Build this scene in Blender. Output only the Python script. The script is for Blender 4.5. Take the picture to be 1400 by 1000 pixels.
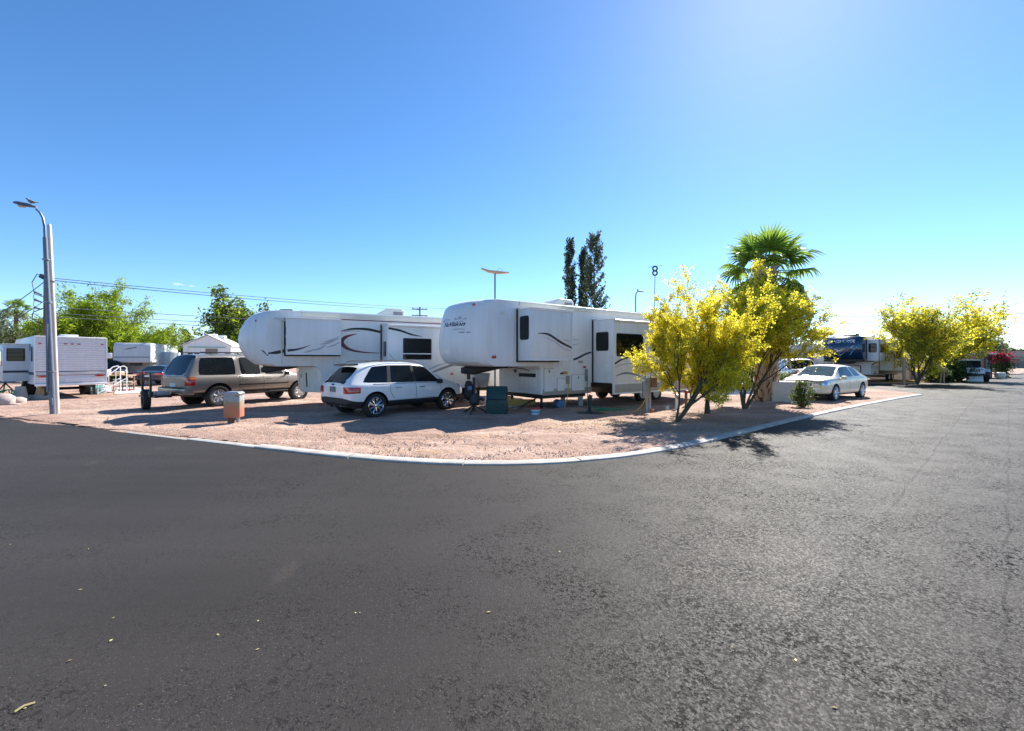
import bpy, bmesh, math, random
import numpy as np
from mathutils import Vector, Matrix
from mathutils.bvhtree import BVHTree
from mathutils.geometry import tessellate_polygon

for o in list(bpy.data.objects):
    bpy.data.objects.remove(o)
SC = bpy.context.scene
COL = SC.collection
R = math.radians

# ------------------------------------------------------------------ camera, sky, sun, exposure
FPX, CAMH, HOR = 600.0, 1.75, 493.0
cam_d = bpy.data.cameras.new('camera')
cam_d.sensor_width = 36.0
cam_d.lens = FPX / 1400.0 * 36.0
cam_d.shift_y = -(500.0 - HOR) / 1400.0
cam_d.clip_start = 0.05
cam_d.clip_end = 9000.0
cam = bpy.data.objects.new('camera', cam_d)
COL.objects.link(cam)
cam.location = (0, 0, CAMH)
cam.rotation_euler = (R(90), 0, 0)
SC.camera = cam

SUN_AZ, SUN_EL = 32.0, 39.5          # degrees right of the view axis, above the horizon
world = bpy.data.worlds.new('World')
SC.world = world
world.use_nodes = True
wn = world.node_tree.nodes
wl = world.node_tree.links
sky = wn.new('ShaderNodeTexSky')
sky.sky_type = 'NISHITA'
sky.sun_disc = False
sky.sun_elevation = R(SUN_EL)
sky.sun_rotation = R(SUN_AZ)
sky.altitude = 2500.0
sky.air_density = 1.0
sky.dust_density = 0.8
sky.ozone_density = 3.0
bg = wn['Background']
bg.inputs['Strength'].default_value = 0.102
hsv = wn.new('ShaderNodeHueSaturation')      # the photograph's richer desert blue, the same over the whole sky
hsv.inputs['Saturation'].default_value = 1.19
hsv.inputs['Hue'].default_value = 0.499
wl.new(sky.outputs['Color'], hsv.inputs['Color'])
wl.new(hsv.outputs['Color'], bg.inputs['Color'])

sun_d = bpy.data.lights.new('sun', 'SUN')
sun_d.energy = 5.0
sun_d.angle = R(0.53)
sun_d.color = (1.0, 0.955, 0.88)
sun = bpy.data.objects.new('sun', sun_d)
COL.objects.link(sun)
sdir = Vector((math.sin(R(SUN_AZ)) * math.cos(R(SUN_EL)), math.cos(R(SUN_AZ)) * math.cos(R(SUN_EL)), math.sin(R(SUN_EL))))
sun.rotation_euler = sdir.to_track_quat('Z', 'Y').to_euler()
sun.location = (20, 30, 40)

SC.view_settings.view_transform = 'Standard'
SC.view_settings.look = 'None'
SC.view_settings.gamma = 1.0
SC.view_settings.use_curve_mapping = False
SC.view_settings.exposure = 1.17

# ------------------------------------------------------------------ places on the ground
def at(px, py):
    d = FPX * CAMH / (py - HOR)
    return Vector(((px - 700.0) / FPX * d, d, 0.0))
def atd(px, d):
    return Vector(((px - 700.0) / FPX * d, d, 0.0))
def zat(py, d):
    return CAMH + (HOR - py) / FPX * d

# ------------------------------------------------------------------ materials
def _principled(name):
    m = bpy.data.materials.new(name)
    m.use_nodes = True
    return m, m.node_tree.nodes, m.node_tree.links, m.node_tree.nodes['Principled BSDF']

def ramp(n, stops):
    r = n.new('ShaderNodeValToRGB')
    cr = r.color_ramp
    while len(cr.elements) < len(stops):
        cr.elements.new(0.5)
    for e, (p, c) in zip(cr.elements, stops):
        e.position = p
        e.color = (c[0], c[1], c[2], 1) if len(c) == 3 else c
    return r

def sc3(c, k):
    return tuple(min(1.0, max(0.0, x * k)) for x in c)

def mat(name, col, rough=0.5, metal=0.0, var=0.12, vscale=3.0, bump=0.0, bscale=60.0, spec=0.5, coat=0.0,
        stretch=(1, 1, 1), island=0.0, emit=0.0):
    m, n, l, b = _principled(name)
    tc = n.new('ShaderNodeTexCoord')
    mp = n.new('ShaderNodeMapping')
    mp.inputs['Scale'].default_value = stretch
    l.new(tc.outputs['Object'], mp.inputs['Vector'])
    nz = n.new('ShaderNodeTexNoise')
    nz.inputs['Scale'].default_value = vscale
    nz.inputs['Detail'].default_value = 6
    nz.inputs['Roughness'].default_value = 0.65
    l.new(mp.outputs['Vector'], nz.inputs['Vector'])
    r = ramp(n, [(0.25, sc3(col, 1 - var)), (0.75, sc3(col, 1 + var))])
    l.new(nz.outputs['Fac'], r.inputs['Fac'])
    out = r.outputs['Color']
    if island:
        g = n.new('ShaderNodeNewGeometry')
        hs = n.new('ShaderNodeHueSaturation')
        mr = n.new('ShaderNodeMapRange')
        mr.inputs['To Min'].default_value = 1 - island
        mr.inputs['To Max'].default_value = 1 + island
        l.new(g.outputs['Random Per Island'], mr.inputs['Value'])
        l.new(mr.outputs['Result'], hs.inputs['Value'])
        l.new(out, hs.inputs['Color'])
        out = hs.outputs['Color']
    l.new(out, b.inputs['Base Color'])
    b.inputs['Roughness'].default_value = rough
    b.inputs['Metallic'].default_value = metal
    b.inputs['Specular IOR Level'].default_value = spec
    b.inputs['Coat Weight'].default_value = coat
    b.inputs['Coat Roughness'].default_value = 0.05
    if bump:
        bn = n.new('ShaderNodeTexNoise')
        bn.inputs['Scale'].default_value = bscale
        bn.inputs['Detail'].default_value = 4
        l.new(tc.outputs['Object'], bn.inputs['Vector'])
        bp = n.new('ShaderNodeBump')
        bp.inputs['Strength'].default_value = bump
        bp.inputs['Distance'].default_value = 0.01
        l.new(bn.outputs['Fac'], bp.inputs['Height'])
        l.new(bp.outputs['Normal'], b.inputs['Normal'])
    return m

def leaf_mat(name, dark, light, transl=0.4, rough=0.55):
    m, n, l, b = _principled(name)
    g = n.new('ShaderNodeNewGeometry')
    r = ramp(n, [(0.0, dark), (0.55, tuple((a + c) / 2 for a, c in zip(dark, light))), (1.0, light)])
    l.new(g.outputs['Random Per Island'], r.inputs['Fac'])
    l.new(r.outputs['Color'], b.inputs['Base Color'])
    b.inputs['Roughness'].default_value = rough
    b.inputs['Specular IOR Level'].default_value = 0.25
    t = n.new('ShaderNodeBsdfTranslucent')
    l.new(r.outputs['Color'], t.inputs['Color'])
    mx = n.new('ShaderNodeMixShader')
    mx.inputs['Fac'].default_value = transl
    l.new(b.outputs['BSDF'], mx.inputs[1])
    l.new(t.outputs['BSDF'], mx.inputs[2])
    l.new(mx.outputs['Shader'], n['Material Output'].inputs['Surface'])
    return m

def shell_mat(name, col, rough=0.32, grime=0.055):
    """fibreglass / aluminium trailer skin: vertical rain streaks and soft chalking"""
    m, n, l, b = _principled(name)
    tc = n.new('ShaderNodeTexCoord')
    mp = n.new('ShaderNodeMapping')
    mp.inputs['Scale'].default_value = (4, 4, 0.35)
    l.new(tc.outputs['Object'], mp.inputs['Vector'])
    nz = n.new('ShaderNodeTexNoise')
    nz.inputs['Scale'].default_value = 1.6
    nz.inputs['Detail'].default_value = 7
    l.new(mp.outputs['Vector'], nz.inputs['Vector'])
    r = ramp(n, [(0.30, tuple(c * (1 - grime * 1.6) for c in (col[0], col[1] * 0.985, col[2] * 0.95))), (0.70, col)])
    l.new(nz.outputs['Fac'], r.inputs['Fac'])
    l.new(r.outputs['Color'], b.inputs['Base Color'])
    b.inputs['Roughness'].default_value = rough
    b.inputs['Specular IOR Level'].default_value = 0.4
    n2 = n.new('ShaderNodeTexNoise')
    n2.inputs['Scale'].default_value = 2.2
    l.new(tc.outputs['Object'], n2.inputs['Vector'])
    bp = n.new('ShaderNodeBump')
    bp.inputs['Strength'].default_value = 0.08
    bp.inputs['Distance'].default_value = 0.03
    l.new(n2.outputs['Fac'], bp.inputs['Height'])
    l.new(bp.outputs['Normal'], b.inputs['Normal'])
    return m

M = {}
M['white_shell'] = shell_mat('white_shell', (0.80, 0.80, 0.79))
M['cream_shell'] = shell_mat('cream_shell', (0.78, 0.76, 0.71))
M['grey_shell'] = shell_mat('grey_shell', (0.62, 0.63, 0.64), grime=0.05)
M['alu_shell'] = shell_mat('alu_shell', (0.72, 0.72, 0.74), rough=0.38, grime=0.04)
M['tan_shell'] = shell_mat('tan_shell', (0.40, 0.36, 0.31))
M['roof_white'] = mat('roof_white', (0.78, 0.77, 0.74), 0.6, var=0.08, bump=0.1, bscale=20)
M['trim_cream'] = mat('trim_cream', (0.70, 0.67, 0.58), 0.45, var=0.08)
M['trim_white'] = mat('trim_white', (0.78, 0.78, 0.77), 0.4, var=0.05)
M['plastic_white'] = mat('plastic_white', (0.72, 0.71, 0.67), 0.5, var=0.08)
M['navy_shell'] = mat('navy_shell', (0.012, 0.035, 0.085), 0.18, var=0.2, coat=0.6)
M['grey_decal'] = mat('grey_decal', (0.22, 0.23, 0.25), 0.4, var=0.1)
M['pale_decal'] = mat('pale_decal', (0.42, 0.43, 0.46), 0.4, var=0.1)
M['navy_decal'] = mat('navy_decal', (0.015, 0.02, 0.05), 0.35, var=0.1)
M['black_decal'] = mat('black_decal', (0.015, 0.015, 0.018), 0.4, var=0.1)
M['maroon_decal'] = mat('maroon_decal', (0.16, 0.012, 0.03), 0.4, var=0.1)
M['silver_decal'] = mat('silver_decal', (0.5, 0.52, 0.55), 0.35, 0.3, var=0.1)
M['glass_dark'] = mat('glass_dark', (0.006, 0.008, 0.009), 0.04, var=0.3, spec=0.35)
M['glass_tint'] = mat('glass_tint', (0.007, 0.010, 0.012), 0.03, var=0.3, spec=0.35)
M['glass_green'] = mat('glass_green', (0.09, 0.12, 0.10), 0.05, var=0.35, vscale=2.5, spec=0.7, coat=0.6)
M['rubber'] = mat('rubber', (0.018, 0.018, 0.018), 0.75, var=0.25, vscale=12, bump=0.25, bscale=90)
M['black_plastic'] = mat('black_plastic', (0.020, 0.020, 0.021), 0.55, var=0.2)
M['black_metal'] = mat('black_metal', (0.022, 0.022, 0.024), 0.42, var=0.25, metal=0.2)
M['seam'] = mat('seam', (0.02, 0.02, 0.02), 0.8, var=0.1)
M['chrome'] = mat('chrome', (0.72, 0.72, 0.74), 0.12, 1.0, var=0.05)
M['alloy'] = mat('alloy', (0.60, 0.60, 0.60), 0.25, 0.9, var=0.08)
M['steel_grey'] = mat('steel_grey', (0.30, 0.31, 0.33), 0.45, 0.5, var=0.2, vscale=8)
M['galv'] = mat('galv', (0.17, 0.19, 0.23), 0.5, 0.35, var=0.15, vscale=9)
M['pole_white'] = mat('pole_white', (0.68, 0.56, 0.50), 0.55, var=0.14, vscale=4, stretch=(1, 1, .25))
M['paint_white'] = mat('paint_white', (0.80, 0.80, 0.80), 0.28, var=0.02, coat=0.8)
M['paint_pewter'] = mat('paint_pewter', (0.25, 0.222, 0.19), 0.34, 0.4, var=0.04, coat=0.7)
M['paint_cream'] = mat('paint_cream', (0.80, 0.71, 0.53), 0.35, 0.0, var=0.02, coat=0.45)
M['paint_navy'] = mat('paint_navy', (0.012, 0.016, 0.045), 0.25, var=0.05, coat=0.8)
M['paint_black'] = mat('paint_black', (0.012, 0.014, 0.018), 0.25, var=0.05, coat=0.8)
M['paint_silver'] = mat('paint_silver', (0.55, 0.55, 0.58), 0.3, 0.2, var=0.04, coat=0.6)
M['light_red'] = mat('light_red', (0.42, 0.012, 0.015), 0.12, var=0.25, vscale=30, coat=0.8)
M['light_amber'] = mat('light_amber', (0.55, 0.16, 0.02), 0.15, var=0.1, coat=0.5)
M['light_clear'] = mat('light_clear', (0.55, 0.57, 0.60), 0.08, 0.6, var=0.4, vscale=25, coat=1.0)
M['plate'] = mat('plate', (0.10, 0.16, 0.16), 0.4, var=0.4, vscale=30)
M['wood_pole'] = mat('wood_pole', (0.17, 0.10, 0.07), 0.85, var=0.3, vscale=6, stretch=(4, 4, .3), bump=0.4, bscale=30)
M['lumber'] = mat('lumber', (0.50, 0.30, 0.08), 0.7, var=0.25, vscale=5, stretch=(.4, 4, 4))
M['plywood'] = mat('plywood', (0.55, 0.38, 0.20), 0.75, var=0.2, vscale=5)
M['block'] = mat('block', (0.40, 0.39, 0.37), 0.9, var=0.2, vscale=12, bump=0.5, bscale=60)
M['concrete'] = mat('concrete', (0.58, 0.56, 0.53), 0.85, var=0.16, vscale=2.2, bump=0.35, bscale=70)
M['kerb'] = mat('kerb', (0.41, 0.385, 0.35), 0.88, var=0.34, vscale=2.6, bump=0.6, bscale=60)
M['slab'] = mat('slab', (0.62, 0.59, 0.54), 0.85, var=0.12, vscale=1.5, bump=0.25, bscale=60)
M['rock'] = mat('rock', (0.42, 0.34, 0.30), 0.9, var=0.3, vscale=6, bump=0.6, bscale=25)
M['stucco'] = mat('stucco', (0.50, 0.40, 0.33), 0.9, var=0.1, vscale=3, bump=0.4, bscale=50)
M['brown_wall'] = mat('brown_wall', (0.24, 0.19, 0.16), 0.85, var=0.15, vscale=3)
M['tan_wall'] = mat('tan_wall', (0.36, 0.30, 0.24), 0.85, var=0.15, vscale=3)
M['roof_pink'] = mat('roof_pink', (0.50, 0.38, 0.31), 0.85, var=0.12, vscale=2)
M['roof_tin'] = mat('roof_tin', (0.62, 0.62, 0.62), 0.5, 0.3, var=0.12, vscale=2)
M['fascia'] = mat('fascia', (0.10, 0.05, 0.05), 0.7, var=0.15)
M['teal'] = mat('teal', (0.10, 0.36, 0.33), 0.5, var=0.15)
M['dark_green'] = mat('dark_green', (0.012, 0.050, 0.045), 0.55, var=0.25, vscale=5)
M['hose_green'] = mat('hose_green', (0.015, 0.22, 0.09), 0.45, var=0.15)
M['cord_yellow'] = mat('cord_yellow', (0.55, 0.36, 0.04), 0.5, var=0.15)
M['tank_blue'] = mat('tank_blue', (0.06, 0.16, 0.28), 0.45, var=0.15)
M['red'] = mat('red', (0.45, 0.03, 0.03), 0.5, var=0.15)
M['light_blue'] = mat('light_blue', (0.15, 0.40, 0.60), 0.5, var=0.1)
M['orange'] = mat('orange', (0.55, 0.16, 0.04), 0.6, var=0.1)
M['brown'] = mat('brown', (0.20, 0.11, 0.07), 0.8, var=0.25)
M['wood_tan'] = mat('wood_tan', (0.46, 0.30, 0.18), 0.75, var=0.25)
M['rug'] = mat('rug', (0.20, 0.05, 0.05), 0.95, var=0.3, vscale=20)
M['sign_white'] = mat('sign_white', (0.72, 0.75, 0.80), 0.5, var=0.06)
M['bark_green'] = mat('bark_green', (0.085, 0.066, 0.036), 0.8, var=0.35, vscale=9, bump=0.3, bscale=40)
M['bark_brown'] = mat('bark_brown', (0.10, 0.070, 0.05), 0.9, var=0.35, vscale=9, bump=0.6, bscale=30)
M['palm_boot'] = mat('palm_boot', (0.44, 0.31, 0.20), 0.9, var=0.3, vscale=9, bump=0.5, bscale=50, island=0.35)
M['palm_fibre'] = mat('palm_fibre', (0.09, 0.055, 0.035), 0.95, var=0.3, vscale=20, bump=0.6, bscale=60)
M['palm_leaf'] = leaf_mat('palm_leaf', (0.13, 0.22, 0.03), (0.28, 0.40, 0.06), 0.6, 0.4)
M['palm_old'] = leaf_mat('palm_old', (0.055, 0.085, 0.025), (0.10, 0.13, 0.035), 0.3, 0.5)
M['palm_dead'] = leaf_mat('palm_dead', (0.20, 0.13, 0.06), (0.34, 0.24, 0.12), 0.25, 0.8)
M['pv_yellow'] = leaf_mat('pv_yellow', (0.74, 0.58, 0.015), (0.95, 0.90, 0.10), 0.68, 0.6)
M['pv_green'] = leaf_mat('pv_green', (0.16, 0.20, 0.035), (0.36, 0.38, 0.07), 0.5)
M['mesquite'] = leaf_mat('mesquite', (0.18, 0.27, 0.015), (0.42, 0.52, 0.045), 0.62)
M['olive'] = leaf_mat('olive', (0.08, 0.11, 0.05), (0.20, 0.23, 0.10), 0.4)
M['pale_green'] = leaf_mat('pale_green', (0.12, 0.16, 0.07), (0.28, 0.32, 0.15), 0.45)
M['dark_leaf'] = leaf_mat('dark_leaf', (0.025, 0.05, 0.015), (0.08, 0.12, 0.03), 0.35)
M['mid_leaf'] = leaf_mat('mid_leaf', (0.06, 0.10, 0.02), (0.17, 0.21, 0.04), 0.4)
M['cypress'] = leaf_mat('cypress', (0.045, 0.070, 0.045), (0.14, 0.185, 0.11), 0.4)
M['hedge'] = leaf_mat('hedge', (0.10, 0.17, 0.02), (0.24, 0.34, 0.05), 0.4)
M['bract'] = leaf_mat('bract', (0.45, 0.02, 0.08), (0.75, 0.06, 0.16), 0.4)
M['petal'] = leaf_mat('petal', (0.55, 0.36, 0.03), (0.75, 0.56, 0.06), 0.2, 0.8)
M['debris'] = leaf_mat('debris', (0.25, 0.18, 0.08), (0.70, 0.60, 0.30), 0.1, 0.8)
M['wire'] = mat('wire', (0.10, 0.11, 0.13), 0.6, var=0.1)
M['feather'] = mat('feather', (0.22, 0.18, 0.15), 0.8, var=0.3, vscale=30)
M['lamp_lens'] = mat('lamp_lens', (0.55, 0.46, 0.32), 0.25, var=0.1)
M['cloth_white'] = mat('cloth_white', (0.72, 0.68, 0.66), 0.9, var=0.2, vscale=12)

def utility_mat():
    """weathered utility cabinet: grey paint over orange-red rust primer with olive patches"""
    m, n, l, b = _principled('weathered_cabinet')
    tc = n.new('ShaderNodeTexCoord')
    sx = n.new('ShaderNodeSeparateXYZ')
    l.new(tc.outputs['Object'], sx.inputs['Vector'])
    nz = n.new('ShaderNodeTexNoise'); nz.inputs['Scale'].default_value = 5.0; nz.inputs['Detail'].default_value = 5
    l.new(tc.outputs['Object'], nz.inputs['Vector'])
    ma = n.new('ShaderNodeMath'); ma.operation = 'MULTIPLY_ADD'
    l.new(nz.outputs['Fac'], ma.inputs[0]); ma.inputs[1].default_value = 0.55
    l.new(sx.outputs['Z'], ma.inputs[2])
    r = ramp(n, [(0.30, (0.42, 0.15, 0.085)), (0.72, (0.43, 0.17, 0.10)), (0.86, (0.30, 0.24, 0.14)), (0.95, (0.30, 0.33, 0.34))])
    l.new(ma.outputs[0], r.inputs['Fac'])
    n2 = n.new('ShaderNodeTexNoise'); n2.inputs['Scale'].default_value = 7.0
    l.new(tc.outputs['Object'], n2.inputs['Vector'])
    r2 = ramp(n, [(0.58, (0, 0, 0)), (0.66, (1, 1, 1))])
    l.new(n2.outputs['Fac'], r2.inputs['Fac'])
    mx = n.new('ShaderNodeMixRGB')
    l.new(r2.outputs['Color'], mx.inputs['Fac'])
    l.new(r.outputs['Color'], mx.inputs['Color1'])
    mx.inputs['Color2'].default_value = (0.30, 0.22, 0.07, 1)
    l.new(mx.outputs['Color'], b.inputs['Base Color'])
    b.inputs['Roughness'].default_value = 0.7
    return m
M['cabinet'] = utility_mat()

def asphalt_mat():
    m, n, l, b = _principled('asphalt')
    def math_(op, a, c, d=None):
        q = n.new('ShaderNodeMath'); q.operation = op
        for i, v in enumerate((a, c, d)):
            if v is None: continue
            if isinstance(v, (int, float)): q.inputs[i].default_value = v
            else: l.new(v, q.inputs[i])
        return q.outputs[0]
    def noise(scale, detail=4, vec=None, dist=0.0, rough=.55):
        q = n.new('ShaderNodeTexNoise'); q.inputs['Scale'].default_value = scale; q.inputs['Detail'].default_value = detail
        q.inputs['Distortion'].default_value = dist; q.inputs['Roughness'].default_value = rough
        l.new(vec or tc.outputs['Object'], q.inputs['Vector']); return q.outputs['Fac']
    def rmp(v, stops):
        q = ramp(n, stops); l.new(v, q.inputs['Fac']); return q.outputs['Color']
    def mix(f, c1, c2, mode='MIX'):
        q = n.new('ShaderNodeMixRGB'); q.blend_type = mode
        for i, v in (('Fac', f), ('Color1', c1), ('Color2', c2)):
            if isinstance(v, (int, float)): q.inputs[i].default_value = v
            elif isinstance(v, tuple): q.inputs[i].default_value = v + (1,)
            else: l.new(v, q.inputs[i])
        return q.outputs['Color']
    tc = n.new('ShaderNodeTexCoord')
    g3 = lambda v: (v, v, v)
    col = rmp(noise(.22, 6), [(0.3, (0.032, 0.0285, 0.026)), (0.7, (0.043, 0.0385, 0.0355))])
    mp = n.new('ShaderNodeMapping'); mp.inputs['Rotation'].default_value = (0, 0, R(-38)); mp.inputs['Scale'].default_value = (0.035, 0.9, 1)
    l.new(tc.outputs['Object'], mp.inputs['Vector'])
    col = mix(1.0, col, rmp(noise(1.5, 5, mp.outputs['Vector']), [(0.32, g3(.90)), (0.68, g3(1.10))]), 'MULTIPLY')
    # ravelled, open-textured zone: mostly on the right-hand side, patchy
    sx = n.new('ShaderNodeSeparateXYZ'); l.new(tc.outputs['Object'], sx.inputs['Vector'])
    xr = n.new('ShaderNodeMapRange'); xr.inputs['From Min'].default_value = -5.0; xr.inputs['From Max'].default_value = 3.5
    xr.inputs['To Min'].default_value = -0.17; xr.inputs['To Max'].default_value = 0.10
    l.new(sx.outputs['X'], xr.inputs['Value'])
    op = rmp(math_('ADD', noise(.42, 5), xr.outputs['Result']), [(0.30, g3(.12)), (0.70, g3(1.0))])
    op1 = n.new('ShaderNodeRGBToBW'); l.new(op, op1.inputs['Color']); op = op1.outputs[0]
    pit = math_('MULTIPLY', rmp(noise(22, 4, None, .5, .6), [(0.565, g3(0)), (0.61, g3(1))]), op)
    pit2 = math_('MULTIPLY', rmp(noise(58, 3), [(0.585, g3(0)), (0.63, g3(1))]), math_('MULTIPLY_ADD', op, .8, .15))
    patch = rmp(noise(1.7, 5), [(0.38, g3(.12)), (0.62, g3(1))])
    pits = math_('MULTIPLY', math_('MAXIMUM', pit, pit2), patch)
    col = mix(math_('MULTIPLY', pits, .95), col, (0.003, 0.003, 0.0033))
    vo = n.new('ShaderNodeTexVoronoi'); vo.inputs['Scale'].default_value = 75.0; l.new(tc.outputs['Object'], vo.inputs['Vector'])
    sep = n.new('ShaderNodeSeparateColor'); l.new(vo.outputs['Color'], sep.inputs['Color'])
    vc = n.new('ShaderNodeTexVoronoi'); vc.inputs['Scale'].default_value = 190.0; l.new(tc.outputs['Object'], vc.inputs['Vector'])
    sc_ = n.new('ShaderNodeSeparateColor'); l.new(vc.outputs['Color'], sc_.inputs['Color'])
    chips = math_('MULTIPLY', rmp(sc_.outputs['Red'], [(0.955, g3(0)), (0.985, g3(1))]), math_('MULTIPLY_ADD', op, .48, .04))
    col = mix(chips, col, (0.24, 0.22, 0.21))
    jn = noise(1.4, 4)
    for (nx, ny, c, wd, amt) in [(-0.666, 0.745, 0.96, 0.016, 0.8), (-0.661, 0.75, 0.10, 0.012, 0.7), (-0.80, 0.60, -2.4, 0.008, 0.5)]:
        dt = n.new('ShaderNodeVectorMath'); dt.operation = 'DOT_PRODUCT'; dt.inputs[1].default_value = (nx, ny, 0)
        l.new(tc.outputs['Object'], dt.inputs[0])
        e = math_('ABSOLUTE', math_('SUBTRACT', math_('MULTIPLY_ADD', jn, 0.16, dt.outputs['Value']), c), 0)
        col = mix(math_('MULTIPLY', math_('LESS_THAN', e, wd), amt), col, (0.008, 0.008, 0.008))
    col = mix(rmp(noise(.9, 8, None, .6), [(0.64, g3(0)), (0.80, g3(.34))]), col, (0.15, 0.118, 0.095))
    vs_ = n.new('ShaderNodeTexVoronoi'); vs_.inputs['Scale'].default_value = .55
    wob = n.new('ShaderNodeVectorMath'); wob.operation = 'MULTIPLY_ADD'
    nzv = n.new('ShaderNodeTexNoise'); nzv.inputs['Scale'].default_value = 5.0; nzv.inputs['Detail'].default_value = 4; l.new(tc.outputs['Object'], nzv.inputs['Vector'])
    l.new(nzv.outputs['Color'], wob.inputs[0]); wob.inputs[1].default_value = (.18, .18, 0); l.new(tc.outputs['Object'], wob.inputs[2]); l.new(wob.outputs[0], vs_.inputs['Vector'])
    sp2 = n.new('ShaderNodeSeparateColor'); l.new(vs_.outputs['Color'], sp2.inputs['Color'])
    stain = math_('MULTIPLY', rmp(vs_.outputs['Distance'], [(0.03, g3(1)), (0.12, g3(0))]), math_('GREATER_THAN', sp2.outputs['Blue'], .6))
    col = mix(math_('MULTIPLY', stain, .5), col, (0.012, 0.011, 0.010))     # old oil drips
    l.new(col, b.inputs['Base Color'])
    rr = n.new('ShaderNodeMapRange'); l.new(sep.outputs['Green'], rr.inputs['Value']); rr.inputs['To Min'].default_value = .50; rr.inputs['To Max'].default_value = .78
    l.new(rr.outputs['Result'], b.inputs['Roughness'])
    l.new(math_('MULTIPLY_ADD', pits, -.085, .095), b.inputs['Specular IOR Level'])
    hgt = math_('MULTIPLY_ADD', pits, -1.5, math_('MULTIPLY', noise(130, 3), .28))
    hgt = math_('MULTIPLY_ADD', math_('MULTIPLY', vo.outputs['Distance'], op), -.38, hgt)
    bp = n.new('ShaderNodeBump'); bp.inputs['Distance'].default_value = 0.007
    l.new(math_('MULTIPLY_ADD', op, .55, .30), bp.inputs['Strength'])
    l.new(hgt, bp.inputs['Height']); l.new(bp.outputs['Normal'], b.inputs['Normal'])
    return m
M['asphalt'] = asphalt_mat()

def dirt_mat():
    m, n, l, b = _principled('decomposed_granite')
    tc = n.new('ShaderNodeTexCoord')
    big = n.new('ShaderNodeTexNoise'); big.inputs['Scale'].default_value = 0.45; big.inputs['Detail'].default_value = 7; big.inputs['Roughness'].default_value = 0.6
    l.new(tc.outputs['Object'], big.inputs['Vector'])
    r1 = ramp(n, [(0.3, (0.33, 0.21, 0.16)), (0.5, (0.44, 0.30, 0.235)), (0.72, (0.56, 0.42, 0.34))])
    l.new(big.outputs['Fac'], r1.inputs['Fac'])
    # wheel tracks running from the road into the sites
    mp = n.new('ShaderNodeMapping'); mp.inputs['Rotation'].default_value = (0, 0, R(-42)); mp.inputs['Scale'].default_value = (0.05, 1.1, 1)
    l.new(tc.outputs['Object'], mp.inputs['Vector'])
    tr = n.new('ShaderNodeTexNoise'); tr.inputs['Scale'].default_value = 1.4; tr.inputs['Detail'].default_value = 5
    l.new(mp.outputs['Vector'], tr.inputs['Vector'])
    rt = ramp(n, [(0.35, (0.78, 0.77, 0.76)), (0.65, (1.12, 1.12, 1.12))]); l.new(tr.outputs['Fac'], rt.inputs['Fac'])
    mu = n.new('ShaderNodeMixRGB'); mu.blend_type = 'MULTIPLY'; mu.inputs['Fac'].default_value = 0.8
    l.new(r1.outputs['Color'], mu.inputs['Color1']); l.new(rt.outputs['Color'], mu.inputs['Color2'])
    vo = n.new('ShaderNodeTexVoronoi'); vo.inputs['Scale'].default_value = 48.0; l.new(tc.outputs['Object'], vo.inputs['Vector'])
    sep = n.new('ShaderNodeSeparateColor'); l.new(vo.outputs['Color'], sep.inputs['Color'])
    rg = ramp(n, [(0.0, (0.62, 0.58, 0.56)), (0.5, (1.0, 1.0, 1.0)), (1.0, (1.30, 1.26, 1.24))]); l.new(sep.outputs['Red'], rg.inputs['Fac'])
    mg = n.new('ShaderNodeMixRGB'); mg.blend_type = 'MULTIPLY'; mg.inputs['Fac'].default_value = 0.85
    l.new(mu.outputs['Color'], mg.inputs['Color1']); l.new(rg.outputs['Color'], mg.inputs['Color2'])
    l.new(mg.outputs['Color'], b.inputs['Base Color'])
    b.inputs['Roughness'].default_value = 0.92
    b.inputs['Specular IOR Level'].default_value = 0.2
    mid = n.new('ShaderNodeTexNoise'); mid.inputs['Scale'].default_value = 5.0; mid.inputs['Detail'].default_value = 8
    l.new(tc.outputs['Object'], mid.inputs['Vector'])
    h = n.new('ShaderNodeMath'); h.operation = 'MULTIPLY_ADD'; l.new(vo.outputs['Distance'], h.inputs[0]); h.inputs[1].default_value = -0.25
    l.new(mid.outputs['Fac'], h.inputs[2])
    bp = n.new('ShaderNodeBump'); bp.inputs['Strength'].default_value = 0.9; bp.inputs['Distance'].default_value = 0.085
    l.new(h.outputs[0], bp.inputs['Height']); l.new(bp.outputs['Normal'], b.inputs['Normal'])
    return m
M['dirt'] = dirt_mat()

# ------------------------------------------------------------------ mesh helpers
def link(o, parent=None):
    COL.objects.link(o)
    if parent is not None:
        o.parent = parent
    return o

def finish(me, m=None, smooth=35.0):
    if m is not None:
        me.materials.append(m)
    if smooth is not None and len(me.polygons) < 60000:
        bm = bmesh.new(); bm.from_mesh(me)
        lim = R(smooth)
        for f in bm.faces:
            f.smooth = True
        for e in bm.edges:
            if len(e.link_faces) == 2:
                e.smooth = e.calc_face_angle(0.0) < lim
        bm.to_mesh(me); bm.free()
    return me

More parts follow.
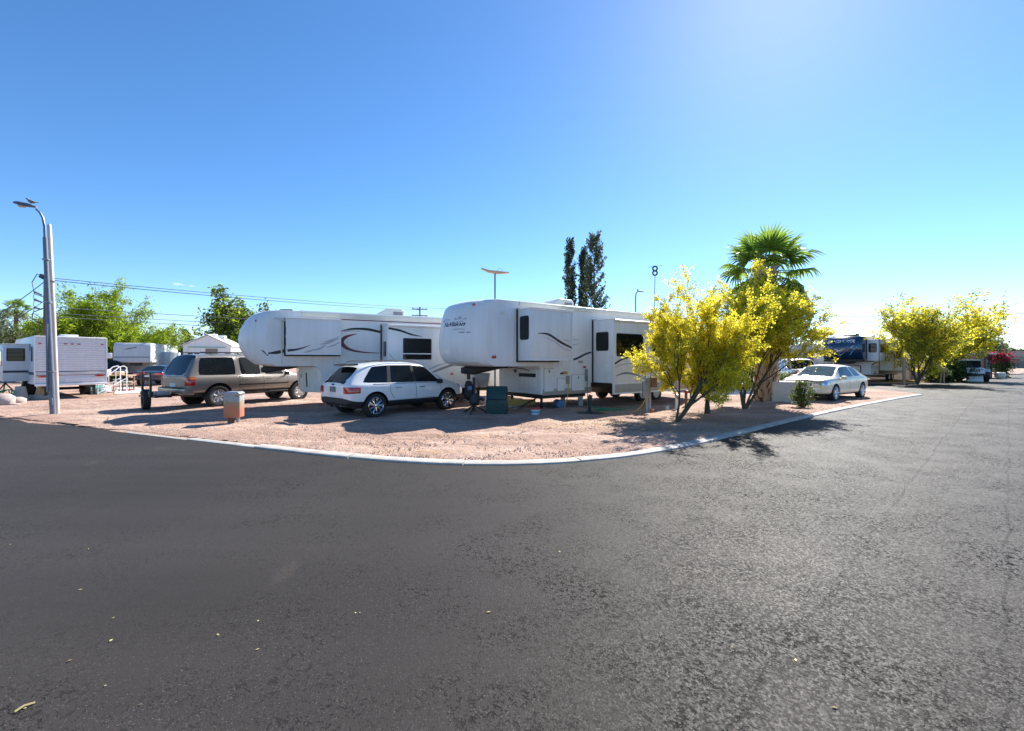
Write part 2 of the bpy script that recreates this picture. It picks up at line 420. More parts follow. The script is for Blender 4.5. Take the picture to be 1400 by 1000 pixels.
class MB:
    def __init__(self):
        self.v = []; self.f = []
    def add(self, vs, fs):
        k = len(self.v)
        self.v += [tuple(x) for x in vs]
        self.f += [tuple(i + k for i in f) for f in fs]
        return self
    def box(self, c, s, rz=0.0, rx=0.0, ry=0.0, taper=1.0):
        hx, hy, hz = s[0] / 2, s[1] / 2, s[2] / 2
        mtx = Matrix.Rotation(rz, 3, 'Z') @ Matrix.Rotation(ry, 3, 'Y') @ Matrix.Rotation(rx, 3, 'X')
        vs = []
        for z in (-1, 1):
            t = taper if z > 0 else 1.0
            for x, y in ((-1, -1), (1, -1), (1, 1), (-1, 1)):
                vs.append(Vector(c) + mtx @ Vector((x * hx * t, y * hy * t, z * hz)))
        return self.add(vs, [(3, 2, 1, 0), (4, 5, 6, 7), (0, 1, 5, 4), (1, 2, 6, 5), (2, 3, 7, 6), (3, 0, 4, 7)])
    def tube(self, pts, r, n=8, cap=True):
        pts = [Vector(p) for p in pts]
        rs = r if isinstance(r, (list, tuple)) else [r] * len(pts)
        k = len(self.v)
        prev = None
        for i, p in enumerate(pts):
            if i == 0: t = pts[1] - p
            elif i == len(pts) - 1: t = p - pts[i - 1]
            else: t = pts[i + 1] - pts[i - 1]
            if t.length < 1e-9: t = Vector((0, 0, 1))
            t.normalize()
            if prev is None:
                a = Vector((0, 0, 1)) if abs(t.z) < 0.9 else Vector((1, 0, 0))
                u = t.cross(a).normalized()
            else:
                u = (prev - t * prev.dot(t))
                u = u.normalized() if u.length > 1e-6 else t.orthogonal().normalized()
            prev = u
            w = t.cross(u)
            for j in range(n):
                a = 2 * math.pi * j / n
                self.v.append(tuple(p + (u * math.cos(a) + w * math.sin(a)) * rs[i]))
        for i in range(len(pts) - 1):
            for j in range(n):
                a = k + i * n + j; b = k + i * n + (j + 1) % n
                self.f.append((a, b, b + n, a + n))
        if cap:
            self.f.append(tuple(k + j for j in range(n))[::-1])
            e = k + (len(pts) - 1) * n
            self.f.append(tuple(e + j for j in range(n)))
        return self
    def lathe(self, prof, n=24, c=(0, 0, 0), axis='z', close=False):
        """prof: (radius, height) pairs"""
        k = len(self.v)
        for (r, h) in prof:
            for j in range(n):
                a = 2 * math.pi * j / n
                x, y = r * math.cos(a), r * math.sin(a)
                p = (x, y, h) if axis == 'z' else ((x, h, y) if axis == 'y' else (h, x, y))
                self.v.append((p[0] + c[0], p[1] + c[1], p[2] + c[2]))
        m = len(prof)
        rng = range(m if close else m - 1)
        for i in rng:
            for j in range(n):
                a = k + i * n + j; b = k + i * n + (j + 1) % n
                i2 = (i + 1) % m
                self.f.append((a, b, k + i2 * n + (j + 1) % n, k + i2 * n + j))
        if not close:
            self.f.append(tuple(k + j for j in range(n))[::-1])
            self.f.append(tuple(k + (m - 1) * n + j for j in range(n)))
        return self
    def prism(self, poly, a, b, axis='y'):
        """2-D polygon extruded along an axis: axis y -> (x,z); axis x -> (y,z); axis z -> (x,y)"""
        def P(u, w, t):
            return (u, t, w) if axis == 'y' else ((t, u, w) if axis == 'x' else (u, w, t))
        n = len(poly)
        vs = [P(u, w, a) for u, w in poly] + [P(u, w, b) for u, w in poly]
        fs = [tuple(range(n)), tuple(range(2 * n - 1, n - 1, -1))]
        fs += [(i, (i + 1) % n, n + (i + 1) % n, n + i) for i in range(n)]
        return self.add(vs, fs)
    def build(self, name, m=None, parent=None, smooth=35.0, bevel=0.0, seg=2, fix=True):
        me = bpy.data.meshes.new(name)
        me.from_pydata(self.v, [], self.f)
        bm = bmesh.new(); bm.from_mesh(me)
        if fix:
            bmesh.ops.recalc_face_normals(bm, faces=bm.faces)
        if bevel:
            es = [e for e in bm.edges if len(e.link_faces) == 2 and e.calc_face_angle(0) > R(30)]
            bmesh.ops.bevel(bm, geom=es, offset=bevel, segments=seg, profile=0.5, affect='EDGES', clamp_overlap=True)
        bm.to_mesh(me); bm.free()
        finish(me, m, smooth)
        return link(bpy.data.objects.new(name, me), parent)

def meta(o, label=None, cat=None, group=None, kind=None):
    if label: o['label'] = label
    if cat: o['category'] = cat
    if group: o['group'] = group
    if kind: o['kind'] = kind
    return o

def thing(name, label, cat, loc=(0, 0, 0), rz=0.0, group=None, scale=1.0):
    o = bpy.data.objects.new(name, None)
    o.empty_display_size = 0.3
    COL.objects.link(o)
    o.location = loc
    o.rotation_euler = (0, 0, rz)
    o.scale = (scale,) * 3
    return meta(o, label, cat, group)

def copy_tree(o, parent=None):
    c = o.copy()
    COL.objects.link(c)
    c.parent = parent
    for ch in list(o.children):
        copy_tree(ch, c)
    return c

def rect_rounded(x0, x1, z0, z1, r, n=4):
    pts = []
    for cx, cz, a0 in ((x1 - r, z1 - r, 0), (x0 + r, z1 - r, 90), (x0 + r, z0 + r, 180), (x1 - r, z0 + r, 270)):
        for i in range(n + 1):
            a = R(a0 + 90.0 * i / n)
            pts.append((cx + r * math.cos(a), cz + r * math.sin(a)))
    return pts

def text_mesh(s, size, m, parent, loc, rot, name='lettering', shear=0.0, sx=1.0, align='CENTER', depth=0.002, bold=0.0):
    cu = bpy.data.curves.new('text', 'FONT')
    cu.body = s; cu.size = size; cu.align_x = align; cu.shear = shear; cu.extrude = depth; cu.offset = bold
    cu.resolution_u = 3
    to = bpy.data.objects.new('text', cu)
    COL.objects.link(to)
    dg = bpy.context.evaluated_depsgraph_get()
    me = bpy.data.meshes.new_from_object(to.evaluated_get(dg))
    bpy.data.objects.remove(to)
    me.name = name
    me.materials.clear(); me.materials.append(m)
    o = link(bpy.data.objects.new(name, me), parent)
    o.location = loc; o.rotation_euler = rot; o.scale = (sx, 1, 1)
    return o

def ribbon(pts, widths, y, name, m, parent, th=0.002, sgn=1, n=14):
    """smooth swoosh decal on a side wall at local y: pts (x,z) control points, widths at the points"""
    P = [Vector((p[0], p[1])) for p in pts]
    out, W = [], []
    for i in range(len(P) - 1):
        p0 = P[max(i - 1, 0)]; p1 = P[i]; p2 = P[i + 1]; p3 = P[min(i + 2, len(P) - 1)]
        for k in range(n):
            t = k / n
            q = 0.5 * ((2 * p1) + (-p0 + p2) * t + (2 * p0 - 5 * p1 + 4 * p2 - p3) * t * t + (-p0 + 3 * p1 - 3 * p2 + p3) * t ** 3)
            out.append(q); W.append(widths[i] * (1 - t) + widths[i + 1] * t)
    out.append(P[-1]); W.append(widths[-1])
    b = MB(); vs = []
    for i, q in enumerate(out):
        t = (out[min(i + 1, len(out) - 1)] - out[max(i - 1, 0)]).normalized()
        nn = Vector((-t.y, t.x)) * max(W[i], 0.002) / 2
        for yy in (y, y + th * sgn):
            vs += [(q.x + nn.x, yy, q.y + nn.y), (q.x - nn.x, yy, q.y - nn.y)]
    fs = []
    for i in range(len(out) - 1):
        a = 4 * i; c = a + 4
        fs += [(a + 2, a + 3, c + 3, c + 2), (a, a + 2, c + 2, c), (a + 1, c + 1, c + 3, a + 3)]
    b.add(vs, fs)
    return b.build(name, m, parent, smooth=None)
# ------------------------------------------------------------------ ground, road, kerb
rng = random.Random(7)

def catmull(P, n=10):
    P = [Vector(p) for p in P]
    out = []
    for i in range(len(P) - 1):
        p0 = P[max(i - 1, 0)]; p1 = P[i]; p2 = P[i + 1]; p3 = P[min(i + 2, len(P) - 1)]
        for k in range(n):
            t = k / n
            out.append(0.5 * ((2 * p1) + (-p0 + p2) * t + (2 * p0 - 5 * p1 + 4 * p2 - p3) * t * t + (-p0 + 3 * p1 - 3 * p2 + p3) * t ** 3))
    out.append(P[-1])
    return out

# outer (road side) edge of the lot, from the left street round the corner to the right street
edge_px = [(155, 590), (250, 601.5), (400, 619.5), (500, 629.5), (570, 634.5), (640, 637), (720, 636.5), (800, 632), (900, 619.5),
           (1000, 598), (1100, 573), (1200, 551.5), (1262, 540.5)]
EDGE = catmull([at(*p).to_2d() for p in edge_px], 12)

def sheet(name, poly, z, m, kind='structure'):
    tris = tessellate_polygon([[Vector((p[0], p[1], 0)) for p in poly]])
    b = MB().add([(p[0], p[1], z) for p in poly], [tuple(t) for t in tris])
    o = b.build(name, m, None, smooth=None)
    for p in o.data.polygons:
        if p.normal.z < 0: p.flip()
    return meta(o, kind=kind)

S = 1500.0
sheet('ground', [(-S, -S), (S, -S), (S, S), (-S, S)], 0.0, M['dirt'])

left_edge = []
d0 = (EDGE[0] - at(0, 572).to_2d()).normalized()
for i in range(60):
    t = 60.0 - i
    p = EDGE[0] - d0 * t
    nrm = Vector((-d0.y, d0.x))
    left_edge.append(p + nrm * (0.10 * math.sin(t * 1.3) + rng.uniform(-0.07, 0.07)))
lane = [Vector((21.6, 23.6)), Vector((22.6, 27.0)), Vector((20.5, 31.5)), Vector((13, 41)), Vector((4, 52)), Vector((9, 56)), Vector((18, 45)),
        Vector((24.4, 36.8)), Vector((27.0, 33.0)), Vector((30.5, 33.2)), Vector((34.0, 34.6)), Vector((39.5, 38.4)), Vector((44.0, 41.5)), Vector((49.5, 45.0)),
        Vector((62, 54)), Vector((90, 76)), Vector((120, 99)), Vector((170, 135)), Vector((190, 130)), Vector((150, 96)), Vector((100, 57)), Vector((80, 40)), Vector((75, 0)), Vector((75, -60)), Vector((-75, -60))]
ROAD = left_edge + EDGE + lane
sheet('road', ROAD, 0.006, M['asphalt'])

# concrete ribbon kerb, one piece after another with open joints
kerb = bpy.data.objects.new('kerb', None)
COL.objects.link(kerb)
meta(kerb, kind='structure')
start = next(i for i, p in enumerate(EDGE) if p.x > at(168, 592).x)
line = EDGE[start:]
cum = [0.0]
for a, b_ in zip(line, line[1:]):
    cum.append(cum[-1] + (b_ - a).length)
def along(s):
    s = min(max(s, 0), cum[-1] - 1e-4)
    for i in range(len(cum) - 1):
        if cum[i + 1] >= s:
            t = (s - cum[i]) / (cum[i + 1] - cum[i])
            p = line[i].lerp(line[i + 1], t)
            tg = (line[i + 1] - line[i]).normalized()
            return p, Vector((-tg.y, tg.x))
s0, KW = 0.0, 0.25
while s0 < cum[-1] - 0.3:
    s1 = min(s0 + rng.uniform(2.0, 2.5), cum[-1])
    fade = min(1.0, (s0 + .6) / 5.5)
    KW = 0.09 + 0.16 * fade
    hz = 0.006 + 0.036 * fade + rng.uniform(-0.004, 0.006)
    b = MB(); vs = []; k = 7
    for i in range(k):
        p, nn = along(s0 + 0.012 + (s1 - s0 - 0.024) * i / (k - 1))
        e0, e1 = rng.uniform(-.006, .006), rng.uniform(-.012, .012)
        o_, n_ = p + nn * e0, p + nn * (KW + e1)
        vs += [(o_.x, o_.y, -0.02), (o_.x + nn.x * .012, o_.y + nn.y * .012, hz - .01), (o_.x + nn.x * .035, o_.y + nn.y * .035, hz),
               (n_.x - nn.x * .03, n_.y - nn.y * .03, hz + .004), (n_.x, n_.y, hz - .012), (n_.x, n_.y, -0.02)]
    fs = []
    for i in range(k - 1):
        for j in range(5):
            a = i * 6 + j
            fs.append((a, a + 1, a + 7, a + 6))
    fs += [(0, 1, 2, 3, 4, 5), tuple((k - 1) * 6 + j for j in (5, 4, 3, 2, 1, 0))]
    b.add(vs, fs)
    b.build('kerb_stone', M['kerb'], kerb, smooth=30)
    s0 = s1

# loose stones on the lot (nobody could count them)
def in_lot(x, y):
    best = 1e9; side = 1
    for i in range(0, len(EDGE) - 1, 2):
        a, c = EDGE[i], EDGE[min(i + 2, len(EDGE) - 1)]
        ab = c - a
        t = max(0, min(1, ((x - a.x) * ab.x + (y - a.y) * ab.y) / ab.length_squared))
        q = a + ab * t
        dd = math.hypot(x - q.x, y - q.y)
        if dd < best:
            best = dd; side = ab.x * (y - a.y) - ab.y * (x - a.x)
    return best if side > 0 else -best

def lot_surface():
    """the driven-over dirt of the corner lot as real relief: wheel ruts, windrows and hollows a few centimetres deep"""
    g = np.random.default_rng(4)
    xs = np.arange(-19, 21, .14); ys = np.arange(7.0, 24, .14)
    X, Y = np.meshgrid(xs, ys)
    Z = np.zeros_like(X)
    for k in range(46):
        f = g.uniform(.5, 9.0); a = g.uniform(0, 6.283)
        Z += np.sin((X * math.cos(a) + Y * math.sin(a)) * f + g.uniform(0, 6.283)) * .007 / (1 + f * .35)
    c, s = math.cos(R(40)), math.sin(R(40))
    across = -X * s + Y * c + .25 * np.sin((X * c + Y * s) * .35)
    for off in (14.6, 16.2, 10.2, 11.8, 20.5, 22.1, 6.6, 8.1):
        Z += -.022 * np.exp(-((across - off) / .16) ** 2) + .016 * np.exp(-((np.abs(across - off) - .30) / .12) ** 2)
    Z += g.normal(size=X.shape) * .0025
    Z = np.clip(Z + .026, .0, .09)
    n_y, n_x = X.shape
    idx = -np.ones(X.shape, dtype=int); vs = []
    D = np.empty_like(X)
    for i in range(n_y):
        for j in range(n_x):
            D[i, j] = in_lot(X[i, j], Y[i, j]) if abs(X[i, j]) < 1.25 * Y[i, j] + .5 else -1
    ok = D > .14
    for i in range(n_y):
        for j in range(n_x):
            if ok[i, j]:
                far = min(1.0, (24 - Y[i, j]) / 3) * min(1, (X[i, j] + 19) / 2) * min(1, (21 - X[i, j]) / 2)
                w = min(1.0, max(0, (D[i, j] - .14)) / .5) * max(0, far)
                idx[i, j] = len(vs); vs.append((X[i, j], Y[i, j], .003 + Z[i, j] * w))
    fs = []
    for i in range(n_y - 1):
        for j in range(n_x - 1):
            q = (idx[i, j], idx[i, j + 1], idx[i + 1, j + 1], idx[i + 1, j])
            if min(q) >= 0: fs.append(q)
    me = bpy.data.meshes.new('dirt_lot'); me.from_pydata(vs, [], fs); me.materials.append(M['dirt'])
    me.polygons.foreach_set('use_smooth', [True] * len(fs))
    meta(link(bpy.data.objects.new('dirt_lot', me)), kind='structure')
lot_surface()

def stones(n, seed, smin, smax, name, m, label):
    r = random.Random(seed)
    b = MB(); c = 0
    while c < n:
        d = 7.3 + 12 * r.random() ** 2.0
        x = r.uniform(-1.1, 1.1) * d
        if x > 17: continue
        q = in_lot(x, d)
        if q < 0.36: continue
        s = r.uniform(smin, smax) * (0.7 + 0.6 * r.random())
        vs = []
        a0 = r.uniform(0, 6.28)
        for k in range(5):
            a = a0 + k * 1.2566 + r.uniform(-.3, .3)
            vs.append((x + s * math.cos(a) * r.uniform(.7, 1.1), d + s * math.sin(a) * r.uniform(.7, 1.1), 0.012))
        for k in range(5):
            vs.append((vs[k][0] * .45 + x * .55, vs[k][1] * .45 + d * .55, s * r.uniform(.5, .9) + .022))
        b.add(vs, [(0, 1, 6, 5), (1, 2, 7, 6), (2, 3, 8, 7), (3, 4, 9, 8), (4, 0, 5, 9), (5, 6, 7, 8, 9)])
        c += 1
    o = b.build(name, m, None, smooth=None, fix=False)
    return meta(o, label, 'gravel', kind='stuff')
M['stone'] = mat('stone', (0.40, 0.30, 0.25), 0.9, var=0.2, vscale=8, island=0.4)
stones(9000, 3, 0.006, 0.017, 'gravel', M['stone'], 'loose pinkish gravel strewn over the dirt lot')

def flecks(pts, size, name, m, label, cat, seed=1, z=0.012):
    """small flat fallen leaves or petals lying on the ground"""
    r = random.Random(seed); b = MB()
    for (x, y) in pts:
        s = size * r.uniform(.5, 1.3); a = r.uniform(0, 6.28); t = r.uniform(.3, .8)
        ux, uy = math.cos(a) * s, math.sin(a) * s
        vx, vy = -math.sin(a) * s * t, math.cos(a) * s * t
        h = r.uniform(.0, .4) * s
        b.add([(x - ux, y - uy, z), (x - vx, y - vy, z + h), (x + ux, y + uy, z + .002), (x + vx, y + vy, z + h * .5)], [(0, 1, 2, 3)])
    o = b.build(name, m, None, smooth=None, fix=False)
    return meta(o, label, cat, kind='stuff')

r_ = random.Random(21)
pp = []
def blob(px, py, sx, sy, n):
    c = at(px, py)
    for _ in range(n):
        pp.append((c.x + r_.gauss(0, sx), c.y + r_.gauss(0, sy)))
blob(930, 585, 1.3, .7, 420); blob(1000, 580, 1.5, .9, 420); blob(860, 578, 1.0, .3, 300); blob(800, 582, 1.2, .18, 240); blob(640, 598, .5, .12, 130)
blob(760, 585, .8, .15, 90); blob(595, 620, .25, .08, 50); blob(900, 572, .5, .3, 160); blob(1080, 560, 1.2, .8, 200); blob(960, 565, 1.2, .6, 250)
blob(570, 618, .6, .2, 30); blob(980, 600, 1, .3, 140)
pp = [p for p in pp if in_lot(*p) > 0.33]
flecks(pp, 0.022, 'fallen_petals', M['petal'], 'yellow fallen petals scattered on the dirt under the blossoming trees', 'petals', 5, z=.036)
pp = []
for i in range(2600):
    c = at(r_.uniform(1225, 1345), 522) ; pp.append((c.x + r_.uniform(-2.5, 1.0), c.y + r_.gauss(0.9, .8)))
flecks(pp, 0.07, 'fallen_petals', M['petal'], 'orange yellow petal carpet under the far roadside trees', 'petals', 6)
rl = random.Random(5)
pp = [at(*p) for p in [(121, 752), (14, 746), (110, 808), (33, 970), (155, 847), (152, 878), (353, 851), (352, 890), (492, 840), (668, 839), (486, 840), (95, 906),
      (144, 940), (192, 966), (298, 870), (1088, 905), (1001, 887), (1217, 773), (1141, 970), (640, 618), (356, 617), (205, 600), (75, 600), (40, 622), (1244, 793), (1288, 672), (765, 756)]]
flecks([(p.x, p.y) for p in pp], 0.015, 'fallen_leaves', M['debris'], 'few pale leaves and twig bits littering the asphalt', 'leaves', 9, z=0.010)
tw = MB().tube([at(20, 977) + Vector((0, 0, .012)), at(33, 970) + Vector((0, 0, .018)), at(48, 964) + Vector((0, 0, .012))], .006, 5)
meta(tw.build('twig', M['debris'], None), 'pale thin twig lying on asphalt in the lower left corner', 'twig')
# ------------------------------------------------------------------ cars
def car_section(s):
    x, zb, hw, zs, xt, zt, ht = s[:7]
    cl = s[7] if len(s) > 7 else 0.17
    zc = zb + cl
    def L(a, b, t): return a + (b - a) * t
    return [(x, 0, zb), (x, .82 * hw, zb), (x, .955 * hw, zb + .04), (x, .985 * hw, zc), (x, hw, L(zc, zs, .5)), (x, .985 * hw, zs - .10),
            (x, .955 * hw, zs - .02), (L(x, xt, .05), .925 * hw, zs + .02), (L(x, xt, .86), ht + .035, L(zs, zt, .86)),
            (xt, ht - .03, zt - .03), (xt, .55 * ht, zt), (xt, 0, zt + .012)]

def loose_split(me):
    """split a bmesh into connected islands -> list of new meshes"""
    bm = bmesh.new(); bm.from_mesh(me)
    left = set(bm.faces); isl = []
    while left:
        st = [left.pop()]; grp = [st[0]]
        while st:
            f = st.pop()
            for e in f.edges:
                for g in e.link_faces:
                    if g in left:
                        left.discard(g); st.append(g); grp.append(g)
        isl.append(grp)
    out = []
    for grp in isl:
        vm = {}; vs = []; fs = []
        for f in grp:
            ids = []
            for v in f.verts:
                if v not in vm:
                    vm[v] = len(vs); vs.append(v.co.copy())
                ids.append(vm[v])
            fs.append(ids)
        out.append((vs, fs))
    bm.free()
    return out

class Car:
    def __init__(self, root, stations, paint, glass_panes, wheels, wr, clad=True, arch=0.07, sub=2, win_mat=None, screen_mat=None, arch_depth=0.30, crease=0.85, vcrease=0.45, bed=None):
        """stations rear->front; glass_panes: list of (kind, i) : kind 'side' faces j=7 of strip i, 'screen' faces j=9,10 of strip i"""
        self.root = root
        n = len(stations); secs = [car_section(s) for s in stations]; J = 12
        verts = []; idx = {}
        for i, sec in enumerate(secs):
            for j, (x, y, z) in enumerate(sec):
                idx[(i, j, 1)] = len(verts); verts.append((x, y, z))
                if j in (0, J - 1):
                    idx[(i, j, -1)] = idx[(i, j, 1)]
                else:
                    idx[(i, j, -1)] = len(verts); verts.append((x, -y, z))
        faces = []; mats = []
        pane = {}
        for k, (kind, i) in enumerate(glass_panes):
            for j in ((7,) if kind in ('side', 'pillar') else ((9, 10) if kind != 'wide' else (8, 9, 10))):
                pane[(i, j)] = 2 + (0 if kind == 'side' else 1) + (2 if kind == 'pillar' else 0) - (1 if kind == 'pillar' else 0)
        for i in range(n - 1):
            for j in range(J - 1):
                for sg in (1, -1):
                    q = [idx[(i, j, sg)], idx[(i + 1, j, sg)], idx[(i + 1, j + 1, sg)], idx[(i, j + 1, sg)]]
                    if sg < 0: q = q[::-1]
                    faces.append(q)
                    mats.append(pane.get((i, j), 1 if (clad and j < 3) else 0))
        for i, rev in ((0, False), (n - 1, True)):
            caps = [[idx[(i, 1, 1)], idx[(i, 0, 1)], idx[(i, 1, -1)], idx[(i, 2, -1)], idx[(i, 2, 1)]]]
            for j in range(2, J - 3):
                caps.append([idx[(i, j, 1)], idx[(i, j, -1)], idx[(i, j + 1, -1)], idx[(i, j + 1, 1)]])
            caps.append([idx[(i, 9, 1)], idx[(i, 9, -1)], idx[(i, 10, -1)], idx[(i, 11, 1)], idx[(i, 10, 1)]])
            for t, q in enumerate(caps):
                faces.append(q[::-1] if rev else q); mats.append(1 if clad and t < 2 else 0)
        me = bpy.data.meshes.new('cage')
        me.from_pydata(verts, [], faces)
        for p, mi in zip(me.polygons, mats): p.material_index = mi
        bm = bmesh.new(); bm.from_mesh(me)
        bmesh.ops.recalc_face_normals(bm, faces=bm.faces)
        cl = bm.edges.layers.float.get('crease_edge') or bm.edges.layers.float.new('crease_edge')
        for e in bm.edges:
            ms = {f.material_index for f in e.link_faces}
            if len(ms) > 1: e[cl] = crease if max(ms) >= 2 else 0.6
        vl = bm.verts.layers.float.get('crease_vert') or bm.verts.layers.float.new('crease_vert')
        for v in bm.verts:
            ms = {f.material_index for f in v.link_faces}
            if len(ms) > 1 and max(ms) >= 2: v[vl] = vcrease
        bm.to_mesh(me); bm.free()
        self.screen_mat = screen_mat or M['glass_dark']
        mset = [paint, M['black_plastic'], win_mat or M['glass_tint'], self.screen_mat, M['black_plastic']]
        for m in mset: me.materials.append(m)
        tmp = bpy.data.objects.new('cage', me); COL.objects.link(tmp)
        md = tmp.modifiers.new('s', 'SUBSURF'); md.levels = sub; md.render_levels = sub
        cutters = []
        for (wx, wy) in wheels:
            cb = MB().lathe([(wr + arch, wy - arch_depth * .9), (wr + arch, wy + .5)], 32, (wx, 0, wr), 'y') if wy > 0 else \
                 MB().lathe([(wr + arch, wy - .5), (wr + arch, wy + arch_depth * .9)], 32, (wx, 0, wr), 'y')
            co = cb.build('cutter', M['black_plastic'], None, smooth=None)
            bo = tmp.modifiers.new('b', 'BOOLEAN'); bo.operation = 'DIFFERENCE'; bo.solver = 'EXACT'; bo.object = co
            cutters.append(co)
        dg = bpy.context.evaluated_depsgraph_get()
        ev = bpy.data.meshes.new_from_object(tmp.evaluated_get(dg))
        for c in cutters: bpy.data.objects.remove(c)
        bpy.data.objects.remove(tmp)
        bm = bmesh.new(); bm.from_mesh(ev)
        self.bvh = BVHTree.FromBMesh(bm)
        for f in bm.faces:
            if f.material_index > 4: f.material_index = 1
            c = f.calc_center_median()
            for (wx, wy) in wheels:
                rr = math.hypot(c.x - wx, c.z - wr)
                if abs(rr - (wr + arch)) < .012 and abs(f.normal.y) < .5 and abs(c.y) > abs(wy) - arch_depth: f.material_index = 1
                if rr < wr + arch and abs(f.normal.y) > .9 and abs(abs(c.y) - (abs(wy) - arch_depth * .9)) < .02: f.material_index = 1
        buckets = {}
        for f in bm.faces: buckets.setdefault(f.material_index, []).append(f)
        def sub_mesh(fs, name):
            vm = {}; vs = []; out = []
            for f in fs:
                q = []
                for v in f.verts:
                    if v.index not in vm:
                        vm[v.index] = len(vs); vs.append(v.co.copy())
                    q.append(vm[v.index])
                out.append(q)
            m2 = bpy.data.meshes.new(name); m2.from_pydata(vs, [], out)
            return m2
        bm.verts.index_update()
        for mi, fs in buckets.items():
            m2 = sub_mesh(fs, 'body')
            if mi == 0:
                finish(m2, paint, 50); link(bpy.data.objects.new('body', m2), root)
            elif mi == 1:
                for vs, fsx in loose_split(m2):
                    m3 = bpy.data.meshes.new('lower_cladding'); m3.from_pydata(vs, [], fsx)
                    finish(m3, M['black_plastic'], 50); link(bpy.data.objects.new('lower_cladding' if clad else 'wheel_well', m3), root)
            else:
                for vs, fsx in loose_split(m2):
                    m3 = bpy.data.meshes.new('window'); m3.from_pydata(vs, [], fsx)
                    finish(m3, mset[mi], 60)
                    cx = sum(v.x for v in vs) / len(vs)
                    nm = 'window' if mi == 2 else 'door_pillar' if mi == 4 else ('windscreen' if cx > 0 else 'rear_window')
                    link(bpy.data.objects.new(nm, m3), root)
        bm.free()

    def patch(self, name, quad, d, m, nu=8, nv=6, off=0.008, skirt=0.02, parent=None):
        d = Vector(d).normalized()
        q = [Vector(p) for p in quad]
        vs = []; ok = 0
        for i in range(nu + 1):
            for j in range(nv + 1):
                u, v = i / nu, j / nv
                p = (q[0] * (1 - u) + q[1] * u) * (1 - v) + (q[3] * (1 - u) + q[2] * u) * v
                h = self.bvh.ray_cast(p - d * 4.0, d)
                vs.append((h[0] if h[0] is not None else p) - d * off)
        fs = []
        for i in range(nu):
            for j in range(nv):
                a = i * (nv + 1) + j
                fs.append((a, a + nv + 1, a + nv + 2, a + 1))
        rim = [i * (nv + 1) for i in range(nu + 1)] + [nu * (nv + 1) + j for j in range(1, nv + 1)] + \
              [i * (nv + 1) + nv for i in range(nu - 1, -1, -1)] + [j for j in range(nv - 1, 0, -1)]
        k = len(vs)
        vs += [vs[i] + d * (skirt + off) for i in rim]
        for t in range(len(rim)):
            t2 = (t + 1) % len(rim)
            fs.append((rim[t], rim[t2], k + t2, k + t))
        return MB().add(vs, fs).build(name, m, parent or self.root, smooth=45)

    def seam(self, x0, z0, x1, z1, side, w=0.012, n=10):
        """thin dark panel gap on the side"""
        t = Vector((x1 - x0, z1 - z0)).normalized(); nn = Vector((-t.y, t.x)) * w / 2
        return self.patch('panel_gap', [(x0 + nn.x, 0, z0 + nn.y), (x1 + nn.x, 0, z1 + nn.y), (x1 - nn.x, 0, z1 - nn.y), (x0 - nn.x, 0, z0 - nn.y)],
                          (0, -side, 0), M['seam'], n, 1, 0.0015, 0.004)

def wheel(root, x, y, r, w, side, rim_m, rim_r=None, spokes=9, style='split', name='wheel'):
    """tyre as the part, rim and hub as its sub-parts"""
    rim_r = rim_r or r * .68
    t = MB()
    prof = [(rim_r, -w * .42), (rim_r + .02, -w * .48), (r * .90, -w * .5), (r * .975, -w * .44), (r, -w * .30), (r * 1.002, 0), (r, w * .30), (r * .975, w * .44), (r * .90, w * .5), (rim_r + .02, w * .48), (rim_r, w * .42)]
    t.lathe(prof, 36, (0, 0, 0), 'y', close=True)
    o = t.build(name, M['rubber'], root, smooth=40)
    o.location = (x, y, r)
    dsc = MB().lathe([(rim_r * .99, side * w * .05), (rim_r * .6, side * w * .02), (.03, side * w * .02)], 24, (0, 0, 0), 'y')
    dsc.build('brake_disc', M['black_metal'], o)
    b = MB()
    s = side
    b.lathe([(rim_r * 1.01, s * w * .44), (rim_r * .97, s * w * .47), (rim_r * .93, s * w * .44), (rim_r * .90, s * w * .1), (rim_r * 1.0, s * w * .1)], 36, (0, 0, 0), 'y', close=True)
    if style == 'split':
        for k in range(spokes):
            a = 2 * math.pi * k / spokes
            for da, wd in ((-.12, .022), (.12, .022)):
                p0 = Vector((math.cos(a) * rim_r * .18, s * w * .36, math.sin(a) * rim_r * .18))
                p1 = Vector((math.cos(a + da) * rim_r * .95, s * w * .40, math.sin(a + da) * rim_r * .95))
                b.tube([p0, (p0 + p1) / 2 + Vector((0, s * .008, 0)), p1], [wd * .9, wd * .8, wd * .75], 5)
    elif style == 'slot':
        # pressed steel wheel: dish with round holes suggested by thick webs
        b.lathe([(rim_r * .92, s * w * .25), (rim_r * .80, s * w * .36), (rim_r * .74, s * w * .36)], 36, (0, 0, 0), 'y')
        for k in range(spokes):
            a = 2 * math.pi * k / spokes
            p0 = Vector((math.cos(a) * rim_r * .30, s * w * .36, math.sin(a) * rim_r * .30))
            p1 = Vector((math.cos(a) * rim_r * .80, s * w * .35, math.sin(a) * rim_r * .80))
            b.tube([p0, p1], [rim_r * .13, rim_r * .15], 6)
        b.lathe([(rim_r * .42, s * w * .34), (rim_r * .40, s * w * .40), (rim_r * .2, s * w * .42), (.01, s * w * .42)], 24, (0, 0, 0), 'y')
    else:
        for k in range(spokes):
            a = 2 * math.pi * k / spokes
            p0 = Vector((math.cos(a) * rim_r * .15, s * w * .36, math.sin(a) * rim_r * .15))
            p1 = Vector((math.cos(a) * rim_r * .95, s * w * .40, math.sin(a) * rim_r * .95))
            b.tube([p0, p1], [.05, .035], 6)
    b.lathe([(rim_r * .24, s * w * .30), (rim_r * .22, s * w * .42), (rim_r * .1, s * w * .45), (.004, s * w * .45)], 20, (0, 0, 0), 'y')
    b.build('rim', rim_m, o, smooth=40)
    return o

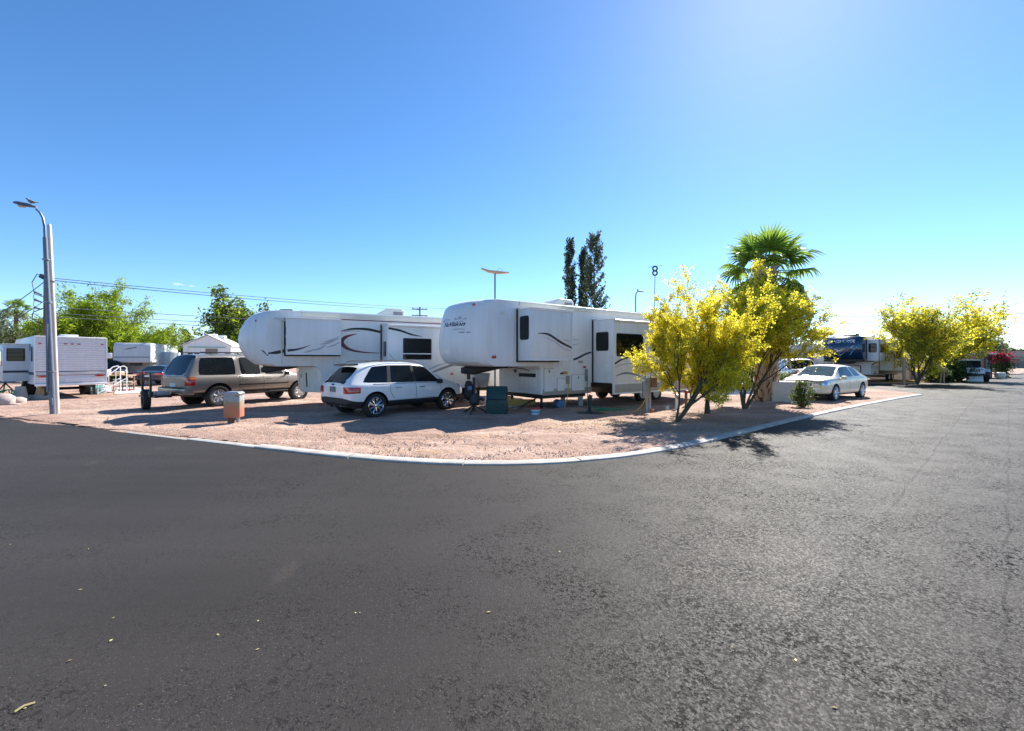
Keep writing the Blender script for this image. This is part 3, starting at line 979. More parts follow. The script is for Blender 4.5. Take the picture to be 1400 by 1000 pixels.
def mirror_part(root, x, y, z, side, m):
    b = MB().box((x, y + side * .11, z), (.13, .20, .15)).box((x + .02, y, z - .05), (.07, .12, .05))
    return b.build('side_mirror', m, root, bevel=.03, seg=3)

def handle(car, x, z, side, m):
    h = car.bvh.ray_cast(Vector((x, side * 4, z)), Vector((0, -side, 0)))
    y = h[0].y if h[0] is not None else side * .95
    b = MB().tube([(x - .11, y, z), (x - .085, y + side * .03, z), (x + .085, y + side * .03, z), (x + .11, y, z)], .014, 6)
    return b.build('door_handle', m, car.root)

# --- white crossover in front of the red-swoosh trailer
def heading(rear_px, front_px):
    a, b = at(*rear_px), at(*front_px)
    return a, b, math.atan2(b.y - a.y, b.x - a.x)

a, b_, hd = heading((509, 571.3), (610, 560.3))
hwid = .80
mid = (a + b_) / 2
left = Vector((-math.sin(hd), math.cos(hd), 0))
suv = thing('parked_car', 'white crossover with chrome wheels parked before the red swoosh trailer', 'car', mid + left * hwid, hd)
WR = .37
st = [(-2.31, .46, .84, .98, -2.30, 1.06, .70), (-2.25, .40, .93, 1.03, -1.80, 1.555, .57), (-2.05, .36, .95, 1.055, -1.60, 1.615, .61),
      (-1.90, .35, .96, 1.05, -1.34, 1.65, .63), (-.98, .33, .965, 1.025, -.86, 1.70, .655), (-.88, .33, .965, 1.025, -.78, 1.70, .655),
      (.02, .33, .965, 1.01, -.02, 1.70, .655), (.10, .33, .965, 1.01, .05, 1.70, .655), (1.16, .33, .965, .99, .48, 1.645, .62),
      (1.42, .34, .96, .985, 1.46, 1.06, .77, .17), (1.75, .36, .95, .96, 1.75, 1.03, .74), (2.12, .38, .90, .90, 2.12, .955, .68), (2.33, .42, .76, .70, 2.32, .78, .56)]
car = Car(suv, st, M['paint_white'], [('screen', 0), ('side', 3), ('pillar', 4), ('side', 5), ('pillar', 6), ('side', 7), ('screen', 8)],
          [(-1.41, .80), (-1.41, -.80), (1.41, .80), (1.41, -.80)], WR)
for sx in (-1.41, 1.41):
    for s in (1, -1):
        wheel(suv, sx, s * .83, WR, .25, s, M['chrome'], .255, 9, 'split')
for s in (-1, 1):
    car.patch('tail_light', [(-2.30, s * .62, .76), (-1.98, s * 1.0, .78), (-1.98, s * 1.0, .95), (-2.30, s * .62, .97)], Vector((1, -s * .9, 0)), M['light_red'], 10, 6, .012)
    car.patch('head_light', [(2.0, s * .95, .80), (2.35, s * .55, .74), (2.35, s * .55, .82), (1.95, s * .95, .92)], Vector((-1, -s * .9, 0)), M['light_clear'], 10, 5, .01)
    car.seam(.06, .56, .06, 1.0, s); car.seam(1.13, .50, 1.09, .97, s); car.seam(-.93, .80, -.90, 1.0, s); car.seam(-.93, .80, -.78, .56, s)
    car.seam(-.80, .525, 1.12, .525, s, .006, 16)
    handle(car, -.62, .90, s, M['chrome']); handle(car, .30, .89, s, M['chrome'])
    mirror_part(suv, 1.0, s * .90, 1.04, s, M['black_plastic'])
    MB().tube([(-1.55, s * .60, 1.70), (-1.4, s * .605, 1.735), (.2, s * .615, 1.75), (.4, s * .60, 1.70)], .018, 6).build('roof_rail', M['black_plastic'], suv)
    for zz in (1.045,):
        car.patch('window_trim', [(-1.5, 0, zz - .01), (1.0, 0, zz - .035), (1.0, 0, zz - .05), (-1.5, 0, zz - .025)], (0, -s, 0), M['black_plastic'], 20, 1, .006, .01)
car.patch('licence_plate', [(-2.3, .17, .80), (-2.3, -.17, .80), (-2.3, -.17, .96), (-2.3, .17, .96)], (1, 0, 0), M['plate'], 4, 3, .015)
car.patch('bumper_step', [(-2.3, .62, .60), (-2.3, -.62, .60), (-2.3, -.62, .63), (-2.3, .62, .63)], (1, 0, 0), M['seam'], 10, 1, .004, .01)
car.patch('badge', [(-2.3, .075, 1.00), (-2.3, -.075, 1.00), (-2.3, -.075, 1.05), (-2.3, .075, 1.05)], (1, 0, 0), M['navy_decal'], 4, 2, .012)
sp = MB()
pr = [(-2.02, 1.62), (-1.80, 1.655), (-1.78, 1.60), (-2.0, 1.585)]
sp.prism(pr, -.56, .56, 'y')
sp.build('spoiler', M['black_plastic'], suv, bevel=.012)
MB().tube([(-.1, 0, 1.72), (-.35, 0, 1.98)], .006, 5).build('aerial', M['black_plastic'], suv)
for s in (.45, -.45):
    MB().tube([(-2.30, s, .40), (-2.1, s, .40)], .035, 10).build('exhaust_tip', M['chrome'], suv)
MB().box((0, 0, .36), (3.9, 1.3, .14)).build('underbody', M['black_plastic'], suv, bevel=.03)

# --- pewter long wagon behind the trailer nose
a, b_, hd = heading((298, 557), (406, 547.6))
left = Vector((-math.sin(hd), math.cos(hd), 0))
mid = (a + b_) / 2
hd_s = hd
sub_ = thing('parked_car', 'lifted pewter wagon with dark rear glass nosed behind the trailer cap', 'car', mid + left * .82, hd)
WR = .415
st = [(-2.72, .62, .90, 1.16, -2.70, 1.20, .78), (-2.66, .56, .965, 1.18, -2.36, 1.93, .66), (-2.56, .55, .985, 1.18, -2.28, 1.955, .70),
      (-2.36, .55, .99, 1.18, -2.22, 1.97, .71), (-.98, .54, 1.0, 1.17, -1.02, 2.0, .72), (-.84, .54, 1.0, 1.17, -.88, 2.0, .72), (-.02, .54, 1.0, 1.16, -.10, 2.0, .72),
      (.10, .54, 1.0, 1.16, .02, 1.995, .72), (.98, .54, 1.0, 1.15, .52, 1.96, .70), (1.22, .54, 1.0, 1.15, 1.24, 1.22, .80), (1.9, .54, .99, 1.12, 1.9, 1.19, .80), (2.5, .56, .97, 1.06, 2.5, 1.12, .78), (2.64, .60, .88, .96, 2.63, 1.04, .70)]
car = Car(sub_, st, M['paint_pewter'], [('wide', 0), ('wide', 1), ('side', 3), ('side', 5), ('side', 7), ('screen', 8)],
          [(-1.65, .82), (-1.65, -.82), (1.65, .82), (1.65, -.82)], WR, clad=False, arch=.09, arch_depth=.34)
for sx in (-1.65, 1.65):
    for s in (1, -1):
        wheel(sub_, sx, s * .85, WR, .27, s, M['alloy'], .25, 7, 'slot')
for s in (-1, 1):
    tl = car.patch('tail_light', [(-2.70, s * .80, .84), (-2.46, s * 1.0, .86), (-2.46, s * 1.0, 1.16), (-2.70, s * .80, 1.16)], Vector((1, -s * 1.2, 0)), M['light_red'], 8, 8, .014)
    car.patch('turn_signal', [(-2.70, s * .80, 1.07), (-2.47, s * 1.0, 1.07), (-2.47, s * 1.0, 1.14), (-2.70, s * .80, 1.14)], Vector((1, -s * 1.2, 0)), M['light_amber'], 8, 3, .018, parent=None)
    car.patch('side_moulding', [(-.95, 0, .79), (1.1, 0, .79), (1.1, 0, .84), (-.95, 0, .84)], (0, -s, 0), M['black_plastic'], 16, 2, .012)
    car.seam(.04, .62, .04, 1.15, s); car.seam(1.1, .62, 1.06, 1.12, s); car.seam(-.91, .72, -.91, 1.16, s); car.seam(-.91, .72, -.7, .6, s)
    handle(car, -.72, 1.02, s, M['black_plastic']); handle(car, .25, 1.02, s, M['black_plastic'])
    mirror_part(sub_, .98, s * .97, 1.22, s, M['black_plastic'])
    MB().tube([(-2.2, s * .62, 1.99), (-2.1, s * .62, 2.05), (-.2, s * .64, 2.07), (0, s * .63, 2.0)], .02, 6).build('roof_rail', M['black_plastic'], sub_)
    car.patch('head_light', [(2.35, s * .95, .92), (2.66, s * .6, .90), (2.66, s * .6, 1.0), (2.35, s * .95, 1.02)], Vector((-1, -s * .8, 0)), M['light_clear'], 6, 4, .01)
    MB().box((.1, s * .93, .50), (2.0, .13, .05)).build('running_board', M['black_plastic'], sub_, bevel=.015)
car.patch('licence_plate', [(-2.9, .2, .80), (-2.9, -.2, .80), (-2.9, -.2, .93), (-2.9, .2, .93)], (1, 0, 0), M['plastic_white'], 4, 3, .012)
car.patch('tailgate_gap', [(-2.9, .70, 1.15), (-2.9, -.70, 1.15), (-2.9, -.70, 1.165), (-2.9, .70, 1.165)], (1, 0, 0), M['seam'], 10, 1, .006, .01)
for xx in (-1.6, -.6):
    MB().box((xx, 0, 2.04), (.06, 1.2, .03)).build('roof_crossbar', M['black_plastic'], sub_, bevel=.008)
MB().prism([(-2.80, .58), (-2.58, .52), (-2.46, .52), (-2.46, .74), (-2.80, .76)], -.95, .95, 'y').build('rear_bumper', M['paint_pewter'], sub_, bevel=.03, seg=3)
MB().box((-2.78, 0, .775), (.16, 1.5, .025)).build('bumper_pad', M['black_plastic'], sub_, bevel=.008)
MB().box((0, 0, .50), (4.6, 1.2, .18)).box((1.65, 0, .42), (.18, 1.5, .14)).box((-1.65, 0, .40), (.16, 1.5, .14)).build('underbody', M['black_plastic'], sub_, bevel=.03)
MB().tube([(-2.0, .5, .46), (-2.75, .5, .44)], .035, 8).build('exhaust_pipe', M['steel_grey'], sub_)

# folding hitch rack hanging on its bumper
fw = Vector((math.cos(hd), math.sin(hd), 0))
rk = thing('hitch_rack', 'black folding hitch rack with spare tyre behind the pewter wagon', 'rack', mid + left * .82 - fw * 2.90, hd)
b = MB().box((0.10, 0, .52), (.5, .08, .08)).box((-.15, 0, .50), (.10, 1.25, .08)).box((-.55, 0, .50), (.08, 1.25, .06))
for yy in (-.6, -.2, .2, .6): b.box((-.35, yy, .50), (.48, .05, .05))
b.build('platform', M['black_metal'], rk, bevel=.01)
for yy in (.30, -.30):
    MB().box((-.60, yy, .92), (.06, .06, .84)).box((-.60, yy, .62), (.10, .12, .12)).build('upright', M['black_metal'], rk, bevel=.01)
MB().tube([(-.60, .30, 1.28), (-.60, .30, 1.36)], .05, 10).build('reflector', M['light_red'], rk)
for s in (.30, -.30):
    MB().tube([(-.64, s, .92), (-.64, s, 1.12)], .012, 6).build('strap', M['cord_yellow'], rk)
sp = wheel(rk, -.46, .46, .36, .22, -1, M['steel_grey'], .2, 6, 'five', 'spare_tyre')
sp.location = (-.50, .30, .38)
sp.rotation_euler = (0, 0, R(75))
MB().box((-.30, -.2, .60), (.35, .7, .13)).build('cargo_tray', M['steel_grey'], rk, bevel=.02)

# --- cream sedan nose towards the camera
a, b_, hd = heading((1171.7, 544.6), (1141, 548.6))
left = Vector((-math.sin(hd), math.cos(hd), 0))
mid = (a + b_) / 2
sed = thing('parked_car', 'cream four door sedan with bright wheels parked beside the concrete box', 'car', mid - left * .78, hd)
WR = .36
st = [(-2.48, .40, .82, .90, -2.46, .97, .62), (-2.36, .34, .90, .97, -2.34, 1.03, .68), (-1.95, .30, .93, 1.02, -1.90, 1.08, .72), (-1.72, .28, .94, 1.02, -1.22, 1.47, .60),
      (-1.45, .27, .94, 1.02, -.98, 1.52, .62), (-.62, .26, .94, 1.01, -.42, 1.55, .63), (-.54, .26, .94, 1.01, -.36, 1.55, .63), (.22, .26, .94, 1.0, .10, 1.55, .63), (1.02, .27, .94, .99, .52, 1.51, .61),
      (1.26, .28, .935, .98, 1.28, 1.05, .74), (1.8, .30, .93, .96, 1.8, 1.03, .74), (2.34, .32, .90, .90, 2.34, .98, .72), (2.49, .36, .84, .78, 2.48, .88, .66)]
car = Car(sed, st, M['paint_cream'], [('screen', 2), ('side', 4), ('side', 6), ('side', 7), ('screen', 8)],
          [(-1.525, .80), (-1.525, -.80), (1.525, .80), (1.525, -.80)], WR, clad=False, arch=.05, win_mat=M['glass_tint'], screen_mat=M['glass_green'])
for sx in (-1.525, 1.525):
    for s in (1, -1):
        wheel(sed, sx, s * .82, WR, .23, s, M['alloy'], .255, 10, 'five')
for s in (-1, 1):
    car.patch('head_light', [(2.20, s * .93, .72), (2.50, s * .50, .70), (2.50, s * .50, .88), (2.15, s * .93, .88)], Vector((-1, -s * .8, 0)), M['light_clear'], 8, 5, .012)
    car.patch('tail_light', [(-2.5, s * .6, .72), (-2.3, s * .93, .72), (-2.3, s * .93, .93), (-2.5, s * .6, .93)], Vector((1, -s * .8, 0)), M['light_red'], 6, 5, .01)
    car.seam(-.02, .38, -.02, .95, s); car.seam(1.08, .40, 1.05, .92, s); car.seam(-1.0, .52, -1.0, .96, s)
    handle(car, -.8, .84, s, M['chrome']); handle(car, .2, .83, s, M['chrome'])
    mirror_part(sed, .92, s * .90, 1.0, s, M['paint_cream'])
    car.patch('fog_light', [(2.5, s * .62, .42), (2.5, s * .45, .42), (2.5, s * .45, .50), (2.5, s * .62, .50)], (-1, 0, 0), M['light_clear'], 4, 3, .008)
car.patch('grille', [(2.5, .42, .62), (2.5, -.42, .62), (2.5, -.42, .89), (2.5, .42, .89)], (-1, 0, 0), M['chrome'], 8, 6, .014)
car.patch('grille_mesh', [(2.5, .37, .65), (2.5, -.37, .65), (2.5, -.37, .86), (2.5, .37, .86)], (-1, 0, 0), M['black_metal'], 8, 6, .020)
car.patch('lower_intake', [(2.5, .36, .40), (2.5, -.36, .40), (2.5, -.36, .47), (2.5, .36, .47)], (-1, 0, 0), M['black_plastic'], 8, 2, .008)
car.patch('bumper_strip', [(2.5, .70, .545), (2.5, -.70, .545), (2.5, -.70, .57), (2.5, .70, .57)], (-1, 0, 0), M['chrome'], 10, 1, .010)
MB().box((0, 0, .27), (4.2, 1.3, .12)).build('underbody', M['black_plastic'], sed, bevel=.03)
car.patch('sun_paper', [(0, -.25, 1.05), (0, -.50, 1.05), (0, -.50, 1.11), (0, -.25, 1.11)], (-1, 0, 0), M['plastic_white'], 4, 2, .004, .004)

# --- simpler far cars
def far_car(name, label, cat, px, py, hd_, st, paint, panes, wb, ty, wr, screen=None, clad=False, front=True):
    p = at(px, py)
    t = thing(name, label, cat, p, hd_)
    c = Car(t, st, paint, panes, [(-wb / 2, ty), (-wb / 2, -ty), (wb / 2, ty), (wb / 2, -ty)], wr, clad=clad, sub=2, screen_mat=screen, arch=.05)
    for sx in (-wb / 2, wb / 2):
        for s in (1, -1):
            wheel(t, sx, s * (ty + .03), wr, .24, s, M['alloy'], wr * .64, 5, 'five')
    return t, c

hd_ = R(-55)
p = at(152, 523)
hx = math.atan2(-p.y, -p.x)
t, c = far_car('parked_car', 'dark blue wagon with bonnet facing the camera behind the white stair rail', 'car', 149, 521.5, hx + R(8),
    [(-2.5, .5, .85, 1.05, -2.48, 1.1, .7), (-2.44, .44, .94, 1.06, -2.2, 1.72, .62), (-2.0, .42, .96, 1.06, -1.9, 1.78, .66), (-.5, .42, .96, 1.04, -.5, 1.82, .67), (-.4, .42, .96, 1.04, -.4, 1.82, .67),
     (.9, .42, .96, 1.02, .45, 1.77, .64), (1.2, .42, .96, 1.02, 1.22, 1.09, .78), (1.9, .44, .95, .98, 1.9, 1.05, .76), (2.3, .5, .85, .88, 2.28, .95, .68)],
    M['paint_navy'], [('screen', 0), ('side', 2), ('side', 4), ('screen', 5)], 2.9, .80, .38, M['glass_tint'])
for s in (-1, 1):
    c.patch('head_light', [(2.0, s * .9, .74), (2.3, s * .5, .72), (2.3, s * .5, .86), (2.0, s * .9, .88)], Vector((-1, -s * .8, 0)), M['light_clear'], 6, 4, .012)
    mirror_part(t, .95, s * .92, 1.08, s, M['paint_navy'])
c.patch('grille', [(2.3, .42, .66), (2.3, -.42, .66), (2.3, -.42, .84), (2.3, .42, .84)], (-1, 0, 0), M['chrome'], 6, 4, .014)

p = at(222, 527)
hx = math.atan2(p.y, p.x)
t, c = far_car('parked_car', 'dark blue sedan seen from behind next to the clipped hedge', 'car', 222, 525.5, hx - R(20),
    [(-2.35, .42, .80, .86, -2.34, .93, .62), (-2.2, .36, .88, .93, -2.18, .99, .68), (-1.8, .32, .90, .95, -1.75, 1.02, .68), (-1.45, .30, .90, .95, -.95, 1.36, .54), (-.5, .28, .90, .93, -.4, 1.42, .56), (-.42, .28, .90, .93, -.32, 1.42, .56),
     (.9, .28, .90, .90, .3, 1.38, .55), (1.2, .28, .90, .89, 1.22, .95, .70), (1.9, .3, .88, .84, 1.9, .9, .68), (2.3, .36, .75, .66, 2.28, .73, .55)],
    M['paint_navy'], [('screen', 2), ('side', 3), ('side', 5), ('screen', 6)], 2.75, .74, .33, M['glass_tint'])
for s in (-1, 1):
    c.patch('tail_light', [(-2.4, s * .45, .72), (-2.2, s * .9, .72), (-2.2, s * .9, .88), (-2.4, s * .45, .88)], Vector((1, -s * .5, 0)), M['light_red'], 6, 4, .012)
c.patch('licence_plate', [(-2.4, .16, .62), (-2.4, -.16, .62), (-2.4, -.16, .73), (-2.4, .16, .73)], (1, 0, 0), M['plastic_white'], 3, 2, .012)

# white pickup seen from behind, beyond the sedan
p = at(1088, 531)
hx = math.atan2(p.y, p.x)
pk = thing('pickup_truck', 'white pickup truck seen tail first beyond the cream sedan', 'truck', p, hx + R(16))
st = [(-2.85, .62, .90, 1.16, -2.84, 1.20, .80), (-2.78, .56, .96, 1.20, -2.78, 1.25, .84), (-1.0, .52, .98, 1.20, -1.0, 1.25, .86), (-.86, .50, .98, 1.18, -.80, 1.80, .66),
      (-.62, .50, .98, 1.17, -.55, 1.86, .69), (.1, .50, .98, 1.16, .08, 1.88, .70), (.2, .50, .98, 1.16, .16, 1.88, .70), (1.1, .50, .98, 1.14, .65, 1.83, .67), (1.4, .50, .98, 1.13, 1.42, 1.2, .80), (2.2, .52, .96, 1.08, 2.2, 1.15, .78), (2.65, .58, .86, .94, 2.64, 1.02, .7)]
c = Car(pk, st, M['paint_white'], [('screen', 2), ('side', 4), ('side', 6), ('screen', 7)], [(-1.75, .84), (-1.75, -.84), (1.75, .84), (1.75, -.84)], .40, clad=False, arch=.06)
for sx in (-1.75, 1.75):
    for s in (1, -1): wheel(pk, sx, s * .86, .40, .26, s, M['alloy'], .25, 6, 'five')
for s in (-1, 1):
    c.patch('tail_light', [(-2.9, s * .74, .84), (-2.9, s * .93, .84), (-2.9, s * .93, 1.14), (-2.9, s * .74, 1.14)], (1, 0, 0), M['light_red'], 3, 5, .02)
    mirror_part(pk, 1.0, s * .96, 1.22, s, M['black_plastic'])
c.patch('tailgate_handle', [(-2.9, .12, 1.03), (-2.9, -.12, 1.03), (-2.9, -.12, 1.10), (-2.9, .12, 1.10)], (1, 0, 0), M['black_plastic'], 3, 2, .012)
MB().prism([(-3.0, .55), (-2.75, .55), (-2.75, .72), (-3.0, .72)], -.92, .92, 'y').build('rear_bumper', M['chrome'], pk, bevel=.03)

# off-road truck with flat bonnet by the far trees
p = at(1322, 521)
hx = math.atan2(-p.y, -p.x)
jp = thing('parked_car', 'off-road car with white hard top half hidden behind the white sign', 'car', p, hx + R(14))
b = MB().prism([(-1.9, .55), (1.75, .55), (1.85, .65), (1.80, 1.10), (.75, 1.18), (-1.9, 1.18)], -.62, .62, 'y')
b.build('body', M['paint_silver'], jp, bevel=.04, seg=3)
for s in (-1, 1):
    MB().prism([(.75, .85), (.95, 1.02), (1.75, 1.02), (1.95, .82), (1.9, .78), (1.72, .96), (.98, .96), (.80, .82)], s * .62, s * .92, 'y').build('fender', M['paint_silver'], jp, bevel=.015)
    MB().lathe([(.01, 1.83), (.10, 1.86), (.10, 1.80)], 16, (0, s * .42, .92), 'x').build('head_light', M['light_clear'], jp)
    for sx in (-1.2, 1.35): wheel(jp, sx, s * .78, .42, .26, s, M['alloy'], .22, 5, 'five')
MB().prism([(.72, 1.18), (.50, 1.72), (.46, 1.72), (.66, 1.18)], -.66, .66, 'y').build('windscreen', M['glass_tint'], jp)
MB().prism([(.52, 1.72), (-1.85, 1.74), (-1.85, 1.82), (.56, 1.80)], -.72, .72, 'y').build('hard_top', M['trim_white'], jp, bevel=.03)
for s in (-1, 1):
    MB().prism([(.62, 1.18), (.46, 1.72), (-1.8, 1.72), (-1.8, 1.18)], s * .66, s * .70, 'y').build('window', M['glass_dark'], jp)
for k in range(7):
    MB().box((1.845, -.27 + k * .09, .90), (.03, .04, .26)).build('grille_slot', M['black_plastic'], jp)
MB().box((2.0, 0, .60), (.16, 1.5, .16)).build('front_bumper', M['black_metal'], jp, bevel=.02)

# dark tailgate of a car under the porch behind the leaning trees
p = at(1003, 530)
hx = math.atan2(-p.y, -p.x)
t, c = far_car('parked_car', 'black car with bonnet out in the sun below the white canopy', 'car', 1002, 531.5, hx - R(6),
    [(-2.5, .5, .85, 1.05, -2.48, 1.1, .7), (-2.44, .44, .94, 1.06, -2.2, 1.70, .62), (-.5, .42, .96, 1.04, -.5, 1.78, .67), (-.4, .42, .96, 1.04, -.4, 1.78, .67),
     (.9, .42, .96, 1.02, .45, 1.72, .64), (1.2, .42, .96, 1.02, 1.22, 1.09, .78), (1.9, .44, .95, .98, 1.9, 1.05, .76), (2.3, .5, .85, .88, 2.28, .95, .68)],
    M['paint_black'], [('screen', 0), ('side', 1), ('side', 3), ('screen', 4)], 2.9, .80, .36, M['glass_tint'])
for s in (-1, 1):
    c.patch('head_light', [(2.0, s * .9, .74), (2.3, s * .5, .72), (2.3, s * .5, .86), (2.0, s * .9, .88)], Vector((-1, -s * .8, 0)), M['light_clear'], 6, 4, .012)
# ------------------------------------------------------------------ caravans
def body_from_profile(root, prof, w, x0, c, m, ny=12, bevel=.035, power=2.6, name='body'):
    """side profile (x,z) swept across the width; everything ahead of x0 is rounded in plan like a moulded cap"""
    ys = [-w / 2 + w * i / ny for i in range(ny + 1)]
    vs = []; fs = []; n = len(prof)
    for y in ys:
        t = abs(2 * y / w)
        for (x, z) in prof:
            xx = x0 + (x - x0) * (1 - c * t ** power) if x > x0 else x
            vs.append((xx, y, z))
    for i in range(ny):
        for j in range(n):
            a = i * n + j; b = i * n + (j + 1) % n
            fs.append((a, b, b + n, a + n))
    fs.append(tuple(range(n)))
    fs.append(tuple(ny * n + j for j in reversed(range(n))))
    mb = MB().add(vs, fs)
    o = mb.build(name, m, root, smooth=28, bevel=bevel, seg=3)
    bm = bmesh.new(); bm.from_mesh(o.data)
    bvh = BVHTree.FromBMesh(bm); bm.free()
    return o, bvh

def cap_text(bvh, s, size, m, root, y, z, sx=1.0, shear=0.0, bold=0.0, name='lettering', rise=0.0):
    o = text_mesh(s, size, m, root, (0, 0, 0), (0, 0, 0), name, shear, 1.0, 'CENTER', 0.0, bold)
    for v in o.data.vertices:
        yy = y + v.co.x * sx; zz = z + v.co.y + rise * v.co.x
        h = bvh.ray_cast(Vector((12, yy, zz)), Vector((-1, 0, 0)))
        v.co = (h[0].x + .004, yy, zz) if h[0] is not None else (0, yy, zz)
    return o

def cap_poly(bvh, poly, m, root, name='decal', off=.003, n=8):
    """flat print on a moulded cap: quads given in (y,z), gridded and laid on the surface"""
    q = [Vector((p[0], p[1])) for p in poly]
    vs = []; fs = []
    for i in range(n + 1):
        for j in range(n + 1):
            u, v = i / n, j / n
            p = (q[0] * (1 - u) + q[1] * u) * (1 - v) + (q[3] * (1 - u) + q[2] * u) * v
            h = bvh.ray_cast(Vector((12, p.x, p.y)), Vector((-1, 0, 0)))
            vs.append(((h[0].x if h[0] is not None else 0) + off, p.x, p.y))
    for i in range(n):
        for j in range(n):
            a = i * (n + 1) + j
            fs.append((a, a + n + 1, a + n + 2, a + 1))
    return MB().add(vs, fs).build(name, m, root, smooth=40)

def pane(parent, a0, a1, z0, z1, at_, face='y', sgn=1, r=.06, fm=None, gm=None, name='window', fr=.03, split=None):
    """framed window: face 'y' -> spans x, sits at y=at_; face 'x' -> spans y, sits at x=at_"""
    f = MB().prism(rect_rounded(a0, a1, z0, z1, r), at_ - sgn * .02, at_ + sgn * .014, face)
    fo = f.build(name + '_frame', fm or M['black_plastic'], parent, smooth=40)
    g = MB().prism(rect_rounded(a0 + fr, a1 - fr, z0 + fr, z1 - fr, max(r - fr, .012)), at_ - sgn * .01, at_ + sgn * .018, face)
    go = g.build(name, gm or M['glass_dark'], parent, smooth=40)
    if split:
        MB().prism([(a0, split - .02), (a1, split - .02), (a1, split + .02), (a0, split + .02)], at_, at_ + sgn * .024, face).build(name + '_bar', M['trim_white'], parent, smooth=40)
    return go

def hatch(root, x0, x1, z0, z1, y, sgn=1, m=None, name='compartment_door', r=.05, latch=True):
    MB().prism(rect_rounded(x0 - .012, x1 + .012, z0 - .012, z1 + .012, r), y - .01, y + sgn * .004, 'y').build('door_gasket', M['grey_decal'], root, smooth=40)
    o = MB().prism(rect_rounded(x0, x1, z0, z1, r), y - .01, y + sgn * .014, 'y').build(name, m or M['white_shell'], root, smooth=40)
    if latch:
        MB().box(((x0 + x1) / 2, y + sgn * .02, z1 - .10), (.05, .015, .09)).build('latch', M['grey_decal'], o)
    return o

def slide_out(root, xf, xr, yw, depth, z0, z1, m, skirt=None, trim=True, gap=True):
    """room box pushed out of the +y wall"""
    o = MB().box(((xf + xr) / 2, yw + depth / 2 - .05, (z0 + z1) / 2), (abs(xf - xr), depth + .1, z1 - z0)).build('slide_out', m, root, bevel=.012)
    if gap:
        MB().box(((xf + xr) / 2, yw + .015, (z0 + z1) / 2), (abs(xf - xr) + .10, .045, z1 - z0 + .10)).build('rubber_seal', M['black_plastic'], o)
    ya = yw + depth + .012
    if skirt is not None:
        MB().box(((xf + xr) / 2, yw + depth - .03, (skirt + z0) / 2 + .05), (abs(xf - xr) - .004, .05, z0 - skirt + .1)).build('skirt', m, o, bevel=.01)
        zb = skirt
    else:
        zb = z0
    if trim:
        t = .055
        MB().box(((xf + xr) / 2, ya, z1 - t / 2), (abs(xf - xr), .02, t)).build('trim', M['trim_white'], o, bevel=.006)
        MB().box(((xf + xr) / 2, ya, zb + t / 2), (abs(xf - xr), .02, t)).build('trim', M['trim_white'], o, bevel=.006)
        for xx in (xf - t / 2, xr + t / 2):
            MB().box((xx, ya, (zb + z1) / 2), (t, .019, z1 - zb - 2 * t - .004)).build('trim', M['trim_white'], o, bevel=.006)
    MB().box(((xf + xr) / 2, yw + depth / 2, z1 + .012), (abs(xf - xr) + .06, depth + .06, .03)).build('slide_roof', M['roof_white'], o, bevel=.01)
    return o

def air_con(root, x, y, z, L=.95, W=.75, H=.30, m=None):
    b = MB().prism([(x - L / 2, z), (x + L / 2, z), (x + L / 2 - .04, z + H * .55), (x + L / 2 - .28, z + H), (x - L / 2 + .10, z + H), (x - L / 2, z + H * .75)], y - W / 2, y + W / 2, 'y')
    o = b.build('air_conditioner', m or M['plastic_white'], root, bevel=.035, seg=3)
    for k in range(5):
        MB().box((x - L / 2 - .003, y, z + .06 + k * .035), (.012, W * .7, .014)).build('louvre', M['grey_decal'], o)
    MB().box((x - L * .22, y + W / 2 + .002, z + H * .42), (L * .38, .012, H * .45)).build('side_grille', M['grey_decal'], o)
    return o

def roof_vent(root, x, y, z, s=.4, m=None):
    return MB().prism([(x - s / 2, z), (x + s / 2, z), (x + s / 2 - .05, z + .10), (x - s / 2 + .05, z + .12)], y - s / 2, y + s / 2, 'y').build('roof_vent', m or M['plastic_white'], root, bevel=.02)

def marker(root, c, s, m):
    return MB().box(c, s).build('marker_light', m, root, bevel=.008)

def chassis(root, xf, xr, z, w):
    for s in (-1, 1):
        MB().box(((xf + xr) / 2, s * w * .30, z - .10), (abs(xf - xr), .08, .20)).build('frame_rail', M['black_metal'], root)
    MB().box(((xf + xr) / 2, 0, z - .03), (abs(xf - xr) - .1, w * .86, .04)).build('underbelly', M['black_plastic'], root)

def trailer_wheels(root, xs, y, r=.36):
    for x in xs:
        for s in (1, -1):
            wheel(root, x, s * y, r, .22, s, M['trim_white'], r * .60, 8, 'slot')
        MB().tube([(x, -y, r), (x, y, r)], .05, 8).build('axle', M['black_metal'], root)

def landing_leg(root, x, y, z0, foot=True):
    b = MB().box((x, y, (z0 + .30) / 2 + .1), (.10, .10, z0 - .25)).box((x, y, .22), (.075, .075, .40)).box((x, y, .02), (.26, .24, .03))
    return b.build('landing_leg', M['black_metal'], root, bevel=.008)

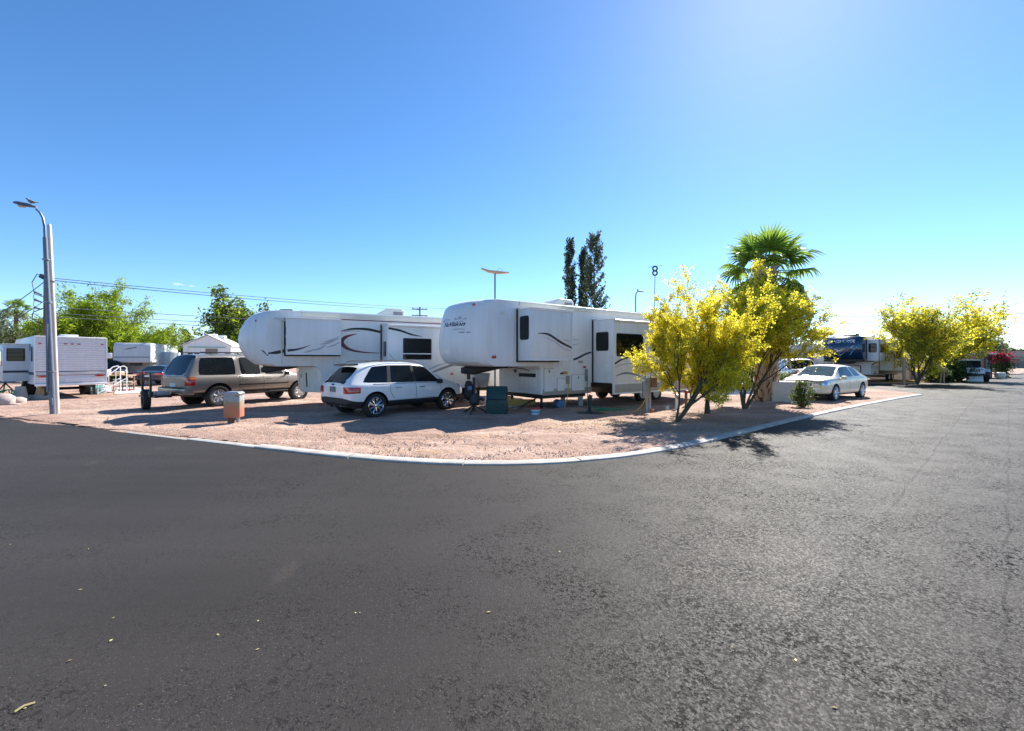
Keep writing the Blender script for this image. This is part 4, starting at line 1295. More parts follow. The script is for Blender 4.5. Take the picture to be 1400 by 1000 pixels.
# ---------------- C: big white trailer with navy swooshes, in the middle
alC = R(35)
uC = Vector((math.cos(alC), math.sin(alC), 0)); vC = Vector((-math.sin(alC), math.cos(alC), 0))
wC = 2.68
OC = atd(740, 15.2)
C = thing('fifth_wheel_trailer', 'white fifth wheel trailer with rounded cap and navy swooshes in the middle', 'trailer', OC + vC * wC / 2, math.pi + alC)
oh, zr, zn = 3.05, 3.74, 1.56
prof = [(-9.4, .90), (-2.42, .90), (-2.42, .52), (-.30, .52), (0, .55), (0, zn - .14), (.10, zn - .02), (oh - .75, zn - .01), (oh - .45, zn + .04), (oh - .22, zn + .14), (oh - .07, zn + .34), (oh, zn + .62), (oh, zn + .9),
        (oh - .05, zn + 1.25), (oh - .13, zr - .55), (oh - .24, zr - .26), (oh - .38, zr - .11), (oh - .62, zr - .02), (oh - .95, zr), (-9.2, zr - .02), (-9.4, zr - .16)]
bodyC, bvC = body_from_profile(C, prof, wC, oh - 1.55, .52, M['white_shell'])
yw = wC / 2
# roof edge, gutter and awning rail
MB().prism([(-9.42, zr - .20), (.95, zr - .17), (.95, zr - .02), (-9.42, zr - .05)], yw - .02, yw + .03, 'y').build('roof_gutter', M['trim_cream'], C, bevel=.01)
MB().box((-4.2, 0, zr + .006), (10.2, wC - .14, .03)).build('roof_membrane', M['roof_white'], C)
air_con(C, -1.75, .15, zr + .01, 1.05, .8, .36)
roof_vent(C, .9, .1, zr); roof_vent(C, -4.6, -.2, zr); roof_vent(C, -6.6, .3, zr)
MB().prism([(.2, zr), (.9, zr), (.85, zr + .10), (.3, zr + .12)], -.9, -.3, 'y').build('skylight', M['plastic_white'], C, bevel=.03)
# bedroom slide
s1 = slide_out(C, 1.02, -.74, yw, .80, 1.74, 3.42, M['white_shell'])
pane(s1, yw + .16, yw + .64, 2.42, 3.20, 1.022, 'x', 1, .09)
yo = yw + .80
ribbon([(.80, 2.62), (.35, 2.60), (-.2, 2.35), (-.70, 2.17)], [.01, .07, .085, .05], yo + .003, 'swoosh', M['navy_decal'], s1)
ribbon([(.55, 2.52), (.10, 2.38), (-.30, 2.15), (-.62, 2.08)], [.006, .035, .03, .02], yo + .003, 'swoosh', M['pale_decal'], s1)
ribbon([(-.28, 2.47), (-.45, 2.42), (-.62, 2.40)], [.006, .03, .006], yo + .003, 'swoosh', M['pale_decal'], s1)
# living-room slide with skirt
s2 = slide_out(C, -2.50, -7.3, yw, 1.02, .92, 3.24, M['white_shell'], skirt=.52)
pane(s2, yw + .18, yw + .80, 2.10, 2.80, -2.498, 'x', 1, .08)
MB().box((-2.495, yw + .72, 1.42), (.03, .34, .34)).build('hatch_panel', M['trim_white'], s2, bevel=.01)
yo = yw + 1.02
pane(s2, -4.15, -2.66, 1.90, 2.74, yo, 'y', 1, .07, fr=.025)
pane(s2, -6.4, -4.7, 1.90, 2.74, yo, 'y', 1, .07, fr=.025)
ribbon([(-2.55, 1.62), (-3.1, 1.82), (-3.8, 1.86), (-4.6, 1.70)], [.08, .06, .05, .01], yo + .003, 'swoosh', M['navy_decal'], s2)
ribbon([(-2.56, 1.50), (-3.0, 1.60), (-3.5, 1.64), (-4.0, 1.58)], [.03, .03, .03, .01], yo + .003, 'swoosh', M['pale_decal'], s2)
ribbon([(-2.62, 1.18), (-3.1, 1.28), (-3.7, 1.22), (-4.3, 1.02)], [.02, .08, .07, .02], yo + .003, 'swoosh', M['grey_decal'], s2)
MB().box((-4.9, yo + .004, .70), (4.72, .012, .36)).build('tan_band', M['tan_shell'], s2, bevel=.004)
# side wall graphics and basement hardware
ribbon([(-1.05, 1.73), (-1.6, 1.80), (-2.1, 1.98), (-2.42, 2.06)], [.01, .08, .07, .06], yw + .003, 'swoosh', M['navy_decal'], C)
for (a, wd) in [([(-1.00, 2.78), (-1.25, 2.70), (-1.55, 2.62)], .05), ([(-.95, 2.62), (-1.25, 2.52), (-1.75, 2.50)], .06), ([(-1.0, 2.50), (-1.2, 2.36), (-1.45, 2.34)], .07),
                ([(-.98, 2.20), (-1.3, 2.27), (-1.8, 2.38)], .05), ([(-1.15, 2.30), (-1.25, 2.15), (-1.22, 2.02)], .05), ([(-.9, 2.42), (-1.0, 2.28), (-.98, 2.10)], .03)]:
    ribbon(a, [.008, wd, .008], yw + .003, 'crest', M['pale_decal'], C)
MB().box((-1.24, yw + .004, .635), (2.36, .012, .22)).build('tan_band', M['tan_shell'], C, bevel=.004)
hatch(C, -.56, -.12, .66, 1.46, yw + .008); hatch(C, -1.06, -.72, .66, 1.10, yw + .008, latch=False)
hatch(C, -2.05, -1.42, .64, 1.22, yw + .008, latch=True)
MB().box((-1.10, yw + .01, 1.62), (.30, .02, .26)).build('vent_panel', M['trim_white'], C, bevel=.006)
MB().box((-1.22, yw + .015, 1.05), (.17, .03, .30)).build('power_inlet', M['tan_wall'], C, bevel=.008)
MB().box((-1.08, yw + .02, 1.30), (.22, .04, .10)).build('porch_light', M['lumber'], C, bevel=.01)
MB().box((-.92, yw + .015, 1.28), (.09, .03, .06)).build('water_inlet', M['black_plastic'], C)
MB().box((-2.15, yw + .015, 1.20), (.14, .03, .44)).build('spigot_cover', M['grey_decal'], C, bevel=.01)
MB().box((-1.85, yw + .02, 1.70), (.20, .04, .08)).build('porch_light', M['tan_shell'], C, bevel=.01)
marker(C, (-2.05, yw + .02, 1.50), (.12, .03, .08), M['light_red'])
hh = bvC.ray_cast(Vector((1.95, 9, 1.86)), Vector((0, -1, 0)))[0]
marker(C, (1.95, hh.y + .005, 1.86), (.15, .05, .09), M['light_red'])
hh = bvC.ray_cast(Vector((1.62, 9, 3.30)), Vector((0, -1, 0)))[0]
marker(C, (1.62, hh.y + .02, 3.30), (.12, .05, .08), M['plastic_white'])
for yy in (.95, -.95):
    hh = bvC.ray_cast(Vector((12, yy, zr - .20)), Vector((-1, 0, 0)))[0]
    marker(C, (hh.x, yy, zr - .20), (.05, .13, .08), M['light_red'])
# cap lettering
cap_text(bvC, 'NuVision', .20, M['navy_decal'], C, .36, 2.86, 1.30, .35, .006)
cap_poly(bvC, [(.46, 2.74), (.86, 2.735), (.88, 2.765), (.50, 2.775)], M['pale_decal'], C, 'script_print', n=4)
cap_poly(bvC, [(.70, 2.64), (1.02, 2.635), (1.02, 2.66), (.70, 2.665)], M['navy_decal'], C, 'script_print', n=4)
for (a, b2) in [((-.62, 3.02), (-.45, 3.14)), ((-.45, 3.08), (-.30, 3.16)), ((-.28, 3.06), (-.12, 3.13)), ((.10, 3.06), (.24, 3.15)), ((.24, 3.07), (.42, 3.18)), ((.42, 3.06), (.58, 3.12)), ((-.52, 2.98), (-.22, 3.02)), ((.12, 2.98), (.50, 3.02))]:
    a = (a[0] + .32, a[1]); b2 = (b2[0] + .32, b2[1])
    cap_poly(bvC, [(a[0], a[1]), (b2[0], a[1] + .01), (b2[0] - .05, b2[1]), (a[0] + .06, b2[1] - .02)], M['pale_decal'], C, 'mountain_print', n=3)
# basement front: recessed locker with black handle slot, second hatch lines
MB().box((.006, .55, 1.02), (.02, 1.05, .72)).build('front_locker', M['cream_shell'], C, bevel=.015)
MB().box((.02, .55, 1.22), (.02, 1.0, .13)).build('locker_slot', M['black_plastic'], C)
MB().box((.02, .98, .78), (.02, .16, .10)).build('locker_latch', M['plastic_white'], C)
MB().box((.012, -.2, 1.36), (.03, .14, .11)).build('plug_socket', M['black_plastic'], C, bevel=.01)
# king pin box and legs
MB().prism([(.55, zn), (2.05, zn), (2.28, zn - .06), (2.28, zn - .26), (2.05, zn - .30), (1.2, zn - .14), (.55, zn - .05)], -.28, .28, 'y').build('pin_box', M['black_metal'], C, bevel=.02)
MB().tube([(2.12, 0, zn - .28), (2.12, 0, zn - .46)], .06, 12).build('king_pin', M['black_metal'], C)
for s in (1, -1): landing_leg(C, -.35, s * .92, .52)
MB().tube([(-.36, .92, .5), (.35, .60, .10)], .025, 6).build('leg_brace', M['black_metal'], C)
chassis(C, -.2, -9.3, .90, wC); trailer_wheels(C, (-5.6, -6.5), 1.12)
MB().box((-5.9, 0, .62), (3.2, 1.9, .5)).build('holding_tank', M['black_plastic'], C, bevel=.03)
MB().box((-1.25, 0, .46), (2.2, 2.2, .14)).build('basement_pan', M['black_plastic'], C)

# ---------------- B: white trailer with maroon crescent
alB = R(29)
uB = Vector((math.cos(alB), math.sin(alB), 0)); vB = Vector((-math.sin(alB), math.cos(alB), 0))
wB = 2.5
OB = atd(443, 15.9)
B = thing('fifth_wheel_trailer', 'white fifth wheel trailer with maroon crescent decal behind the white crossover', 'trailer', OB + vB * wB / 2, math.pi + alB)
oh, zr, zn = 2.72, 3.50, 1.54
prof = [(-9.0, .62), (-.30, .55), (0, .62), (.12, zn - .22), (.20, zn - .06), (.34, zn), (oh - .9, zn), (oh - .52, zn + .07), (oh - .24, zn + .30), (oh - .06, zn + .62), (oh, zn + .95),
        (oh - .07, zn + 1.30), (oh - .22, zr - .36), (oh - .40, zr - .16), (oh - .66, zr - .03), (oh - 1.0, zr), (-8.8, zr + .02), (-9.0, zr - .12)]
bodyB, bvB = body_from_profile(B, prof, wB, oh - 1.45, .60, M['white_shell'])
yw = wB / 2
MB().prism([(-9.02, zr - .18), (.75, zr - .20), (.75, zr - .04), (-9.02, zr - .02)], yw - .02, yw + .03, 'y').build('roof_gutter', M['trim_cream'], B, bevel=.01)
MB().prism([(-9.02, zr - .26), (-.55, zr - .26), (-.55, zr - .23), (-9.02, zr - .23)], yw - .02, yw + .02, 'y').build('gutter_stripe', M['maroon_decal'], B)
MB().box((-4.0, 0, zr + .012), (9.6, wB - .14, .03)).build('roof_membrane', M['roof_white'], B)
air_con(B, -2.65, .1, zr + .02, 1.0, .8, .33)
roof_vent(B, 1.2, .3, zr, .5, M['black_plastic']); roof_vent(B, -1.0, .0, zr, .5); roof_vent(B, -4.0, .3, zr)
s1 = slide_out(B, 1.24, -.50, yw, .55, 1.95, 3.18, M['white_shell'], trim=False)
for zz in (2.75, 2.40): pane(s1, yw + .14, yw + .42, zz - .15, zz + .15, 1.242, 'x', 1, .03)
MB().box((.37, yw + .556, 1.96), (1.74, .03, .03)).build('trim', M['trim_white'], s1)
MB().box((-.49, yw + .556, 2.565), (.03, .03, 1.18)).build('trim', M['trim_white'], s1)
yo = yw + .55
ribbon([(1.20, 2.08), (.85, 2.14), (.50, 2.27)], [.09, .06, .008], yo + .003, 'swoosh', M['navy_decal'], s1)
for (a, wd) in [([(.70, 2.02), (.52, 2.07), (.38, 2.13)], .06), ([(.45, 2.10), (.2, 2.16), (.0, 2.30)], .07), ([(.2, 2.30), (-.1, 2.38), (-.42, 2.52)], .08), ([(0, 2.20), (-.25, 2.28), (-.46, 2.40)], .06), ([(.1, 2.40), (-.15, 2.46), (-.46, 2.60)], .05)]:
    ribbon(a, [.01, wd, .03], yo + .003, 'torn_stripe', M['pale_decal'], s1)
s2 = slide_out(B, -2.05, -6.8, yw, .95, .66, 3.08, M['white_shell'], trim=False)
yo = yw + .95
pane(s2, yw + .35, yw + .75, 1.90, 2.45, -2.048, 'x', 1, .03, split=None)
pane(s2, -3.72, -2.62, 1.78, 2.58, yo, 'y', 1, .05, split=2.0)
pane(s2, -6.3, -5.0, 1.78, 2.58, yo, 'y', 1, .05)
ribbon([(-2.08, 2.93), (-2.5, 2.86), (-2.95, 2.72), (-3.35, 2.66)], [.08, .08, .06, .01], yo + .003, 'swoosh', M['black_decal'], s2)
ribbon([(-3.5, 1.35), (-3.9, 1.52), (-4.4, 1.68)], [.02, .07, .01], yo + .003, 'swoosh', M['pale_decal'], s2)
ribbon([(-3.6, 1.22), (-4.1, 1.42), (-4.8, 1.62), (-5.6, 1.70)], [.02, .09, .08, .02], yo + .003, 'swoosh', M['grey_decal'], s2)
marker(s2, (-4.55, yo + .01, 1.22), (.12, .03, .07), M['light_amber'])
ribbon([(-.56, 2.82), (-.95, 2.92), (-1.5, 2.93), (-2.0, 2.84)], [.02, .07, .10, .09], yw + .003, 'swoosh', M['black_decal'], B)
ribbon([(-1.15, 2.75), (-.75, 2.62), (-.60, 2.40), (-.85, 2.17), (-1.35, 2.06), (-2.0, 2.03)], [.01, .10, .17, .10, .05, .015], yw + .004, 'crescent', M['maroon_decal'], B)
ribbon([(-1.10, 2.70), (-.88, 2.55), (-.80, 2.40), (-.98, 2.22), (-1.4, 2.12)], [.006, .03, .035, .03, .006], yw + .007, 'crescent', M['white_shell'], B)
ribbon([(-.6, 2.78), (-.9, 2.85), (-1.3, 2.84)], [.01, .04, .008], yw + .003, 'swoosh', M['pale_decal'], B)
hh = bvB.ray_cast(Vector((1.6, 9, 2.1)), Vector((0, -1, 0)))[0]
for i, (x0_, x1_) in enumerate([(1.30, 1.62)]):
    pts = [(2.0, 2.12), (1.75, 2.02), (1.28, 2.14), (1.28, 2.02), (1.78, 1.90)]
    vs = []
    for (x, z) in pts:
        h2 = bvB.ray_cast(Vector((x, 9, z)), Vector((0, -1, 0)))[0]
        vs.append((x, (h2.y if h2 is not None else 1.2) + .006, z))
    MB().add(vs, [(0, 1, 4), (1, 2, 3, 4)]).build('cap_vent_print', M['black_decal'], B)
hh = bvB.ray_cast(Vector((12, .95, 3.10)), Vector((-1, 0, 0)))[0]
marker(B, (hh.x, .95, 3.12), (.04, .09, .07), M['light_red'])
for k in range(4):
    cap_poly(bvB, [(-.65 + .12 * k, 2.66 + .09 * k), (.15 + .1 * k, 2.72 + .09 * k), (.10 + .1 * k, 2.78 + .09 * k), (-.60 + .12 * k, 2.70 + .09 * k)], M['light_blue'] if k < 0 else M['pale_decal'], B, 'cap_print', n=5)
ribs = cap_poly(bvB, [(-.9, 2.05), (-.75, 2.22), (-.68, 2.40), (-.95, 2.25)], M['pale_decal'], B, 'cap_print', n=4)
MB().tube([(1.75, yw - .10, 3.22), (1.45, yw + .06, 3.20), (1.2, yw + .10, 3.12)], .03, 6).build('rolled_awning_arm', M['trim_cream'], B)
fl = MB()
pl = [(-.1, 1.22), (.10, 1.20), (.80, .42), (.80, -1.22), (-.1, -1.22)]
fl.add([(x, y, 1.53) for x, y in pl] + [(x * .86, y * .97, .58) for x, y in pl], [(4, 3, 2, 1, 0), (5, 6, 7, 8, 9)] + [(i, (i + 1) % 5, 5 + (i + 1) % 5, 5 + i) for i in range(5)])
fl.build('front_compartment', M['cream_shell'], B, bevel=.03)
def chamfer_pt(t, z, off):
    k = 1 - (1.53 - z) / .95 * .10
    a0 = Vector((.10, 1.20)) * k; a1 = Vector((.80, .42)) * k
    q = a0.lerp(a1, t) + Vector((.744, .668)) * off
    return (q.x, q.y, z)
for nm, t0, t1, z0_, z1_, of, m_ in (('front_locker', .16, .84, .74, 1.40, .012, M['trim_cream']), ('locker_strut', .62, .67, .78, 1.30, .024, M['black_plastic']), ('locker_latch', .88, .93, 1.12, 1.24, .02, M['steel_grey'])):
    qd = [chamfer_pt(t0, z0_, of), chamfer_pt(t1, z0_, of), chamfer_pt(t1, z1_, of), chamfer_pt(t0, z1_, of)]
    bk = [chamfer_pt(t0, z0_, -.03), chamfer_pt(t1, z0_, -.03), chamfer_pt(t1, z1_, -.03), chamfer_pt(t0, z1_, -.03)]
    MB().add(qd + bk, [(0, 1, 2, 3), (7, 6, 5, 4), (0, 4, 5, 1), (1, 5, 6, 2), (2, 6, 7, 3), (3, 7, 4, 0)]).build(nm, m_, B, bevel=.006)
marker(B, (-.35, yw + .01, 1.25), (.12, .03, .07), M['light_amber'])
MB().prism([(.45, zn), (1.8, zn), (2.0, zn - .05), (2.0, zn - .22), (1.8, zn - .25), (.9, zn - .08)], -.26, .26, 'y').build('pin_box', M['black_metal'], B, bevel=.02)
for s in (1, -1): landing_leg(B, -.3, s * .85, .55)
chassis(B, -.2, -8.9, .62, wB); trailer_wheels(B, (-5.0, -5.9), 1.05)
hatch(B, -1.4, -.6, .72, 1.30, yw + .002)

# ---------------- D: trailer with navy moulded cap, far right
alD = R(36)
uD = Vector((math.cos(alD), math.sin(alD), 0)); vD = Vector((-math.sin(alD), math.cos(alD), 0))
wD = 2.55
OD = atd(1190, 34.0)
D = thing('fifth_wheel_trailer', 'fifth wheel trailer with glossy navy cap and silver chevrons beyond the sedan', 'trailer', OD + vD * wD / 2, math.pi + alD)
oh, zr, zn = 2.5, 3.58, 1.72
prof = [(-9.5, .60), (-.2, .60), (0, .66), (0, zn - .10), (.10, zn), (1.0, zn), (oh - .95, zr - .03), (-9.3, zr), (-9.5, zr - .1)]
bodyD, _ = body_from_profile(D, prof, wD, oh - 1.6, .2, M['white_shell'])
capp = [(oh - 1.75, zn + .1), (oh - .55, zn + .12), (oh - .20, zn + .34), (oh - .02, zn + .65), (oh, zn + .95), (oh - .08, zr - .45), (oh - .24, zr - .16), (oh - .5, zr), (oh - 1.6, zr + .02)]
capD, bvD = body_from_profile(D, capp, wD + .03, oh - 1.4, .42, M['navy_shell'], name='front_cap')
cap_text(bvD, 'SANDPIPER', .30, M['trim_white'], D, .02, 3.10, 1.15, .30, .014, rise=.0)
for s in (1, -1):
    cap_poly(bvD, [(s * .95, 2.86), (s * .80, 2.84), (s * .02, 2.02), (s * .02, 2.16)], M['silver_decal'], D, 'chevron', n=6)
    cap_poly(bvD, [(s * .62, 2.78), (s * .50, 2.76), (s * .01, 2.42), (s * .01, 2.52)], M['silver_decal'], D, 'chevron', n=5)
    cap_poly(bvD, [(s * .42, 2.60), (s * .34, 2.58), (s * .01, 2.30), (s * .01, 2.36)], M['pale_decal'], D, 'chevron', n=5)
    cap_poly(bvD, [(s * 1.16, 2.90), (s * 1.10, 2.94), (s * .48, 2.02), (s * .55, 2.00)], M['light_blue'], D, 'chevron', n=5)
MB().prism([(.1, zn + .09), (oh - .75, zn + .11), (1.9, zn - .26), (.6, zn - .26), (.1, zn - .16)], -.4, .4, 'y').build('pin_box', M['black_metal'], D, bevel=.02)
MB().box((.95, 0, zn + .02), (1.7, wD - .1, .16)).build('cap_underside', M['black_plastic'], D)
yw = wD / 2
MB().prism(rect_rounded(-.70, .70, .80, 1.36, .06), 0.0, .02, 'x').build('locker_frame', M['black_plastic'], D, smooth=40)
MB().prism(rect_rounded(-.64, .64, .86, 1.30, .05), 0.0, .035, 'x').build('front_locker', M['white_shell'], D, smooth=40)
sd = slide_out(D, .9, -.65, yw, .75, 1.72, 3.30, M['white_shell'], trim=False)
for xx in (.9 - .02, -.65 + .02): MB().box((xx, yw + .757, 2.5), (.06, .02, 1.58)).build('trim', M['black_plastic'], sd)
pane(sd, yw + .12, yw + .62, 2.35, 3.05, .902, 'x', 1, .10)
pane(sd, -.4, .6, 2.35, 3.0, yw + .75, 'y', 1, .06)
sd2 = slide_out(D, -2.1, -6.6, yw, .95, .95, 3.22, M['white_shell'], trim=False)
MB().box((-2.12, yw + .957, 2.08), (.06, .02, 2.26)).build('trim', M['black_plastic'], sd2)
pane(sd2, -4.4, -2.6, 1.9, 2.7, yw + .95, 'y', 1, .06)
air_con(D, -.2, .0, zr + .01, .95, .8, .30, M['black_plastic']); air_con(D, -4.2, .0, zr + .01, .95, .8, .30, M['grey_shell']); roof_vent(D, 1.2, -.5, zr, .5, M['grey_shell'])
ribbon([(-.1, 1.2), (-.8, 1.5), (-2.0, 1.62)], [.03, .12, .02], yw + .003, 'swoosh', M['black_decal'], D)
hatch(D, -.9, -.25, .7, 1.3, yw + .002, m=M['grey_shell']); hatch(D, -1.9, -1.2, .7, 1.3, yw + .002, m=M['grey_shell'])
chassis(D, -.2, -9.3, .66, wD); trailer_wheels(D, (-5.4, -6.3), 1.05)
for s in (1, -1): landing_leg(D, -.3, s * .9, .6)
MB().prism([(-9.4, .64), (-.5, .64), (-.5, .9), (-9.4, .9)], yw - .01, yw + .012, 'y').build('dark_band', M['black_decal'], D)

# wall seams, mouldings and awning hardware on the three fifth wheels
def wall_detail(root, yw, xs, z0, z1, cap_x, rail=None, screws=True):
    for x in xs:
        MB().box((x, yw + .001, (z0 + z1) / 2), (.018, .006, z1 - z0)).build('wall_seam', M['trim_white'], root)
    MB().box((cap_x, yw + .004, (z1 + 1.62) / 2), (.045, .014, z1 - 1.62)).build('cap_moulding', M['trim_cream'], root, bevel=.004)
    if rail:
        x0, x1, z = rail
        MB().tube([(x0, yw + .06, z), (x1, yw + .06, z)], .045, 10).build('awning_roll', M['trim_cream'], root)
        for xx in (x0 - .05, x1 + .05):
            MB().box((xx, yw + .05, z), (.06, .12, .12)).build('awning_bracket', M['steel_grey'], root, bevel=.01)
wall_detail(C, wC / 2, (-1.3,), 1.60, 3.5, 1.16)
wall_detail(B, wB / 2, (-1.75,), 1.60, 3.2, 1.36)
wall_detail(D, wD / 2, (-1.4,), 1.70, 3.4, 1.02, None)
for (root, yo, x0, x1, z) in ((C, wC / 2 + 1.02, -2.55, -7.25, 3.20), (B, wB / 2 + .95, -2.1, -6.75, 3.04)):
    MB().tube([(x0, yo + .05, z), (x1, yo + .05, z)], .04, 10).build('topper_roll', M['trim_white'], root)
MB().box((1.45, wC / 2 - .08, 1.50), (.5, .02, .02)).build('umbilical_clip', M['black_plastic'], C)
MB().tube([(1.0, .9, 1.52), (.55, 1.05, 1.46), (.08, .75, 1.38)], .014, 6).build('umbilical_cord', M['black_plastic'], C)

# ---------------- A: ribbed aluminium travel trailer on the left, rear wall to the camera
fA = Vector((-.80, .60, 0)).normalized()
lA = Vector((-fA.y, fA.x, 0))
wA = 2.36
cornA = atd(47, 19.2)
A = thing('travel_trailer', 'ribbed aluminium travel trailer with its rear wall to the road behind the lamp post', 'trailer', cornA - lA * wA / 2, math.atan2(fA.y, fA.x))
prof = [(0, .68), (7.2, .62), (7.4, .8), (7.25, 2.2), (6.9, 2.78), (6.6, 2.84), (.05, 2.84), (0, 2.80)]
body_from_profile(A, prof, wA, 99, 0, M['alu_shell'], ny=2, bevel=.02)
zz = [.70]; poly = []
z = .74
poly.append((-.004, .70))
k = 0
while z < 2.76:
    poly += [(-.008, z), (-.022, z + .018), (-.022, z + .055), (-.008, z + .075)]
    z += .105; k += 1
    if 1.02 < z < 1.30: z = 1.30
poly.append((-.004, 2.78)); poly += [(.02, 2.78), (.02, .70)]
MB().prism(poly, -wA / 2 + .03, wA / 2 - .03, 'y').build('ribbed_rear_panel', M['alu_shell'], A, smooth=None)
MB().box((-.012, 0, 1.16), (.02, wA - .1, .20)).build('belt_moulding', M['grey_shell'], A, bevel=.006)
MB().box((-.024, 0, 1.245), (.01, wA - .1, .03)).build('belt_stripe', M['navy_decal'], A)
MB().box((-.024, 0, 1.08), (.01, wA - .1, .02)).build('belt_stripe', M['maroon_decal'], A)
for s in (1, -1):
    MB().box((-.015, s * (wA / 2 - .006), 1.76), (.06, .04, 2.12)).build('corner_trim', M['trim_white'], A, bevel=.01)
    tl = MB().box((-.04, s * .92, 1.04), (.05, .30, .10)).build('tail_light', M['light_red'], A, bevel=.01)
    MB().box((-.045, s * .92 + s * .12, 1.04), (.05, .06, .09)).build('turn_signal', M['light_amber'], tl)
    marker(A, (-.03, s * 1.02, 2.50), (.04, .10, .05), M['light_red'])
for yy in (-.22, 0, .22): marker(A, (-.03, yy, 2.50), (.04, .10, .05), M['light_red'])
MB().box((-.015, 0, 2.80), (.06, wA, .05)).build('roof_trim', M['trim_white'], A, bevel=.01)
MB().box((-.03, -.25, .86), (.03, 1.0, .22)).build('bumper_hatch', M['alu_shell'], A, bevel=.008)
MB().box((-.06, 0, .66), (.14, wA, .10)).build('rear_bumper', M['trim_white'], A, bevel=.015)
roof_vent(A, .9, .0, 2.84, .6)
roof_vent(A, 3.4, .3, 2.84, .4)
pane(A, .55, .95, 1.7, 2.35, wA / 2, 'y', 1, .04); pane(A, 1.25, 1.42, 2.2, 2.5, wA / 2, 'y', 1, .03)
MB().prism([(0, 1.10), (7.0, 1.10), (7.0, 1.22), (0, 1.22)], wA / 2, wA / 2 + .006, 'y').build('side_stripe', M['navy_decal'], A)
sa = slide_out(A, 4.6, 1.75, wA / 2, .78, .80, 2.48, M['alu_shell'], trim=False, gap=False)
pane(sa, wA / 2 + .12, wA / 2 + .68, 1.72, 2.30, 1.748, 'x', -1, .03, fr=.035)
for zz in (1.92, 2.10): MB().box((1.735, wA / 2 + .40, zz), (.03, .50, .025)).build('louvre_bar', M['black_plastic'], sa)
MB().box((1.745, wA / 2 + .40, 1.24), (.012, .76, .10)).build('slide_stripe', M['navy_decal'], sa)
pane(sa, 2.2, 4.0, 1.5, 2.2, wA / 2 + .78, 'y', 1, .03)
chassis(A, 7.0, .1, .68, wA); trailer_wheels(A, (3.0, 3.85), .95, .33)
for s in (1, -1):
    MB().box((.35, s * .8, .42), (.08, .08, .5)).build('stabiliser_jack', M['black_metal'], A)
MB().box((-.02, -wA / 2 - .10, 1.98), (.05, .20, .26)).build('side_panel_box', M['trim_white'], A, bevel=.01)

# ---------------- E: grey fifth wheel parked far back
p = atd(190, 39.0)
cdir = Vector((-p.x, -p.y, 0)).normalized()
E = thing('fifth_wheel_trailer', 'light grey fifth wheel trailer far back beside the big green tree', 'trailer', p, math.atan2(cdir.y, cdir.x) - R(14))
oh, zr, zn = 1.9, 3.25, 1.55
prof = [(-8, .60), (0, .60), (0, zn), (oh - .1, zn), (oh, zn + .1), (oh - .12, zr - .25), (oh - .3, zr), (-8, zr)]
bE, bvE = body_from_profile(E, prof, 2.5, 99, 0, M['grey_shell'], ny=4, bevel=.05)
cap_poly(bvE, [(-1.2, 1.98), (1.2, 1.98), (1.2, 2.07), (-1.2, 2.07)], M['grey_decal'], E, 'stripe', n=2)
for k in range(3):
    cap_poly(bvE, [(-.45 + k * .2, 2.66 + .05 * k), (-.1 + k * .2, 2.74 + .05 * k), (-.14 + k * .2, 2.80 + .05 * k), (-.5 + k * .2, 2.70 + .05 * k)], M['navy_decal'], E, 'cap_print', n=2)
MB().box((.015, 0, 1.42), (.03, .5, .30)).build('junction_box', M['tank_blue'], E, bevel=.01)
MB().box((.02, 0, .98), (.03, 2.2, .60)).build('front_locker', M['grey_shell'], E, bevel=.01)
MB().prism([(.3, zn), (1.4, zn), (1.4, zn - .22), (.3, zn - .05)], -.25, .25, 'y').build('pin_box', M['black_metal'], E)
MB().box((-4, 1.55, 1.6), (4, .62, 1.9)).build('slide_out', M['white_shell'], E, bevel=.02)
chassis(E, -.2, -7.8, .62, 2.5); trailer_wheels(E, (-4.4, -5.3), 1.0)
for s in (1, -1): landing_leg(E, -.3, s * .9, .6)

# ---------------- F: white park trailer with a gabled end, behind the wagon
p = atd(303, 37.0)
F = thing('park_trailer', 'white gabled park trailer with bright roof behind the pewter wagon', 'trailer', p, R(25))
gw = 3.4
yl = [(-gw / 2, .5), (gw / 2, .5), (gw / 2, 3.0), (0, 3.85), (-gw / 2, 3.0)]
MB().prism(yl, -9, 0, 'x').build('body', M['white_shell'], F, smooth=None)
# roof sheets
for s in (1, -1):
    MB().add([(-9.1, s * (gw / 2 + .12), 2.96), (.14, s * (gw / 2 + .12), 2.96), (.14, 0, 3.90), (-9.1, 0, 3.90), (-9.1, s * (gw / 2 + .12), 3.02), (.14, s * (gw / 2 + .12), 3.02), (.14, 0, 3.96), (-9.1, 0, 3.96)],
             [(0, 1, 2, 3), (7, 6, 5, 4), (0, 4, 5, 1), (1, 5, 6, 2), (2, 6, 7, 3), (3, 7, 4, 0)]).build('roof_sheet', M['roof_white'], F, smooth=None)
F.location = p + Vector((-1.2, 0, 0)); F.rotation_euler = (0, 0, R(-68))
pane(F, -.15, .75, 1.0, 2.75, 0, 'x', 1, .02, M['grey_decal'], M['brown_wall'], 'door')
for yy in (-1.2, -.75): pane(F, yy - .17, yy + .17, 1.9, 2.4, 0, 'x', 1, .02)
pane(F, -2.2, -1.4, 1.9, 2.4, gw / 2, 'y', 1, .03); pane(F, -5.2, -4.0, 1.9, 2.4, gw / 2, 'y', 1, .03)
MB().box((-.5, gw / 2 + .02, 2.75), (.16, .04, .12)).build('vent_cap', M['black_plastic'], F)
ac = air_con(F, -2.2, .55, 3.55, .9, .7, .42, M['grey_shell'])
roof_vent(F, -1.0, -.2, 3.85, .5); air_con(F, -.9, .2, 3.72, .8, .6, .3)
MB().box((.05, 0, 2.86), (.10, gw - .8, .06)).build('porch_rail', M['teal'], F)

